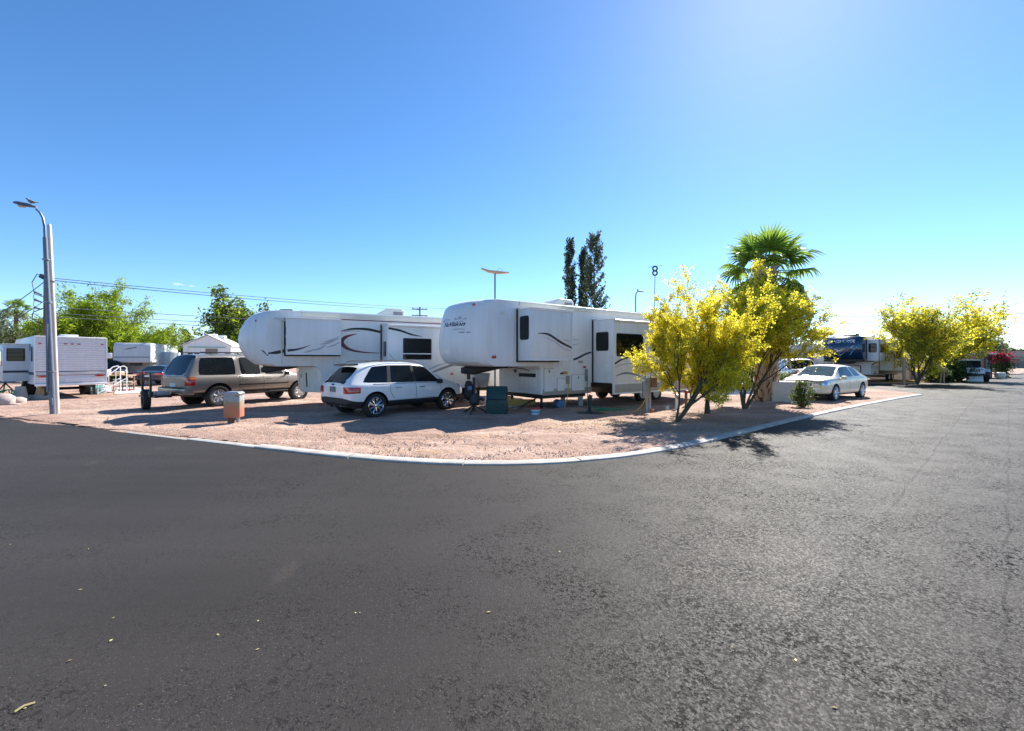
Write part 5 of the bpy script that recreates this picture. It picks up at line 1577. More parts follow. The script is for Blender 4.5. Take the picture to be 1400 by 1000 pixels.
# ---------------- G: white trailer beyond the white pickup
p = atd(1098, 38.0)
G = thing('travel_trailer', 'plain white trailer with small square windows beyond the pickup', 'trailer', p, R(20))
prof = [(-4.2, .5), (4.3, .5), (4.4, 2.4), (4.1, 2.9), (3.0, 3.05), (-4.0, 3.0), (-4.2, 2.7)]
body_from_profile(G, prof, 2.5, 99, 0, M['white_shell'], ny=2, bevel=.05)
for (a0, a1, z0, z1) in [(3.2, 3.6, 1.9, 2.5), (1.5, 1.8, 1.9, 2.5), (-1.6, -.5, 1.6, 2.5), (-3.2, -2.4, 1.7, 2.4)]:
    pane(G, a0, a1, z0, z1, -1.25, 'y', -1, .03, gm=M['brown_wall'] if a0 == -1.6 else None)
MB().box((.4, -1.27, 1.4), (.75, .04, 1.8)).build('door', M['trim_white'], G, bevel=.01)
MB().box((0, -1.262, 1.25), (8.3, .012, .12)).build('stripe', M['grey_decal'], G)
trailer_wheels(G, (-.2, .7), 1.0)
air_con(G, .5, 0, 3.0)

# ---------------- H: pale trailer with open canopy behind the leaning trees
p = atd(1000, 27.5)
H = thing('canopy_shelter', 'white canopy with grey posts over the black car', 'canopy', p, R(16))
MB().box((0, 0, 2.75), (5.2, 4.2, .55)).build('canopy_fascia', M['white_shell'], H, bevel=.02)
MB().box((0, 0, 3.05), (5.3, 4.3, .05)).build('canopy_roof', M['roof_white'], H)
for sx in (-2.45, 2.45):
    for sy in (-1.95, 1.95):
        MB().box((sx, sy, 1.24), (.12, .12, 2.48)).build('post', M['steel_grey'], H, bevel=.01)
MB().box((-1.9, -2.0, .75), (.9, .06, 1.5)).build('side_screen', M['plastic_white'], H, bevel=.01)
MB().box((0, 2.05, 1.25), (5.0, .08, 2.5)).build('back_wall', M['grey_shell'], H)
# ------------------------------------------------------------------ plants
def quads_mesh(P, U, V, name, m, parent=None):
    """P centres, U/V half axes (N,3): one small leaf each, slightly folded diamond"""
    n = len(P)
    vs = np.empty((n, 4, 3), dtype=np.float32)
    vs[:, 0] = P - U; vs[:, 1] = P - V; vs[:, 2] = P + U; vs[:, 3] = P + V
    me = bpy.data.meshes.new(name)
    me.vertices.add(n * 4); me.loops.add(n * 4); me.polygons.add(n)
    me.vertices.foreach_set('co', vs.reshape(-1))
    me.loops.foreach_set('vertex_index', np.arange(n * 4, dtype=np.int32))
    me.polygons.foreach_set('loop_start', np.arange(0, n * 4, 4, dtype=np.int32))
    me.polygons.foreach_set('loop_total', np.full(n, 4, dtype=np.int32))
    me.update(calc_edges=True)
    me.materials.append(m)
    return link(bpy.data.objects.new(name, me), parent)

def rand_dirs(g, n):
    v = g.normal(size=(n, 3)); v /= np.linalg.norm(v, axis=1)[:, None] + 1e-9
    return v

def leaf_cloud(g, P, size, name, m, parent, aspect=.45, jitter=.3, along=None):
    n = len(P)
    U = rand_dirs(g, n)
    if along is not None:
        U = U * .6 + along; U /= np.linalg.norm(U, axis=1)[:, None] + 1e-9
    W = rand_dirs(g, n)
    V = np.cross(U, W); V /= np.linalg.norm(V, axis=1)[:, None] + 1e-9
    s = size * g.uniform(1 - jitter, 1 + jitter, size=(n, 1))
    return quads_mesh(P.astype(np.float32), U * s, V * s * aspect, name, m, parent)

def grow(r, p, d, L, rad, lev, cfg, segs, twigs):
    n = cfg['n'][lev]
    pts = [p.copy()]; q = p.copy(); d = d.normalized()
    for i in range(n):
        d = (d + Vector((r.gauss(0, 1), r.gauss(0, 1), r.gauss(0, 1))) * cfg['wob'][lev] + Vector((0, 0, cfg['up'][lev]))).normalized()
        q = q + d * (L / n)
        pts.append(q.copy())
    r1 = rad * cfg['tap']
    segs.append((pts, [rad + (r1 - rad) * i / n for i in range(n + 1)], lev))
    if lev == cfg['max']:
        twigs.append(pts); return
    k = cfg['kids'][lev]
    for i in range(k):
        t = cfg['t0'][lev] + (1 - cfg['t0'][lev]) * (i + r.random() * .8) / k
        t = min(t, .999)
        j = int(t * n); f = t * n - j
        bp = pts[j].lerp(pts[j + 1], f)
        bd = (pts[j + 1] - pts[j]).normalized()
        ax = bd.orthogonal().normalized()
        ax.rotate(Matrix.Rotation(r.uniform(0, 6.283), 3, bd))
        ang = R(r.uniform(*cfg['ang'][lev]))
        nd = bd.copy(); nd.rotate(Matrix.Rotation(ang, 3, ax))
        grow(r, bp, nd, L * r.uniform(*cfg['len'][lev]), max((rad + (r1 - rad) * t) * cfg['rr'], .004), lev + 1, cfg, segs, twigs)

BASE = dict(n=[6, 5, 4, 4], wob=[.10, .14, .18, .22], up=[.05, .06, .04, .0], kids=[5, 5, 5], t0=[.35, .25, .2], ang=[(25, 55), (25, 60), (20, 60)], len=[(.6, .9), (.5, .8), (.45, .8)], tap=.45, rr=.62, max=3)

def tree(name, label, loc, stems, cfg, size, fit, layers, bark, seed, group=None, leafn=60, spread=.12, trunk_sides=(9, 7, 5, 4), min_lev_draw=3, centre=None, cat='tree', zmin=None):
    """stems: list of (dir, length, radius); fit: (half width x, half width y, height) the crown is scaled to; layers: (part name, material, leaf size, share, aspect)"""
    r = random.Random(seed); g = np.random.default_rng(seed)
    t = thing(name, label, cat, loc, 0, group)
    segs, twigs = [], []
    for (d, L, rad) in stems:
        grow(r, Vector((r.uniform(-.03, .03), r.uniform(-.03, .03), -.05)), Vector(d), L, rad, 0, cfg, segs, twigs)
    P = np.array([list(q) for tw in twigs for q in tw])
    lo, hi = np.percentile(P, 2, axis=0), np.percentile(P, 98, axis=0)
    cx = (lo[:2] + hi[:2]) / 2
    k = np.array([2 * fit[0] / (hi[0] - lo[0]), 2 * fit[1] / (hi[1] - lo[1]), fit[2] / hi[2]])
    off = np.array(centre if centre else (0, 0))
    def warp(q):
        # scale the crown to its measured size and lean it over its measured centre, keeping the foot in place
        z = max(q[2], 0) / hi[2]
        w = min(1.0, z * 1.5)
        x = q[0] * (1 + (k[0] - 1) * w) + (off[0] - cx[0] * k[0]) * w
        y = q[1] * (1 + (k[1] - 1) * w) + (off[1] - cx[1] * k[1]) * w
        return Vector((x, y, q[2] * k[2]))
    tb = MB(); bb = MB()
    for pts, rad, lev in segs:
        pw = [warp(q) for q in pts]
        if lev == 0: tb.tube(pw, rad, trunk_sides[0])
        elif lev <= min_lev_draw: bb.tube(pw, rad, trunk_sides[min(lev, 3)], cap=False)
    tb.build('trunk', bark, t, smooth=60, fix=False)
    if bb.v: meta(bb.build('branches', bark, t, smooth=60, fix=False), kind='stuff')
    TW = [[np.array(warp(q)) for q in tw] for tw in twigs]
    A, D = [], []
    for tw in TW:
        for a, b in zip(tw, tw[1:]):
            A.append(a); D.append(b - a)
    A = np.array(A); D = np.array(D)
    total = leafn * len(TW)
    for (pn, m, sz, share, asp, sp) in layers:
        n = int(total * share)
        # clumps: twigs carry unequal amounts
        wgt = g.gamma(1.2, 1.0, size=len(A)); wgt /= wgt.sum()
        ids = g.choice(len(A), size=n, p=wgt)
        tt = g.random((n, 1))
        if pn == 'blossom':      # flowers sit in small bunches
            rep = np.repeat(np.arange(0, n, 4), 4)[:n]
            ids = ids[rep]; tt = tt[rep]
            P = A[ids] + D[ids] * tt + g.normal(size=(n, 3))[rep] * sp * .9 + g.normal(size=(n, 3)) * sz * 1.5
        else:
            P = A[ids] + D[ids] * tt + g.normal(size=(n, 3)) * sp
        P[:, 2] = np.maximum(P[:, 2], .1)
        if zmin:
            keep = P[:, 2] > zmin + g.normal(size=n) * .18
            P = P[keep]; ids = ids[keep]
        al = D[ids] / (np.linalg.norm(D[ids], axis=1)[:, None] + 1e-9)
        leaf_cloud(g, P, sz, pn, m, t, asp, .55, al * .5)
    return t

def cfg_(**kw):
    c = dict(BASE); c.update(kw); return c

PV = cfg_(n=[6, 6, 5, 5], wob=[.09, .12, .16, .20], up=[.06, .07, .05, .03], kids=[6, 6, 6], t0=[.30, .2, .15], ang=[(20, 50), (20, 55), (20, 55)], len=[(.55, .9), (.5, .8), (.5, .85)], tap=.5, rr=.60)
# near blossoming tree leaning right from its foot near the kerb
p1 = at(922, 578)
tree('palo_verde_tree', 'yellow blossoming palo verde with leaning forked trunk nearest the kerb', p1,
     [((.62, .12, .78), 1.75, .062), ((.85, .25, .55), 1.6, .045), ((.30, .35, .85), 1.5, .035)], PV, 1, (1.30, 1.35, 3.66),
     [('crown', M['pv_green'], .028, .30, .35, .045), ('blossom', M['pv_yellow'], .023, .98, .75, .045)], M['bark_green'], 11, 'palo verde trees on the corner', leafn=130, centre=(1.08, .8), zmin=.55)
p2 = at(1017, 561)
tree('palo_verde_tree', 'taller yellow blossoming palo verde directly in front of the fan palm', p2,
     [((-.35, .1, .92), 2.0, .055), ((.10, .2, .97), 2.1, .06), ((.62, .15, .75), 2.0, .055), ((.35, -.2, .85), 1.8, .04)], PV, 1, (1.72, 1.6, 4.40),
     [('crown', M['pv_green'], .030, .30, .35, .05), ('blossom', M['pv_yellow'], .025, .98, .75, .05)], M['bark_green'], 23, 'palo verde trees on the corner', leafn=115, centre=(.80, .7), zmin=1.8)

# far pair along the street
PF = cfg_(t0=[.15, .12, .1], kids=[6, 6, 5], up=[.08, .08, .06, .02], ang=[(20, 50), (20, 50), (20, 60)])
tree('palo_verde_tree', 'yellow palo verde with several trunks beside the navy capped trailer', at(1254, 525.5), [((-.25, 0, .95), 2.4, .07), ((.15, .1, .97), 2.5, .08), ((.5, 0, .8), 2.4, .065)], PF, 1, (2.3, 2.4, 5.9),
     [('crown', M['pv_green'], .070, .55, .4, .10), ('blossom', M['pv_yellow'], .060, .58, .75, .11)], M['bark_green'], 31, 'palo verde trees along the far street', leafn=52, centre=(1.1, .5))
tree('palo_verde_tree', 'yellow palo verde with drooping golden side above the white sign', at(1290, 521), [((.2, 0, .95), 2.6, .11), ((.6, .1, .75), 2.6, .09), ((-.2, .3, .9), 2.4, .08)], PF, 1, (2.6, 2.6, 6.1),
     [('crown', M['pv_green'], .075, .42, .4, .11), ('blossom', M['pv_yellow'], .068, .72, .75, .13)], M['bark_green'], 37, 'palo verde trees along the far street', leafn=52, centre=(2.6, 1.0))

# large feathery mesquite behind the aluminium trailer, and its neighbours
MQ = cfg_(kids=[6, 6, 6], up=[.03, .02, -.02, -.06], ang=[(30, 65), (30, 65), (20, 60)], t0=[.25, .2, .1])
tree('mesquite_tree', 'broad bright green feathery tree rising behind the aluminium trailer', atd(133, 40), [((-.3, 0, .9), 2.5, .22), ((.35, .1, .85), 2.6, .2), ((.05, .3, .95), 2.8, .2)], MQ, 1, (4.4, 4.0, 7.4),
     [('crown', M['mesquite'], .12, 1.0, .30, .20)], M['bark_brown'], 41, leafn=85, centre=(0.3, 0))
tree('mesquite_tree', 'grey green wispy tree at the far left edge', atd(14, 46), [((-.2, 0, .9), 2.5, .2), ((.3, .1, .9), 2.6, .2)], MQ, 1, (4.2, 3.6, 6.4),
     [('crown', M['olive'], .15, 1.0, .26, .24)], M['bark_brown'], 43, leafn=42)
tree('mesquite_tree', 'low dull green tree filling the gap behind the lamp post', atd(60, 52), [((-.2, 0, .9), 2.5, .2), ((.3, .1, .9), 2.4, .2)], MQ, 1, (4.0, 3.4, 5.3),
     [('crown', M['pale_green'], .16, 1.0, .28, .25)], M['bark_brown'], 47, leafn=36)
ASH = cfg_(kids=[6, 5, 5], up=[.08, .04, .0, -.04], ang=[(25, 55), (30, 65), (30, 70)], t0=[.4, .25, .2])
tree('ash_tree', 'tall loose leafed tree with dark limbs behind the gabled trailer', atd(318, 46), [((-.10, 0, 1), 4.0, .26), ((.22, .1, .95), 3.6, .18)], ASH, 1, (2.45, 2.4, 8.3),
     [('crown', M['mid_leaf'], .17, .62, .5, .22), ('bright_leaves', M['mesquite'], .16, .38, .5, .22)], M['bark_brown'], 53, leafn=26, centre=(-.2, 0))  # second, brighter green leaf colour mixed at random through the crown
tree('ash_tree', 'small round green tree peeking over the roof of the crescent trailer', atd(372, 60), [((0, 0, 1), 3, .2)], ASH, 1, (1.9, 1.8, 8.4), [('crown', M['mid_leaf'], .2, 1, .5, .25)], M['bark_brown'], 57, leafn=22)
tree('mesquite_tree', 'small umbrella shaped tree with bare dark limbs over the beige house', atd(218, 72), [((-.4, 0, .8), 2.5, .16), ((.4, 0, .8), 2.5, .16)], MQ, 1, (2.6, 2.4, 6.2), [('crown', M['pale_green'], .2, 1, .35, .22)], M['bark_brown'], 59, leafn=16)
tree('mesquite_tree', 'rounded pale green tree left of the gabled trailer', atd(262, 58), [((0, 0, 1), 2.2, .16), ((.4, 0, .8), 2, .12)], MQ, 1, (2.0, 1.9, 4.2), [('crown', M['pale_green'], .16, 1, .4, .2)], M['bark_brown'], 61, leafn=30)
tree('pine_tree', 'dark distant treetop showing above the rounded pale tree', atd(262, 85), [((0, 0, 1), 3, .2)], ASH, 1, (1.8, 1.8, 6.6), [('crown', M['dark_leaf'], .26, 1, .5, .3)], M['bark_brown'], 63, leafn=22)
tree('mesquite_tree', 'far dull tree at the end of the street on the right', atd(1382, 115), [((0, 0, 1), 3, .2)], MQ, 1, (3.4, 3, 4.2), [('crown', M['olive'], .3, 1, .5, .3)], M['bark_brown'], 65, leafn=20)
tree('mesquite_tree', 'far dark tree over the distant wall by the right edge', atd(1399, 105), [((0, 0, 1), 3, .2)], MQ, 1, (3.6, 3, 4.0), [('crown', M['dark_leaf'], .3, 1, .5, .3)], M['bark_brown'], 67, leafn=20)
tree('ash_tree', 'green tree behind the bougainvillea and dark shed', atd(1352, 60), [((0, 0, 1), 3, .2)], ASH, 1, (2.0, 2.2, 4.6), [('crown', M['pale_green'], .2, 1, .5, .3)], M['bark_brown'], 69, leafn=26)

# cypresses: narrow spires of tight dark sprays with gaps
def cypress(label, loc, h, rad, seed, arm=False):
    r = random.Random(seed); g = np.random.default_rng(seed)
    t = thing('cypress_tree', label, 'tree', loc, 0, 'Italian cypresses behind the trailers')
    MB().tube([(0, 0, -.1), (.05, 0, h * .5), (0, 0, h * .97)], [.18, .12, .02], 8).build('trunk', M['bark_brown'], t)
    bb = MB(); P = []
    for i in range(150):
        z = h * (.16 + .84 * (i + r.random()) / 150)
        a = r.uniform(0, 6.283)
        prof = rad * (.35 + .75 * math.sin(min(1.0, (1 - z / h) * 1.9 + .12) * 1.5708)) * r.uniform(.55, 1.15)
        L = prof
        p0 = Vector((0, 0, z - L * .7)); p1 = Vector((math.cos(a) * L * .6, math.sin(a) * L * .6, z - .1)); p2 = Vector((math.cos(a) * L, math.sin(a) * L, z + .55))
        bb.tube([p0, p1, p2], [.03, .02, .008], 4, cap=False)
        for k in range(38):
            u = .25 + .75 * r.random()
            q = p0.lerp(p1, u * 2) if u < .5 else p1.lerp(p2, u * 2 - 1)
            P.append((q.x + g.normal() * .11, q.y + g.normal() * .11, q.z + g.normal() * .17))
    if arm:
        for (dz, L) in ((.36, 2.6), (.30, 1.8)):
            p0 = Vector((0, 0, h * dz)); p1 = p0 + Vector((L * .6, -.3, .2)); p2 = p0 + Vector((L, -.3, 1.2))
            bb.tube([p0, p1, p2], [.06, .04, .02], 5, cap=False)
            for k in range(420):
                u = .35 + .65 * r.random()
                q = p0.lerp(p1, u * 2) if u < .5 else p1.lerp(p2, u * 2 - 1)
                P.append((q.x + g.normal() * .22, q.y + g.normal() * .22, q.z + g.normal() * .25))
    meta(bb.build('branches', M['bark_brown'], t, fix=False), kind='stuff')
    P = np.array(P)
    leaf_cloud(g, P, .13, 'crown', M['cypress'], t, .55, .4, np.tile(np.array([0, 0, .8]), (len(P), 1)))
    return t
cypress('left dark cypress standing a little apart from the other two', atd(779, 50), zat(331, 50), .72, 3)
cypress('shortest dark cypress in the middle of the three', atd(797, 51), zat(344, 51), .60, 5)
cypress('tallest dark cypress with a side branch reaching right', atd(812, 49), zat(322, 49), 1.35, 8, True)
cypress('small dark tip of a distant cypress beside the tall mast', atd(906, 70), zat(424, 70), .7, 12)

# fan palm
def fan_palm(label, loc, trunk_h, seed, n_fronds=34, scale=1.0, low=False):
    r = random.Random(seed)
    t = thing('fan_palm', label, 'palm tree', loc, 0)
    prof = [(.50, -.05), (.46, .12), (.40, .5), (.36, 1.1), (.34, trunk_h * .6), (.33, trunk_h - .5), (.30, trunk_h)]
    MB().lathe([(a * scale * .86, b) for a, b in prof], 18).build('trunk', M['palm_fibre'], t, smooth=60)
    if not low:
        # overlapping leaf bases: two-armed boots wound round the trunk in diagonal rows
        k = 0; z = .10
        boot = None
        while z < trunk_h + .15:
            f = z / trunk_h
            rad = (.43 - .10 * min(1, f * 1.8)) * scale
            for j in range(9):
                a = 2 * math.pi * (j + .5 * (k % 2)) / 9 + r.uniform(-.06, .06)
                if boot is None:
                    b = MB()
                    b.add([(0, -.10, -.10), (.03, -.12, 0), (.10, -.075, .13), (.14, -.035, .27), (.14, .035, .27), (.10, .075, .13), (.03, .12, 0), (0, .10, -.10),
                           (.06, 0, -.08), (.09, 0, .02), (.145, 0, .14), (.165, 0, .29)],
                          [(0, 1, 9, 8), (1, 2, 10, 9), (2, 3, 11, 10), (8, 9, 6, 7), (9, 10, 5, 6), (10, 11, 4, 5), (3, 4, 11), (0, 8, 7)])
                    o = b.build('leaf_base', M['palm_boot'], t, smooth=None); boot = o.data
                else:
                    o = link(bpy.data.objects.new('leaf_base', boot), t)
                o.location = (math.cos(a) * rad * .93, math.sin(a) * rad * .93, z)
                o.rotation_euler = (r.uniform(-.1, .1), r.uniform(-.15, .2), a)
                s = scale * r.uniform(.85, 1.2); o.scale = (s, s, s * r.uniform(.8, 1.1))
            z += .17 * scale; k += 1
    fronds = []
    def frond(nb, droop, seed2):
        rr = random.Random(seed2); b = MB()
        Lp = 1.05 * scale
        b.tube([(0, 0, 0), (Lp * .5, 0, .05), (Lp, 0, 0)], [.035 * scale, .025 * scale, .018 * scale], 5)
        for i in range(nb):
            th = R(-118 + 236 * i / (nb - 1))
            L = 1.05 * scale * (1 - .30 * abs(th / R(118)) ** 2) * rr.uniform(.92, 1.05)
            wd = .050 * scale
            d = Vector((math.cos(th), math.sin(th), 0)); n_ = Vector((-math.sin(th), math.cos(th), 0))
            pts = []
            for s_ in (0, .3, .6, .8, 1.0):
                dz = -droop * max(0, s_ - .45) ** 1.7 * 2.2 * L + .10 * s_ * math.cos(th * 1.0) * L
                cut = 1 - (.35 * max(0, s_ - .6) * droop)
                pts.append(Vector((Lp, 0, 0)) + d * L * s_ * cut + Vector((0, 0, dz + (rr.gauss(0, .02) if s_ > .5 else 0))))
            ws = [.15, .8, 1.0, .55, .08]
            vs = []; fs = []
            for q, w_ in zip(pts, ws):
                fold = .018 * scale * w_ * (1 if i % 2 else -1)
                vs += [q - n_ * wd * w_ + Vector((0, 0, fold)), q + Vector((0, 0, -fold)), q + n_ * wd * w_ + Vector((0, 0, fold))]
            for s_ in range(4):
                a = s_ * 3
                fs += [(a, a + 1, a + 4, a + 3), (a + 1, a + 2, a + 5, a + 4)]
            b.add(vs, fs)
        return b
    protos = [frond(26, dr, seed + k).build('frond', M['palm_leaf'], None, smooth=None, fix=False) for k, dr in enumerate((.25, .6, 1.0))]
    dead = frond(20, 1.0, seed + 9).build('frond', M['palm_dead'], None, smooth=None, fix=False)
    oldm = protos[2].data.copy(); oldm.materials.clear(); oldm.materials.append(M['palm_old'])
    for i in range(n_fronds):
        f = (i + .5) / n_fronds
        el = R(82 - 135 * f ** 0.95 + r.uniform(-8, 8))
        az = i * 2.39996 + r.uniform(-.25, .25)
        data = protos[0].data if f < .35 else (protos[1].data if f < .62 else (protos[2].data if f < .8 else oldm))
        if f > .93: data = dead.data
        o = link(bpy.data.objects.new('frond', data), t)
        o.location = (math.cos(az) * .12, math.sin(az) * .12, trunk_h + .25 * (1 - f))
        o.rotation_euler = (r.uniform(-.35, .35), -el, az)
        s = r.uniform(.9, 1.08) * (1 if f > .12 else .9); o.scale = (s, s, s)
    for q in protos + [dead]: bpy.data.objects.remove(q)
    return t
fan_palm('green fan palm with a criss-cross stub trunk behind the yellow trees', at(1047, 549), zat(378, 19.0), 5, 30, 1.0)
fan_palm('tiny far fan palm with hanging brown skirt on the left horizon', atd(22, 92), zat(424, 92), 9, 22, 1.25, True)

# shrubs and hedges
def shrub(label, loc, sx, sy, h, m, leaf, n, seed, name='shrub', stem=True, asp=.5, second=None, cat='shrub', box=False):
    r = random.Random(seed); g = np.random.default_rng(seed)
    t = thing(name, label, cat, loc, 0)
    bb = MB(); P = []
    k = 26
    for i in range(k):
        a = r.uniform(0, 6.283); e = r.uniform(.15, 1.45)
        if box:
            tip = Vector((r.uniform(-sx, sx), r.uniform(-sy, sy), h * r.uniform(.55, 1)))
        else:
            tip = Vector((math.cos(a) * math.cos(e) * sx, math.sin(a) * math.cos(e) * sy, h * (.25 + .75 * math.sin(e)) * r.uniform(.75, 1.0)))
        base = Vector((tip.x * .12, tip.y * .12, 0))
        midp = base.lerp(tip, .55) + Vector((0, 0, h * .08))
        bb.tube([base, midp, tip], [.018, .012, .004], 4, cap=False)
        for q in range(n // k):
            u = r.random() ** .7
            w = base.lerp(midp, u * 2) if u < .5 else midp.lerp(tip, u * 2 - 1)
            P.append((w.x + g.normal() * sx * .17, w.y + g.normal() * sy * .17, max(.03, w.z + g.normal() * h * .09)))
    meta(bb.build('stems', M['bark_brown'], t, fix=False), kind='stuff')
    P = np.array(P)
    if second:
        msk = P[:, 2] > h * .55
        sel = msk & (g.random(len(P)) < .35)
        leaf_cloud(g, P[sel], leaf, 'bracts', second, t, .8)
        P = P[~sel]
    leaf_cloud(g, P, leaf, 'foliage', m, t, asp)
    return t
shrub('small upright shrub standing before the concrete box by the sedan', at(1098, 557.5), .42, .40, 1.15, M['mid_leaf'], .040, 1500, 71)
shrub('bright green bush between the palm and the sedan', at(1072, 534), 1.0, .8, 1.15, M['hedge'], .06, 2600, 73, cat='bush')
shrub('dense dark green hedge under the far yellow trees', at(1292, 522), 2.1, 1.2, 1.9, M['dark_leaf'], .10, 5200, 75, 'hedge', cat='hedge')
shrub('grey green rounded bush left in the roadside hedge', at(1275, 523), 1.0, .9, 1.7, M['olive'], .08, 2600, 77, cat='bush')
shrub('bougainvillea with crimson flowers climbing over the dark shed', atd(1369, 45), 1.15, 1.1, 2.75, M['dark_leaf'], .10, 4200, 79, 'bougainvillea', second=M['bract'], cat='bush')
hg = shrub('clipped bright green hedge block behind the dark blue sedan', atd(231, 44), 1.5, .9, 2.0, M['hedge'], .09, 5200, 81, 'hedge', cat='hedge', box=True)
shrub('crimson spray hanging over the shed roof', atd(1349, 43.5), .6, .6, 2.75, M['dark_leaf'], .09, 700, 83, 'bougainvillea', second=M['bract'], cat='bush')
# ------------------------------------------------------------------ poles, lamps, wires
p = at(72.5, 568.5)
lamp = thing('street_lamp', 'galvanised street lamp with curved arm at the left lot edge', 'street lamp', p)
lean = -.045
zt = zat(326, 14.0); 
MB().tube([(0, 0, -.1), (lean * .5 * zt, 0, zt * .5), (lean * zt, 0, zt)], [.072, .066, .056], 14).build('pole', M['galv'], lamp)
xt = lean * zt
arm = [(xt, 0, zt - .05), (xt - .015, 0, zt + .35), (xt - .07, 0, zt + .62), (xt - .17, 0, zt + .80), (xt - .28, 0, zt + .90)]
MB().tube(arm, [.036, .034, .033, .032, .03], 10).build('arm', M['galv'], lamp)
hd_l = MB()
hx, hz = xt - .26, zt + .90
secs = [(0, .035, .035), (-.12, .06, .05), (-.28, .10, .075), (-.45, .125, .085), (-.60, .115, .07), (-.70, .06, .045)]
vs = []; fs = []
for (dx, ry, rz_) in secs:
    for k in range(12):
        a = 2 * math.pi * k / 12
        zz = math.sin(a) * rz_ * (1.0 if math.sin(a) > 0 else .55)
        vs.append((hx + dx, math.cos(a) * ry, hz + .05 - .16 * (dx / -.7) * -.9 + zz))
for i in range(5):
    for k in range(12):
        a = i * 12 + k; b = i * 12 + (k + 1) % 12
        fs.append((a, b, b + 12, a + 12))
fs += [tuple(range(12)), tuple(range(71, 59, -1))]
head = hd_l.add(vs, fs).build('lamp_head', M['galv'], lamp, smooth=50)
MB().lathe([(.01, -.05), (.09, -.035), (.10, .0), (.01, .0)], 16, (hx - .46, 0, hz + .05 + .095 - .045)).build('lens', M['lamp_lens'], lamp)
MB().box((.02, -.085, .45), (.10, .03, .22)).build('access_cover', M['galv'], lamp, bevel=.01)
MB().tube([(lean * 2.9 + .04, -.075, .75), (lean * 2.9 + .02, -.08, 2.9)], .03, 8).build('conduit', M['galv'], lamp)
for zz in (1.4, 3.6, zt - .7):
    MB().lathe([(.092, -.02), (.092, .02)], 16, (lean * zz, 0, zz)).build('strap', M['steel_grey'], lamp)
p3 = at(78.2, 567.5)
wp = thing('round_post', 'tall pale painted post strapped beside the galvanised street lamp', 'post', p3)
zt2 = zat(305, 14.0)
MB().tube([(0, 0, -.1), (lean * zt2 * .5, .02, zt2 * .5), (lean * zt2, .02, zt2 - .05), (lean * zt2, .02, zt2)], [.066, .060, .054, .025], 14).build('shaft', M['pole_white'], wp)
MB().lathe([(.098, -.015), (.098, .015)], 14, (lean * zt2 * .7, .02, zt2 * .7)).build('strap', M['steel_grey'], wp)

# dove resting on the lamp head
bd = thing('bird', 'small grey dove perched on the street lamp head', 'bird', (p.x + hx - .18, p.y, hz + .13))
secs = [(-.22, .006, .004, .055), (-.12, .022, .010, .06), (-.06, .035, .032, .07), (0, .045, .045, .085), (.05, .035, .04, .105), (.075, .025, .027, .13), (.10, .024, .026, .155), (.125, .016, .018, .16), (.155, .003, .003, .155)]
vs = []; fs = []
for (x, ry, rz_, zc) in secs:
    for k in range(10):
        a = 2 * math.pi * k / 10
        vs.append((x, math.cos(a) * ry, zc + math.sin(a) * rz_))
for i in range(len(secs) - 1):
    for k in range(10):
        a = i * 10 + k; b = i * 10 + (k + 1) % 10
        fs.append((a, b, b + 10, a + 10))
fs += [tuple(range(10)), tuple(range(len(vs) - 1, len(vs) - 11, -1))]
bb = MB().add(vs, fs)
for s in (-.015, .015): bb.tube([(0, s, .06), (.005, s, -.02)], .004, 5)
bb.build('body', M['feather'], bd, smooth=60)
bd.rotation_euler = (0, 0, R(175)); bd.scale = (1.25,) * 3

def utility_pole(label, px, d, ytop, r=.16, arm=True, extras=False, rz=0.0, arm_drop=.5):
    h = zat(ytop, d)
    t = thing('utility_pole', label, 'pole', atd(px, d), rz)
    MB().tube([(0, 0, -.2), (0, 0, h)], [r, r * .7], 10).build('shaft', M['wood_pole'], t)
    if arm:
        for k in range(2 if extras is False else 1):
            MB().box((0, .08, h - arm_drop - k * .9), (2.2, .10, .12)).build('crossarm', M['wood_pole'], t)
            for xx in (-.95, -.35, .35, .95):
                MB().lathe([(.03, 0), (.05, .04), (.03, .08), (.05, .12), (.02, .16)], 8, (xx, .08, h - arm_drop + .06 - k * .9)).build('insulator', M['steel_grey'], t)
    return t, h
up, h = utility_pole('brown wooden utility pole with looped cables behind the street lamp', 62.5, 34, 376, .17, False)
MB().tube([(-.1, -.1, h - .1), (-.55, -.1, h + .05), (-.95, -.1, h - .6), (-.75, -.1, h - 1.5), (-.15, -.1, h - 1.7)], .03, 6).build('cable_loop', M['wire'], up)
MB().tube([(-.1, -.1, h - 2.6), (-.85, -.1, h - 2.9), (-.95, -.1, h - 3.4), (-.5, -.1, h - 3.7), (-.1, -.1, h - 3.8)], .035, 6).build('cable_loop', M['black_plastic'], up)
for k in range(3):
    MB().tube([(-.15, -.15, h - 1.6 - k * .55), (-.65, -.2, h - 1.35 - k * .6)], [.05, .09], 8).build('cutout', M['steel_grey'], up)
    MB().tube([(-.65, -.2, h - 1.35 - k * .6), (-.75, -.2, h - 1.8 - k * .6), (-.2, -.2, h - 2.1 - k * .6)], .02, 5).build('jumper', M['black_plastic'], up)
MB().box((-.20, -.05, h - .15), (.35, .2, .3), ry=.5).build('top_bracket', M['black_metal'], up)
MB().tube([(.2, -.1, 1), (.2, -.1, h - .5)], .05, 6).build('riser', M['black_plastic'], up)
fp, h2 = utility_pole('distant utility pole with crossarm above the crescent trailer roof', 574, 62, 420, .15, True, False, R(20), .3)
rp, h3 = utility_pole('distant dark utility pole rising from the far yellow trees', 1337, 62, 431, .15, False)

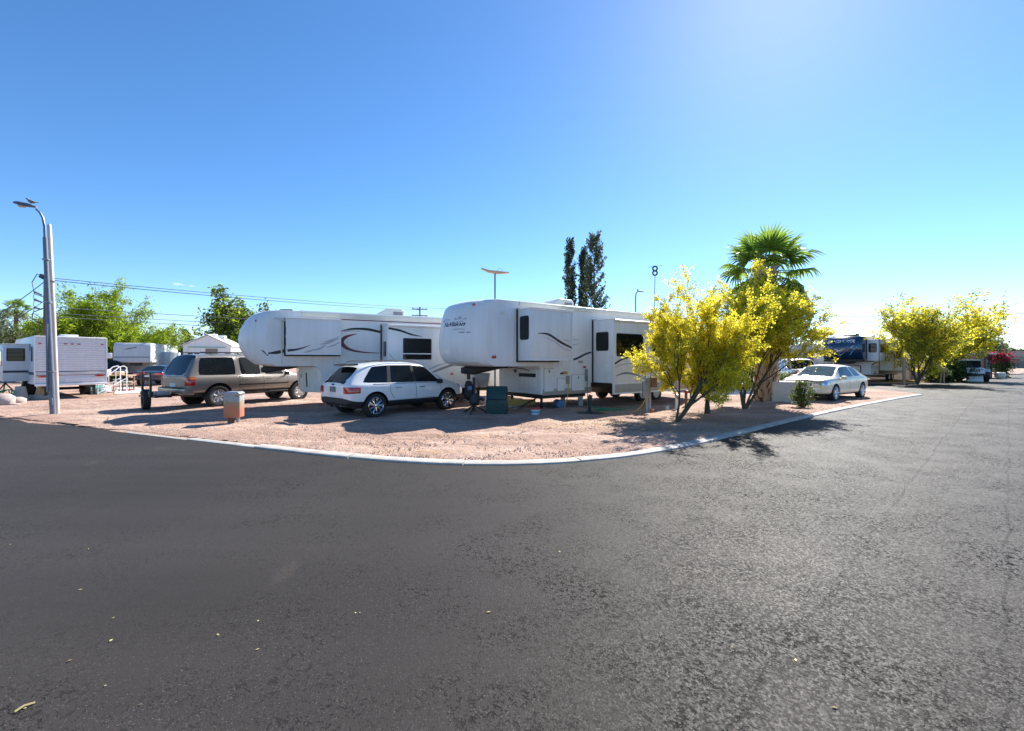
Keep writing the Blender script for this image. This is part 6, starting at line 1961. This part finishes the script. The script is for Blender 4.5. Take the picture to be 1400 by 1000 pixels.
def wire(label, a, b, sag, r=.02, n=16):
    pts = []
    for i in range(n + 1):
        t = i / n
        q = Vector(a).lerp(Vector(b), t); q.z -= sag * 4 * t * (1 - t)
        pts.append(q)
    o = MB().tube(pts, r, 5, cap=False).build('power_line', M['wire'], None, smooth=60)
    return meta(o, label, 'wire', 'overhead power lines')
def W3(px, d, y): 
    v = atd(px, d); v.z = zat(y, d); return v
wire('upper power line from the wooden pole to the right', W3(66, 34, 380), W3(574, 62, 421), .25, .028)
wire('second power line just below the upper one from the wooden pole', W3(66, 34, 383), W3(574, 62, 424), .30, .028)
wire('power line passing behind the small umbrella tree top', W3(66, 34, 420), W3(560, 62, 446), .15, .026)
wire('thin power line over the beige house', W3(66, 34, 428), W3(540, 62, 452), .15, .024)
wire('lowest power line reaching the gabled trailer', W3(66, 34, 433), W3(520, 62, 456), .15, .026)
wire('power line leaving the wooden pole to the left edge', W3(60, 34, 386), W3(-60, 30, 462), .25, .028)
wire('lower power line leaving the wooden pole to the left edge', W3(60, 34, 412), W3(-60, 30, 480), .2, .022)
wire('long power line from the far pole over the middle trailer', W3(574, 62, 421), W3(1337, 62, 432), .5, .022)
wire('upper power line crossing behind the navy capped trailer', W3(900, 75, 452), W3(1337, 62, 432), .3, .03)
wire('lower power line crossing behind the navy capped trailer', W3(900, 75, 460), W3(1337, 62, 444), .3, .03)
wire('top power line leaving the frame on the right', W3(1337, 62, 432), W3(1480, 52, 417), .3, .03)
wire('second power line leaving the frame on the right', W3(1337, 62, 444), W3(1480, 52, 430), .3, .03)
wire('third power line near the right frame edge', W3(1337, 62, 462), W3(1480, 52, 455), .2, .03)
wire('lowest power line near the right frame edge', W3(1337, 62, 466), W3(1480, 52, 461), .2, .03)

# small lamp post and masts behind the middle trailer
t = thing('street_lamp', 'thin dark lamp post with short arm behind the middle trailer', 'street lamp', atd(869, 42))
h = zat(399, 42)
MB().tube([(0, 0, -.1), (0, 0, h - .5), (.06, 0, h - .12), (.22, 0, h)], [.08, .07, .06, .05], 8).build('pole', M['steel_grey'], t)
MB().box((.48, 0, h + .02), (.55, .22, .12)).build('lamp_head', M['steel_grey'], t, bevel=.04)
MB().box((.20, 0, h + .14), (.10, .08, .16)).build('photocell', M['black_plastic'], t)
t = thing('antenna_mast', 'slim white mast topped by a black figure eight and crossbar', 'mast', atd(895.5, 25))
h = zat(364, 25)
MB().tube([(-.12, 0, -.1), (0, 0, h - .55)], .022, 8).build('pole', M['galv'], t)
for zz in (h - .14, h - .40):
    b = MB(); pts = [(math.cos(a) * .125, 0, zz + math.sin(a) * .125) for a in [2 * math.pi * k / 20 for k in range(21)]]
    b.tube(pts, .045, 8, cap=False).build('ring', M['rubber'], t, smooth=60)
MB().tube([(-.38, 0, h - .06), (.40, 0, h + .03)], .010, 6).build('crossbar', M['steel_grey'], t)
t = thing('tv_antenna', 'brown winged television antenna on a mast over the middle trailer', 'antenna', OC - uC * .1 + vC * (wC + .12))
h = zat(373, OC.y + 2.3)
MB().tube([(0, 0, 0), (0, 0, h)], .035, 8).build('mast', M['galv'], t)
b = MB(); cx = 0
for s in (-1, 1):
    b.prism([(0, h - .06), (s * .28, h - .03 - s * .02), (s * .55, h + .05 - s * .07), (s * .55, h + .08 - s * .07), (s * .25, h + .05 - s * .02), (0, h + .05)], -.09, .09, 'y')
b.build('wing', M['wood_tan'], t, smooth=None)
MB().tube([(.03, 0, h - .05), (.12, 0, h + .12), (.22, 0, h + .18), (.30, 0, h + .10), (.28, 0, h + .0)], .008, 5).build('cable', M['steel_grey'], t)
t.rotation_euler = (0, 0, R(8))

# ------------------------------------------------------------------ utility pedestals and lot furniture
t = thing('utility_pedestal', 'weathered orange and grey utility cabinet on a stub post near the kerb', 'utility box', at(320, 579))
d_ = 12.2
MB().prism(rect_rounded(-.20, .20, .17, .80, .02), -.17, .17, 'y').build('cabinet', M['cabinet'], t, bevel=.006)
MB().prism([(-.215, .795), (.215, .795), (.215, .84), (.15, .885), (-.15, .885), (-.215, .84)], -.19, .19, 'y').build('lid', M['steel_grey'], t, bevel=.015)
MB().box((-.07, 0, .08), (.13, .16, .24)).build('stub_post', M['brown'], t)
MB().tube([(.11, -.02, -.02), (.11, -.02, .20)], .045, 10).build('conduit', M['block'], t)
MB().box((-.20, -.05, .60), (.03, .05, .16)).build('hinge', M['maroon_decal'], t)
t.rotation_euler = (0, 0, R(12))

t = thing('utility_pedestal', 'grey power pedestal with meter and breaker boxes beside the blossoming tree', 'utility box', at(886, 564))
MB().box((0, 0, .62), (.17, .13, 1.26)).build('post', M['block'], t, bevel=.01)
MB().box((-.09, -.09, .78), (.24, .14, .56)).build('meter_box', M['steel_grey'], t, bevel=.015)
MB().box((.17, -.04, 1.02), (.20, .16, .34)).build('breaker_box', M['brown'], t, bevel=.012)
MB().lathe([(.075, 0), (.07, .06), (.01, .07)], 16, (-.05, -.10, 1.16)).build('meter_dome', M['light_clear'], t)
MB().tube([(.02, -.09, .0), (.02, -.09, .52)], .025, 8).build('conduit', M['steel_grey'], t)
MB().box((.10, -.10, .06), (.12, .1, .12)).build('base_cap', M['orange'], t, bevel=.02)
c = at(886, 564)
def line_on_ground(label, pts, r, m, name, cat):
    P = catmull([Vector(q) for q in pts], 8)
    return meta(MB().tube(P, r, 6).build(name, m, None, smooth=60), label, cat)
qa = OC + uC * 1.22 - vC * .06 + Vector((0, 0, .95))
line_on_ground('yellow power cord from the middle trailer to the grey pedestal', [qa, qa + Vector((-.06, -.12, -.5)), Vector((qa.x - .16, qa.y - .25, .03)), at(790, 562) + Vector((0, 0, .02)), at(825, 565) + Vector((0, 0, .02)), at(860, 565) + Vector((0, 0, .03)), c + Vector((-.35, -.12, .12)), c + Vector((-.10, -.17, .52))], .018, M['cord_yellow'], 'extension_lead', 'cord')
qb = OC + uC * 2.15 - vC * .05 + Vector((0, 0, 1.15))
pts = [qb, qb + Vector((0, -.05, -.5)), qb + Vector((.02, -.12, -.95)), Vector((qb.x + .1, qb.y - .35, .06))]
cc = at(828, 562)
for k in range(22):
    a = k * .62; rr = .42 - .008 * k
    pts.append(Vector((cc.x + math.cos(a) * rr * 1.3, cc.y + math.sin(a) * rr * .7, .03 + .012 * (k % 4))))
pts.append(cc + Vector((.9, .05, .10)))
line_on_ground('green garden hose coiled on the ground under the middle trailer', pts, .016, M['hose_green'], 'garden_hose', 'hose')
t = thing('umbrella_base', 'black round stand with short tube beside the green hose', 'stand', at(806, 566))
MB().lathe([(.50, 0), (.50, .03), (.12, .07), (.05, .12), (.05, .55), (.04, .56)], 24).build('base', M['black_plastic'], t)
MB().tube([(0, 0, .5), (.04, 0, .62)], .07, 10).build('clamp', M['black_metal'], t)
t = thing('water_jug', 'blue round water tank lying under the middle trailer', 'tank', at(765, 560) + Vector((0, .25, .17)))
MB().lathe([(.02, -.22), (.15, -.21), (.165, -.17), (.165, .17), (.15, .21), (.02, .22)], 20, (0, 0, 0), 'y').build('barrel', M['tank_blue'], t)
MB().lathe([(.045, .22), (.045, .26)], 12, (0, 0, .07), 'y').build('cap', M['trim_white'], t)
t.rotation_euler = (0, 0, R(20))
t = thing('plank', 'white plank lying on blocks beneath the middle trailer', 'plank', at(780, 556.5) + Vector((0, .3, 0)))
MB().box((.1, 0, .36), (.85, .16, .05), rz=R(8)).build('board', M['trim_white'], t, bevel=.006)
for xx in (-.25, .42): MB().box((xx, 0, .165), (.16, .2, .33)).build('block', M['block'], t)
# yellow lumber below the nose
for k, (lab, px, py, L, hz, zz) in enumerate([('long yellow plank on its edge under the front of the middle trailer', 708, 556, 1.35, .26, .14), ('upright tan plywood offcut leaning by the crossover front wheel', 631, 548, .16, .62, .32)]):
    t = thing('plank', lab, 'plank', at(px, py))
    MB().box((0, .1, zz), (L, .05, hz), rz=R(-4), rx=R(-8)).build('board', M['lumber'] if k == 0 else M['plywood'], t, bevel=.004)
# concrete pads
def slab(label, pts, z=.03, m=None):
    b = MB().prism([(q.x, q.y) for q in pts], -.02, z, 'z')
    return meta(b.build('concrete_pad', m or M['slab'], None, smooth=None, bevel=.006), label, 'concrete pad')
slab('pale concrete pad under the noses of the two big trailers', [at(622, 548), at(704, 560), at(735, 553), at(660, 543)], .035)
slab('pale concrete apron in front of the black car', [at(987, 541.5), at(1034, 540.5), at(1032, 533), at(990, 533)], .03)
slab('pale concrete step pad beside the small black table', [at(156, 539.5), at(205, 537.5), at(188, 531), at(160, 531)], .04)

# king-pin tripod below the big trailer nose with gear hung on it
t = thing('king_pin_tripod', 'black tripod stand under the nose of the middle trailer', 'stand', at(648, 567))
MB().tube([(0, 0, .10), (0, 0, 1.20)], [.05, .045], 12).build('post', M['black_metal'], t)
for k in range(3):
    a = R(20 + 120 * k)
    MB().tube([(0, 0, .30), (math.cos(a) * .48, math.sin(a) * .48, .03)], .025, 6).build('leg', M['black_metal'], t)
    MB().box((math.cos(a) * .48, math.sin(a) * .48, .015), (.14, .10, .03), rz=a).build('foot', M['black_metal'], t)
MB().lathe([(.02, .70), (.11, .68), (.16, .55), (.17, .40), (.12, .32), (.03, .31)], 14, (0.02, -.08, 0)).build('gear_bag', M['black_plastic'], t)
MB().lathe([(.02, 1.10), (.09, 1.08), (.13, .95), (.14, .62), (.10, .55), (.02, .54)], 14, (-.17, -.02, 0)).build('gear_bag', M['rubber'], t)
MB().tube([(-.1, -.05, .5), (.25, -.1, .52), (.33, -.1, .45)], .05, 8).build('strap_roll', M['black_plastic'], t)
MB().box((-.12, -.12, .86), (.14, .10, .14)).build('pouch', M['tank_blue'], t, bevel=.02)
t = thing('storage_bin', 'dark green ribbed storage box with sloped lid under the middle trailer nose', 'storage box', at(678, 567), R(-6))
MB().prism([(-.35, .0), (.35, .0), (.33, .48), (-.33, .48)], 0, .55, 'y').build('box', M['dark_green'], t, bevel=.02)
MB().prism([(.02, .49), (.52, .49), (.54, .80), (.34, .90), (.22, .90)], -.33, .33, 'x').build('lid', M['dark_green'], t, bevel=.02)
for zz in (.10, .18, .26, .34):
    MB().box((0, -.006, zz), (.62, .02, .03)).build('rib', M['dark_green'], t, bevel=.006)
MB().box((0, -.02, .44), (.16, .03, .05)).build('latch', M['black_plastic'], t)
t = thing('hopper_bin', 'grey tapered bin on a stand behind the tripod', 'bin', at(660, 553))
MB().box((0, .2, .95), (.42, .40, .50), taper=1.35).build('tub', M['steel_grey'], t, bevel=.02)
for s in (-.15, .15): MB().tube([(s, .2, .0), (s, .2, .72)], .02, 6).build('leg', M['black_metal'], t)
MB().box((0, .2, 1.22), (.60, .56, .04)).build('lid', M['grey_decal'], t, bevel=.01)
t = thing('propane_cylinder', 'small white gas bottle in front of the grey bin', 'gas bottle', at(668, 556))
MB().lathe([(.09, 0), (.14, .04), (.15, .12), (.15, .30), (.12, .40), (.05, .44), (.05, .50)], 18).build('bottle', M['trim_white'], t)
MB().lathe([(.09, .44), (.09, .54)], 14).build('collar', M['steel_grey'], t)
t = thing('tub', 'white plastic tub with red rim and blue label below the middle trailer', 'tub', at(732, 567))
MB().lathe([(.12, 0), (.13, .02), (.155, .20), (.16, .21), (.01, .21)], 20).build('pail', M['trim_white'], t)
MB().lathe([(.160, .17), (.166, .175), (.166, .225), (.155, .23), (.01, .23)], 20).build('lid', M['red'], t)
MB().lathe([(.137, .05), (.150, .13)], 20).build('label_band', M['light_blue'], t)

# white pvc post, stub and red tank beneath the blossoming trees
t = thing('pipe_stub', 'white plastic standpipe beneath the leaning tree', 'pipe', at(925, 561))
MB().tube([(0, 0, -.02), (0, 0, .50)], .05, 12).build('pipe', M['plastic_white'], t)
MB().lathe([(.065, .48), (.065, .54), (.02, .56)], 12).build('cap', M['plastic_white'], t)
t = thing('pipe_stub', 'low grey capped cleanout pipe left of the standpipe', 'pipe', at(912, 561))
MB().tube([(0, 0, -.02), (0, 0, .16)], .06, 12).build('pipe', M['plastic_white'], t)
MB().lathe([(.08, .15), (.08, .19), (.03, .21)], 12).build('cap', M['steel_grey'], t)
t = thing('water_spigot', 'rusty red spigot post beside the white standpipe', 'spigot', at(938, 556))
MB().tube([(0, 0, -.02), (0, 0, .62)], .05, 10).build('post', M['brown'], t)
MB().box((0, -.06, .56), (.10, .14, .10)).build('tap', M['red'], t, bevel=.02)
t = thing('flared_post', 'black flared post standing under the blossoming trees', 'post', at(967, 569))
MB().lathe([(.10, -.02), (.10, .03), (.07, .35), (.045, .60), (.04, 1.05), (.06, 1.12), (.06, 1.30), (.03, 1.32)], 16).build('shaft', M['black_plastic'], t)
# stick lying on the dirt
meta(MB().tube([at(867, 571) + Vector((0, 0, .02)), at(871, 574) + Vector((0, 0, .03)), at(874, 578) + Vector((0, 0, .02))], .018, 6).build('stick', M['black_plastic'], None), 'short dark stick lying on the dirt near the tree shadow', 'stick')

# concrete box by the palm
t = thing('concrete_box', 'large pale concrete utility box beside the cream sedan', 'utility box', at(1083, 551.5), R(-12))
MB().box((0, .55, .40), (1.42, 1.0, .86), taper=.985).build('vault', M['concrete'], t, bevel=.05, seg=3)
MB().box((0, .55, .845), (1.46, 1.04, .04)).build('lid', M['concrete'], t, bevel=.015)
t = thing('river_rock', 'flat pale stone at the foot of the palm', 'rock', at(1056, 551))
def rock_mesh(sx, sy, sz, seed, m, parent, name='stone'):
    r = random.Random(seed)
    bm = bmesh.new(); bmesh.ops.create_icosphere(bm, subdivisions=2, radius=1)
    for v in bm.verts:
        k = 1 + r.uniform(-.14, .14)
        v.co = Vector((v.co.x * sx * k, v.co.y * sy * k, max(v.co.z * sz * k, -.3 * sz)))
    me = bpy.data.meshes.new(name); bm.to_mesh(me); bm.free()
    finish(me, m, 50)
    return link(bpy.data.objects.new(name, me), parent)
rock_mesh(.28, .2, .07, 4, M['block'], t)

# ------------------------------------------------------------------ left side clutter
def rock(label, px, py, sx, sy, sz, seed, m=None):
    o = rock_mesh(sx, sy, sz, seed, m or M['rock'], None, 'rock')
    o.location = at(px, py) + Vector((0, 0, sz * .25))
    return meta(o, label, 'rock', 'rocks at the left lot edge')
rock('large rounded rock at the left frame edge', 3, 553.5, .42, .36, .36, 1)
rock('pale flat rock with pointed top right of the hose', 23, 551, .34, .26, .20, 2)
rock('small flat rock between the two larger ones', 11, 552.5, .18, .16, .10, 3)
rock('thin flat pebble stone in front of the pale rock', 18, 553.5, .22, .16, .05, 5)
pts = []; cc = at(9, 549)
for k in range(30):
    a = k * .55; pts.append(Vector((cc.x + math.cos(a) * .28, cc.y + .1 * math.sin(k), .25 + math.sin(a) * .24)))
line_on_ground('green garden hose loop standing behind the rocks', pts, .022, M['hose_green'], 'garden_hose', 'hose')
t = thing('leaning_panel', 'green and black folding panel propped under the aluminium trailer', 'panel', at(36, 544))
MB().box((0, .1, .52), (.10, .45, 1.1), ry=R(14)).build('board', M['black_plastic'], t, bevel=.02)
MB().tube([(-.22, -.16, .0), (.02, -.16, .70), (.14, -.16, 1.08)], .035, 6).build('edge', M['hose_green'], t)
t = thing('splash_block', 'tapered grey concrete block standing left of the trailer jack', 'block', at(28, 547.5))
MB().box((0, 0, .30), (.46, .30, .62), taper=.62).build('block', M['block'], t, bevel=.02)
t = thing('jack_block', 'grey block with pyramid jack under the trailer corner', 'block', at(55, 546))
MB().box((0, 0, .10), (.62, .40, .20)).build('base', M['block'], t, bevel=.015)
MB().box((0, 0, .40), (.26, .26, .40), taper=.5).build('pyramid', M['plywood'], t, bevel=.01)
t = thing('jack_block', 'reddish block stack under the right trailer corner', 'block', at(118, 538))
MB().box((0, 0, .12), (.30, .30, .24)).build('base', M['brown'], t, bevel=.01)
MB().box((0, 0, .35), (.20, .22, .22)).build('top', M['orange'], t, bevel=.01)
t = thing('tripod_pole', 'thin black pole on splayed feet beside the trailer slide-out', 'pole', at(7, 538))
MB().tube([(0, 0, .45), (0, 0, 2.45)], .045, 8).build('pole', M['black_metal'], t)
for k in range(3):
    a = R(30 + 120 * k); MB().tube([(0, 0, .55), (math.cos(a) * .4, math.sin(a) * .4, 0)], .03, 6).build('leg', M['black_metal'], t)
t = thing('storage_tote', 'teal storage tote at the right end of the aluminium trailer', 'tote', at(125, 538.5))
MB().box((0, 0, .21), (.34, .42, .42), taper=1.15).build('bin', M['teal'], t, bevel=.02)
MB().box((0, 0, .44), (.44, .52, .05)).build('lid', M['teal'], t, bevel=.015)
t = thing('storage_tote', 'pale teal tote next to the teal one', 'tote', at(131.5, 538.5))
MB().box((0, 0, .23), (.30, .40, .46), taper=1.1).build('bin', M['light_clear'] if False else M['teal'], t, bevel=.02)
MB().box((0, 0, .48), (.38, .48, .05)).build('lid', M['plastic_white'], t, bevel=.015)
t = thing('cloth_bundle', 'white cloth bundle heaped by the stair rail', 'bundle', at(140, 537.5))
rock_mesh(.36, .30, .34, 8, M['cloth_white'], t, 'cloth'); t.location.z = .1
# white tubular steps with handrail
t = thing('entry_steps', 'white tubular entry steps with a curved handrail', 'steps', at(146, 538.5), R(-25))
for s in (-.32, .32):
    MB().tube([(s, -.50, .0), (s, -.50, .55), (s, .40, 1.40), (s, .60, 1.45), (s, .72, 1.36), (s, .72, 0)], .024, 8).build('rail', M['trim_white'], t)
    MB().tube([(s, -.50, .05), (s, .70, .78)], .024, 8).build('stringer', M['trim_white'], t)
for k in range(4):
    MB().box((0, -.42 + k * .30, .16 + k * .19), (.62, .22, .03)).build('tread', M['steel_grey'], t, bevel=.006)
for k in range(3):
    MB().tube([(.32, -.35 + k * .3, .2 + k * .19), (.32, -.35 + k * .3, .75 + k * .25)], .014, 6).build('baluster', M['trim_white'], t)
# shelf with odds and ends
t = thing('potting_bench', 'cluttered wooden bench behind the white entry steps', 'bench', at(152, 533))
MB().box((.3, 0, .86), (1.9, .6, .06)).build('top', M['wood_tan'], t, bevel=.008)
MB().box((.3, 0, .40), (1.8, .5, .04)).build('shelf', M['wood_tan'], t)
for xx in (-.55, 1.15):
    for yy in (-.24, .24): MB().box((xx, yy, .43), (.07, .07, .86)).build('leg', M['brown'], t)
for (lab, name, xx, sz, hz, m) in [('red crate on the cluttered bench shelf', 'crate', -.45, .34, .24, M['red']), ('white jug standing on the cluttered bench top', 'jug', -.1, .2, .30, M['plastic_white']), ('small tan box on the cluttered bench top', 'box', .55, .4, .18, M['wood_tan'])]:
    onshelf = 'shelf' in lab
    o = thing(name, lab, name, t.location + Vector((xx, -.05, .42 if onshelf else .89)))
    MB().box((0, 0, hz / 2), (sz, sz * .7, hz), taper=.94).build('body', m, o, bevel=.02)
    MB().box((0, 0, hz + .012), (sz * .8, sz * .55, .03)).build('lid', M['plastic_white'], o, bevel=.006)
def patio_chair(label, loc, rz):
    o = thing('patio_chair', label, 'chair', loc, rz)
    MB().box((0, 0, .43), (.44, .44, .03)).build('seat', M['black_metal'], o, bevel=.008)
    MB().box((0, .22, .70), (.44, .03, .42), rx=R(-8)).build('backrest', M['black_metal'], o, bevel=.008)
    for xx in (-.19, .19):
        for yy in (-.19, .19): MB().tube([(xx, yy, .43), (xx * 1.1, yy * 1.1, 0)], .014, 6).build('leg', M['black_metal'], o)
    return o
patio_chair('black patio chair at the right side of the small table', at(172, 533.5), R(120))
t = thing('patio_table', 'small black patio table on the concrete pad', 'table', at(166, 536), 0)
MB().box((0, 0, .56), (.62, .5, .035)).build('table_top', M['steel_grey'], t, bevel=.008)
for xx in (-.26, .26):
    for yy in (-.2, .2): MB().tube([(xx, yy, .55), (xx * 1.05, yy * 1.05, 0.04)], .018, 6).build('leg', M['black_metal'], t)
meta(MB().prism([(q.x, q.y) for q in (at(160, 536.5), at(188, 534.8), at(182, 533), at(163, 533.5))], .044, .052, 'z').build('outdoor_rug', M['rug'], None, smooth=None), 'dark red rug on the pad by the patio table', 'rug')

# ------------------------------------------------------------------ far buildings, shed, sign
t = thing('house', 'low beige house with brown fascia behind the clipped hedge', 'house', atd(243, 64), R(0))
MB().box((0, 3, 1.4), (9.5, 6, 2.8)).build('wall', M['stucco'], t)
MB().add([(-5.2, -.6, 2.95), (5.2, -.6, 2.95), (5.2, 6.6, 2.95), (-5.2, 6.6, 2.95), (-4.6, 2.2, 3.75), (4.6, 2.2, 3.75), (4.6, 3.8, 3.75), (-4.6, 3.8, 3.75)], [(0, 1, 5, 4), (1, 2, 6, 5), (2, 3, 7, 6), (3, 0, 4, 7), (4, 5, 6, 7), (3, 2, 1, 0)]).build('roof', M['roof_pink'], t, smooth=None)
MB().box((0, -.62, 2.88), (10.5, .08, .22)).build('fascia', M['fascia'], t)
for xx in (-2.5, 1.5):
    w_ = MB().box((xx, -.02, 1.6), (1.3, .06, 1.0)).build('window', M['glass_dark'], t)
    MB().box((xx, -.05, 1.06), (1.5, .10, .08)).build('sill', M['trim_white'], w_)
t = thing('shed', 'dark brown plank shed with flat overhanging roof behind the white sign', 'shed', atd(1350, 43.5), R(30))
MB().box((0, 1.2, 1.15), (1.9, 2.4, 2.3)).build('wall', M['brown_wall'], t)
for k in range(7):
    MB().box((-.82 + k * .273, -.015, 1.13), (.255, .035, 2.22)).build('plank', M['brown_wall'], t, bevel=.006)
for k in range(8):
    MB().box((.965, .18 + k * .29, 1.13), (.035, .27, 2.22)).build('plank', M['tan_wall'], t, bevel=.006)
MB().box((0, 1.1, 2.40), (2.4, 3.0, .14)).build('roof', M['steel_grey'], t, bevel=.01)
for xx in (-.95, .95): MB().box((xx, -.05, 1.16), (.10, .12, 2.32)).build('corner_post', M['fascia'], t, bevel=.01)
MB().box((-.2, -.045, 1.0), (.8, .03, 1.9)).build('door', M['grey_decal'], t, bevel=.008)
t = thing('sign_board', 'white folding sign board with four dark lines of lettering', 'sign', at(1332.5, 522), R(-36))
for s in (-1, 1):
    MB().box((0, s * .16, .50), (.92, .03, 1.0), rx=R(s * 12)).build('panel', M['sign_white'], t, bevel=.006)
for i, (s_, z_, sz) in enumerate([('NATURE', .78, .22), ('IN', .60, .15), ('YOUR', .44, .17), ('RULES', .18, .27)]):
    o = text_mesh(s_, sz, M['black_decal'], t, (0, -.16 - .019 - (.5 - z_ - .05) * math.tan(R(12)), z_), (R(90 - 12), 0, 0), 'lettering', 0, 1.0, 'CENTER', .001, .012)
for xx in (-.40, .40):
    MB().box((xx, 0, .97), (.05, .12, .10)).build('hinge', M['plastic_white'], t)
t = thing('barrel', 'pale rounded planter at the corner of the bougainvillea', 'planter', at(1368, 517.5))
MB().lathe([(.28, 0), (.36, .12), (.38, .35), (.33, .55), (.28, .58), (.24, .56), (.22, .50)], 18).build('pot', M['plastic_white'], t)
for k, (lab, px, d, wd, hh, m) in enumerate([('distant pale house with grey roof at the street end', 1386, 100, 9, 2.6, M['light_clear'] if False else M['stucco'])]):
    t = thing('house', lab, 'house', atd(px, d), R(-20))
    MB().box((0, 3, hh / 2), (wd, 6, hh)).build('wall', m, t)
    MB().prism([(-wd / 2 - .5, hh), (wd / 2 + .5, hh), (wd / 2 - 1, hh + 1.3), (-wd / 2 + 1, hh + 1.3)], -.5, 6.5, 'y').build('roof', M['roof_pink'], t, smooth=None)
    for xx in (-2.5, 0.5): 
        w_ = MB().box((xx, -.02, 1.5), (1.2, .06, 1.0)).build('window', M['glass_dark'], t)
        MB().box((xx, -.05, .96), (1.4, .10, .08)).build('sill', M['trim_white'], w_)
    MB().box((2.9, -.03, 1.05), (2.2, .06, 2.1)).build('garage_door', M['tank_blue'], t)
t = thing('boundary_wall', 'low reddish block wall at the right end of the street', 'wall', atd(1402, 98), R(-15))
MB().box((4, 0, .8), (14, .2, 1.6)).build('wall', M['brown_wall'], t)
MB().box((4, 0, 1.64), (14.2, .3, .09)).build('coping', M['stucco'], t)
t = thing('parked_trailer', 'tan site-built room with bright tin roof between the far trees', 'outbuilding', atd(1243, 41), R(36))
MB().box((2.6, 1.6, 1.15), (5.2, 3.2, 2.3)).build('wall', M['tan_wall'], t)
MB().box((2.6, 1.4, 2.42), (5.6, 3.8, .10)).build('roof', M['roof_tin'], t)
MB().box((1.2, -.02, 1.05), (.9, .06, 2.0)).build('door', M['brown_wall'], t)
MB().box((3.4, -.02, 1.45), (1.0, .06, .8)).build('window', M['glass_dark'], t)
t = thing('wood_post', 'pale wooden post standing between the navy capped trailer and the trees', 'post', at(1236, 526))
MB().box((0, 0, 1.0), (.14, .14, 2.0)).build('shaft', M['wood_tan'], t, bevel=.01)
MB().tube([(0, 0, 1.5), (.7, 0, 2.05)], .04, 6).build('brace', M['steel_grey'], t)
t = thing('stake_pair', 'two pale tree stakes in front of the dark hedge', 'stakes', at(1288, 524.5))
for xx, dx in ((-.14, .12), (.14, .02)):
    MB().tube([(xx, 0, -.05), (xx + dx, 0, 1.15)], .04, 6).build('stake', M['wood_tan'], t)
# extra background row far behind the trailers so that gaps show planted land, not bare dirt
tree('mesquite_tree', 'far grey green tree behind the grey fifth wheel trailer', atd(178, 75), [((0, 0, 1), 3, .2)], MQ, 1, (2.2, 2, 3.6), [('crown', M['olive'], .28, 1, .4, .3)], M['bark_brown'], 91, leafn=24)
tree('mesquite_tree', 'far low tree line piece above the pickup and white trailer', atd(1150, 85), [((0, 0, 1), 3, .2)], MQ, 1, (7.0, 3, 4.0), [('crown', M['olive'], .3, 1, .4, .4)], M['bark_brown'], 93, leafn=26)
# small clouds far away over the left horizon
def cloud_mat():
    m = bpy.data.materials.new('cloud'); m.use_nodes = True
    n, l = m.node_tree.nodes, m.node_tree.links
    n.remove(n['Principled BSDF'])
    v = n.new('ShaderNodeVolumePrincipled'); v.inputs['Color'].default_value = (1, 1, 1, 1); v.inputs['Anisotropy'].default_value = .3
    tc = n.new('ShaderNodeTexCoord'); nz = n.new('ShaderNodeTexNoise'); nz.inputs['Scale'].default_value = .05; nz.inputs['Detail'].default_value = 5
    l.new(tc.outputs['Object'], nz.inputs['Vector'])
    r = ramp(n, [(.42, (0, 0, 0)), (.62, (.05, .05, .05))]); l.new(nz.outputs['Fac'], r.inputs['Fac']); l.new(r.outputs['Color'], v.inputs['Density'])
    l.new(v.outputs['Volume'], n['Material Output'].inputs['Volume'])
    return m
CM = cloud_mat()
for k, (px, py, w_, h_) in enumerate([(244, 389, 38, 7), (263, 391.5, 24, 6)]):
    bm = bmesh.new(); bmesh.ops.create_icosphere(bm, subdivisions=3, radius=1)
    r = random.Random(k + 2)
    for v in bm.verts: v.co = Vector((v.co.x * w_ / 2 * r.uniform(.85, 1.1), v.co.y * w_ / 2, v.co.z * h_ / 2 * r.uniform(.7, 1.1)))
    me = bpy.data.meshes.new('cloud'); bm.to_mesh(me); bm.free(); me.materials.append(CM)
    o = link(bpy.data.objects.new('cloud', me)); o.location = atd(px, 1500.0); o.location.z = zat(py, 1500.0)
    meta(o, kind='structure')
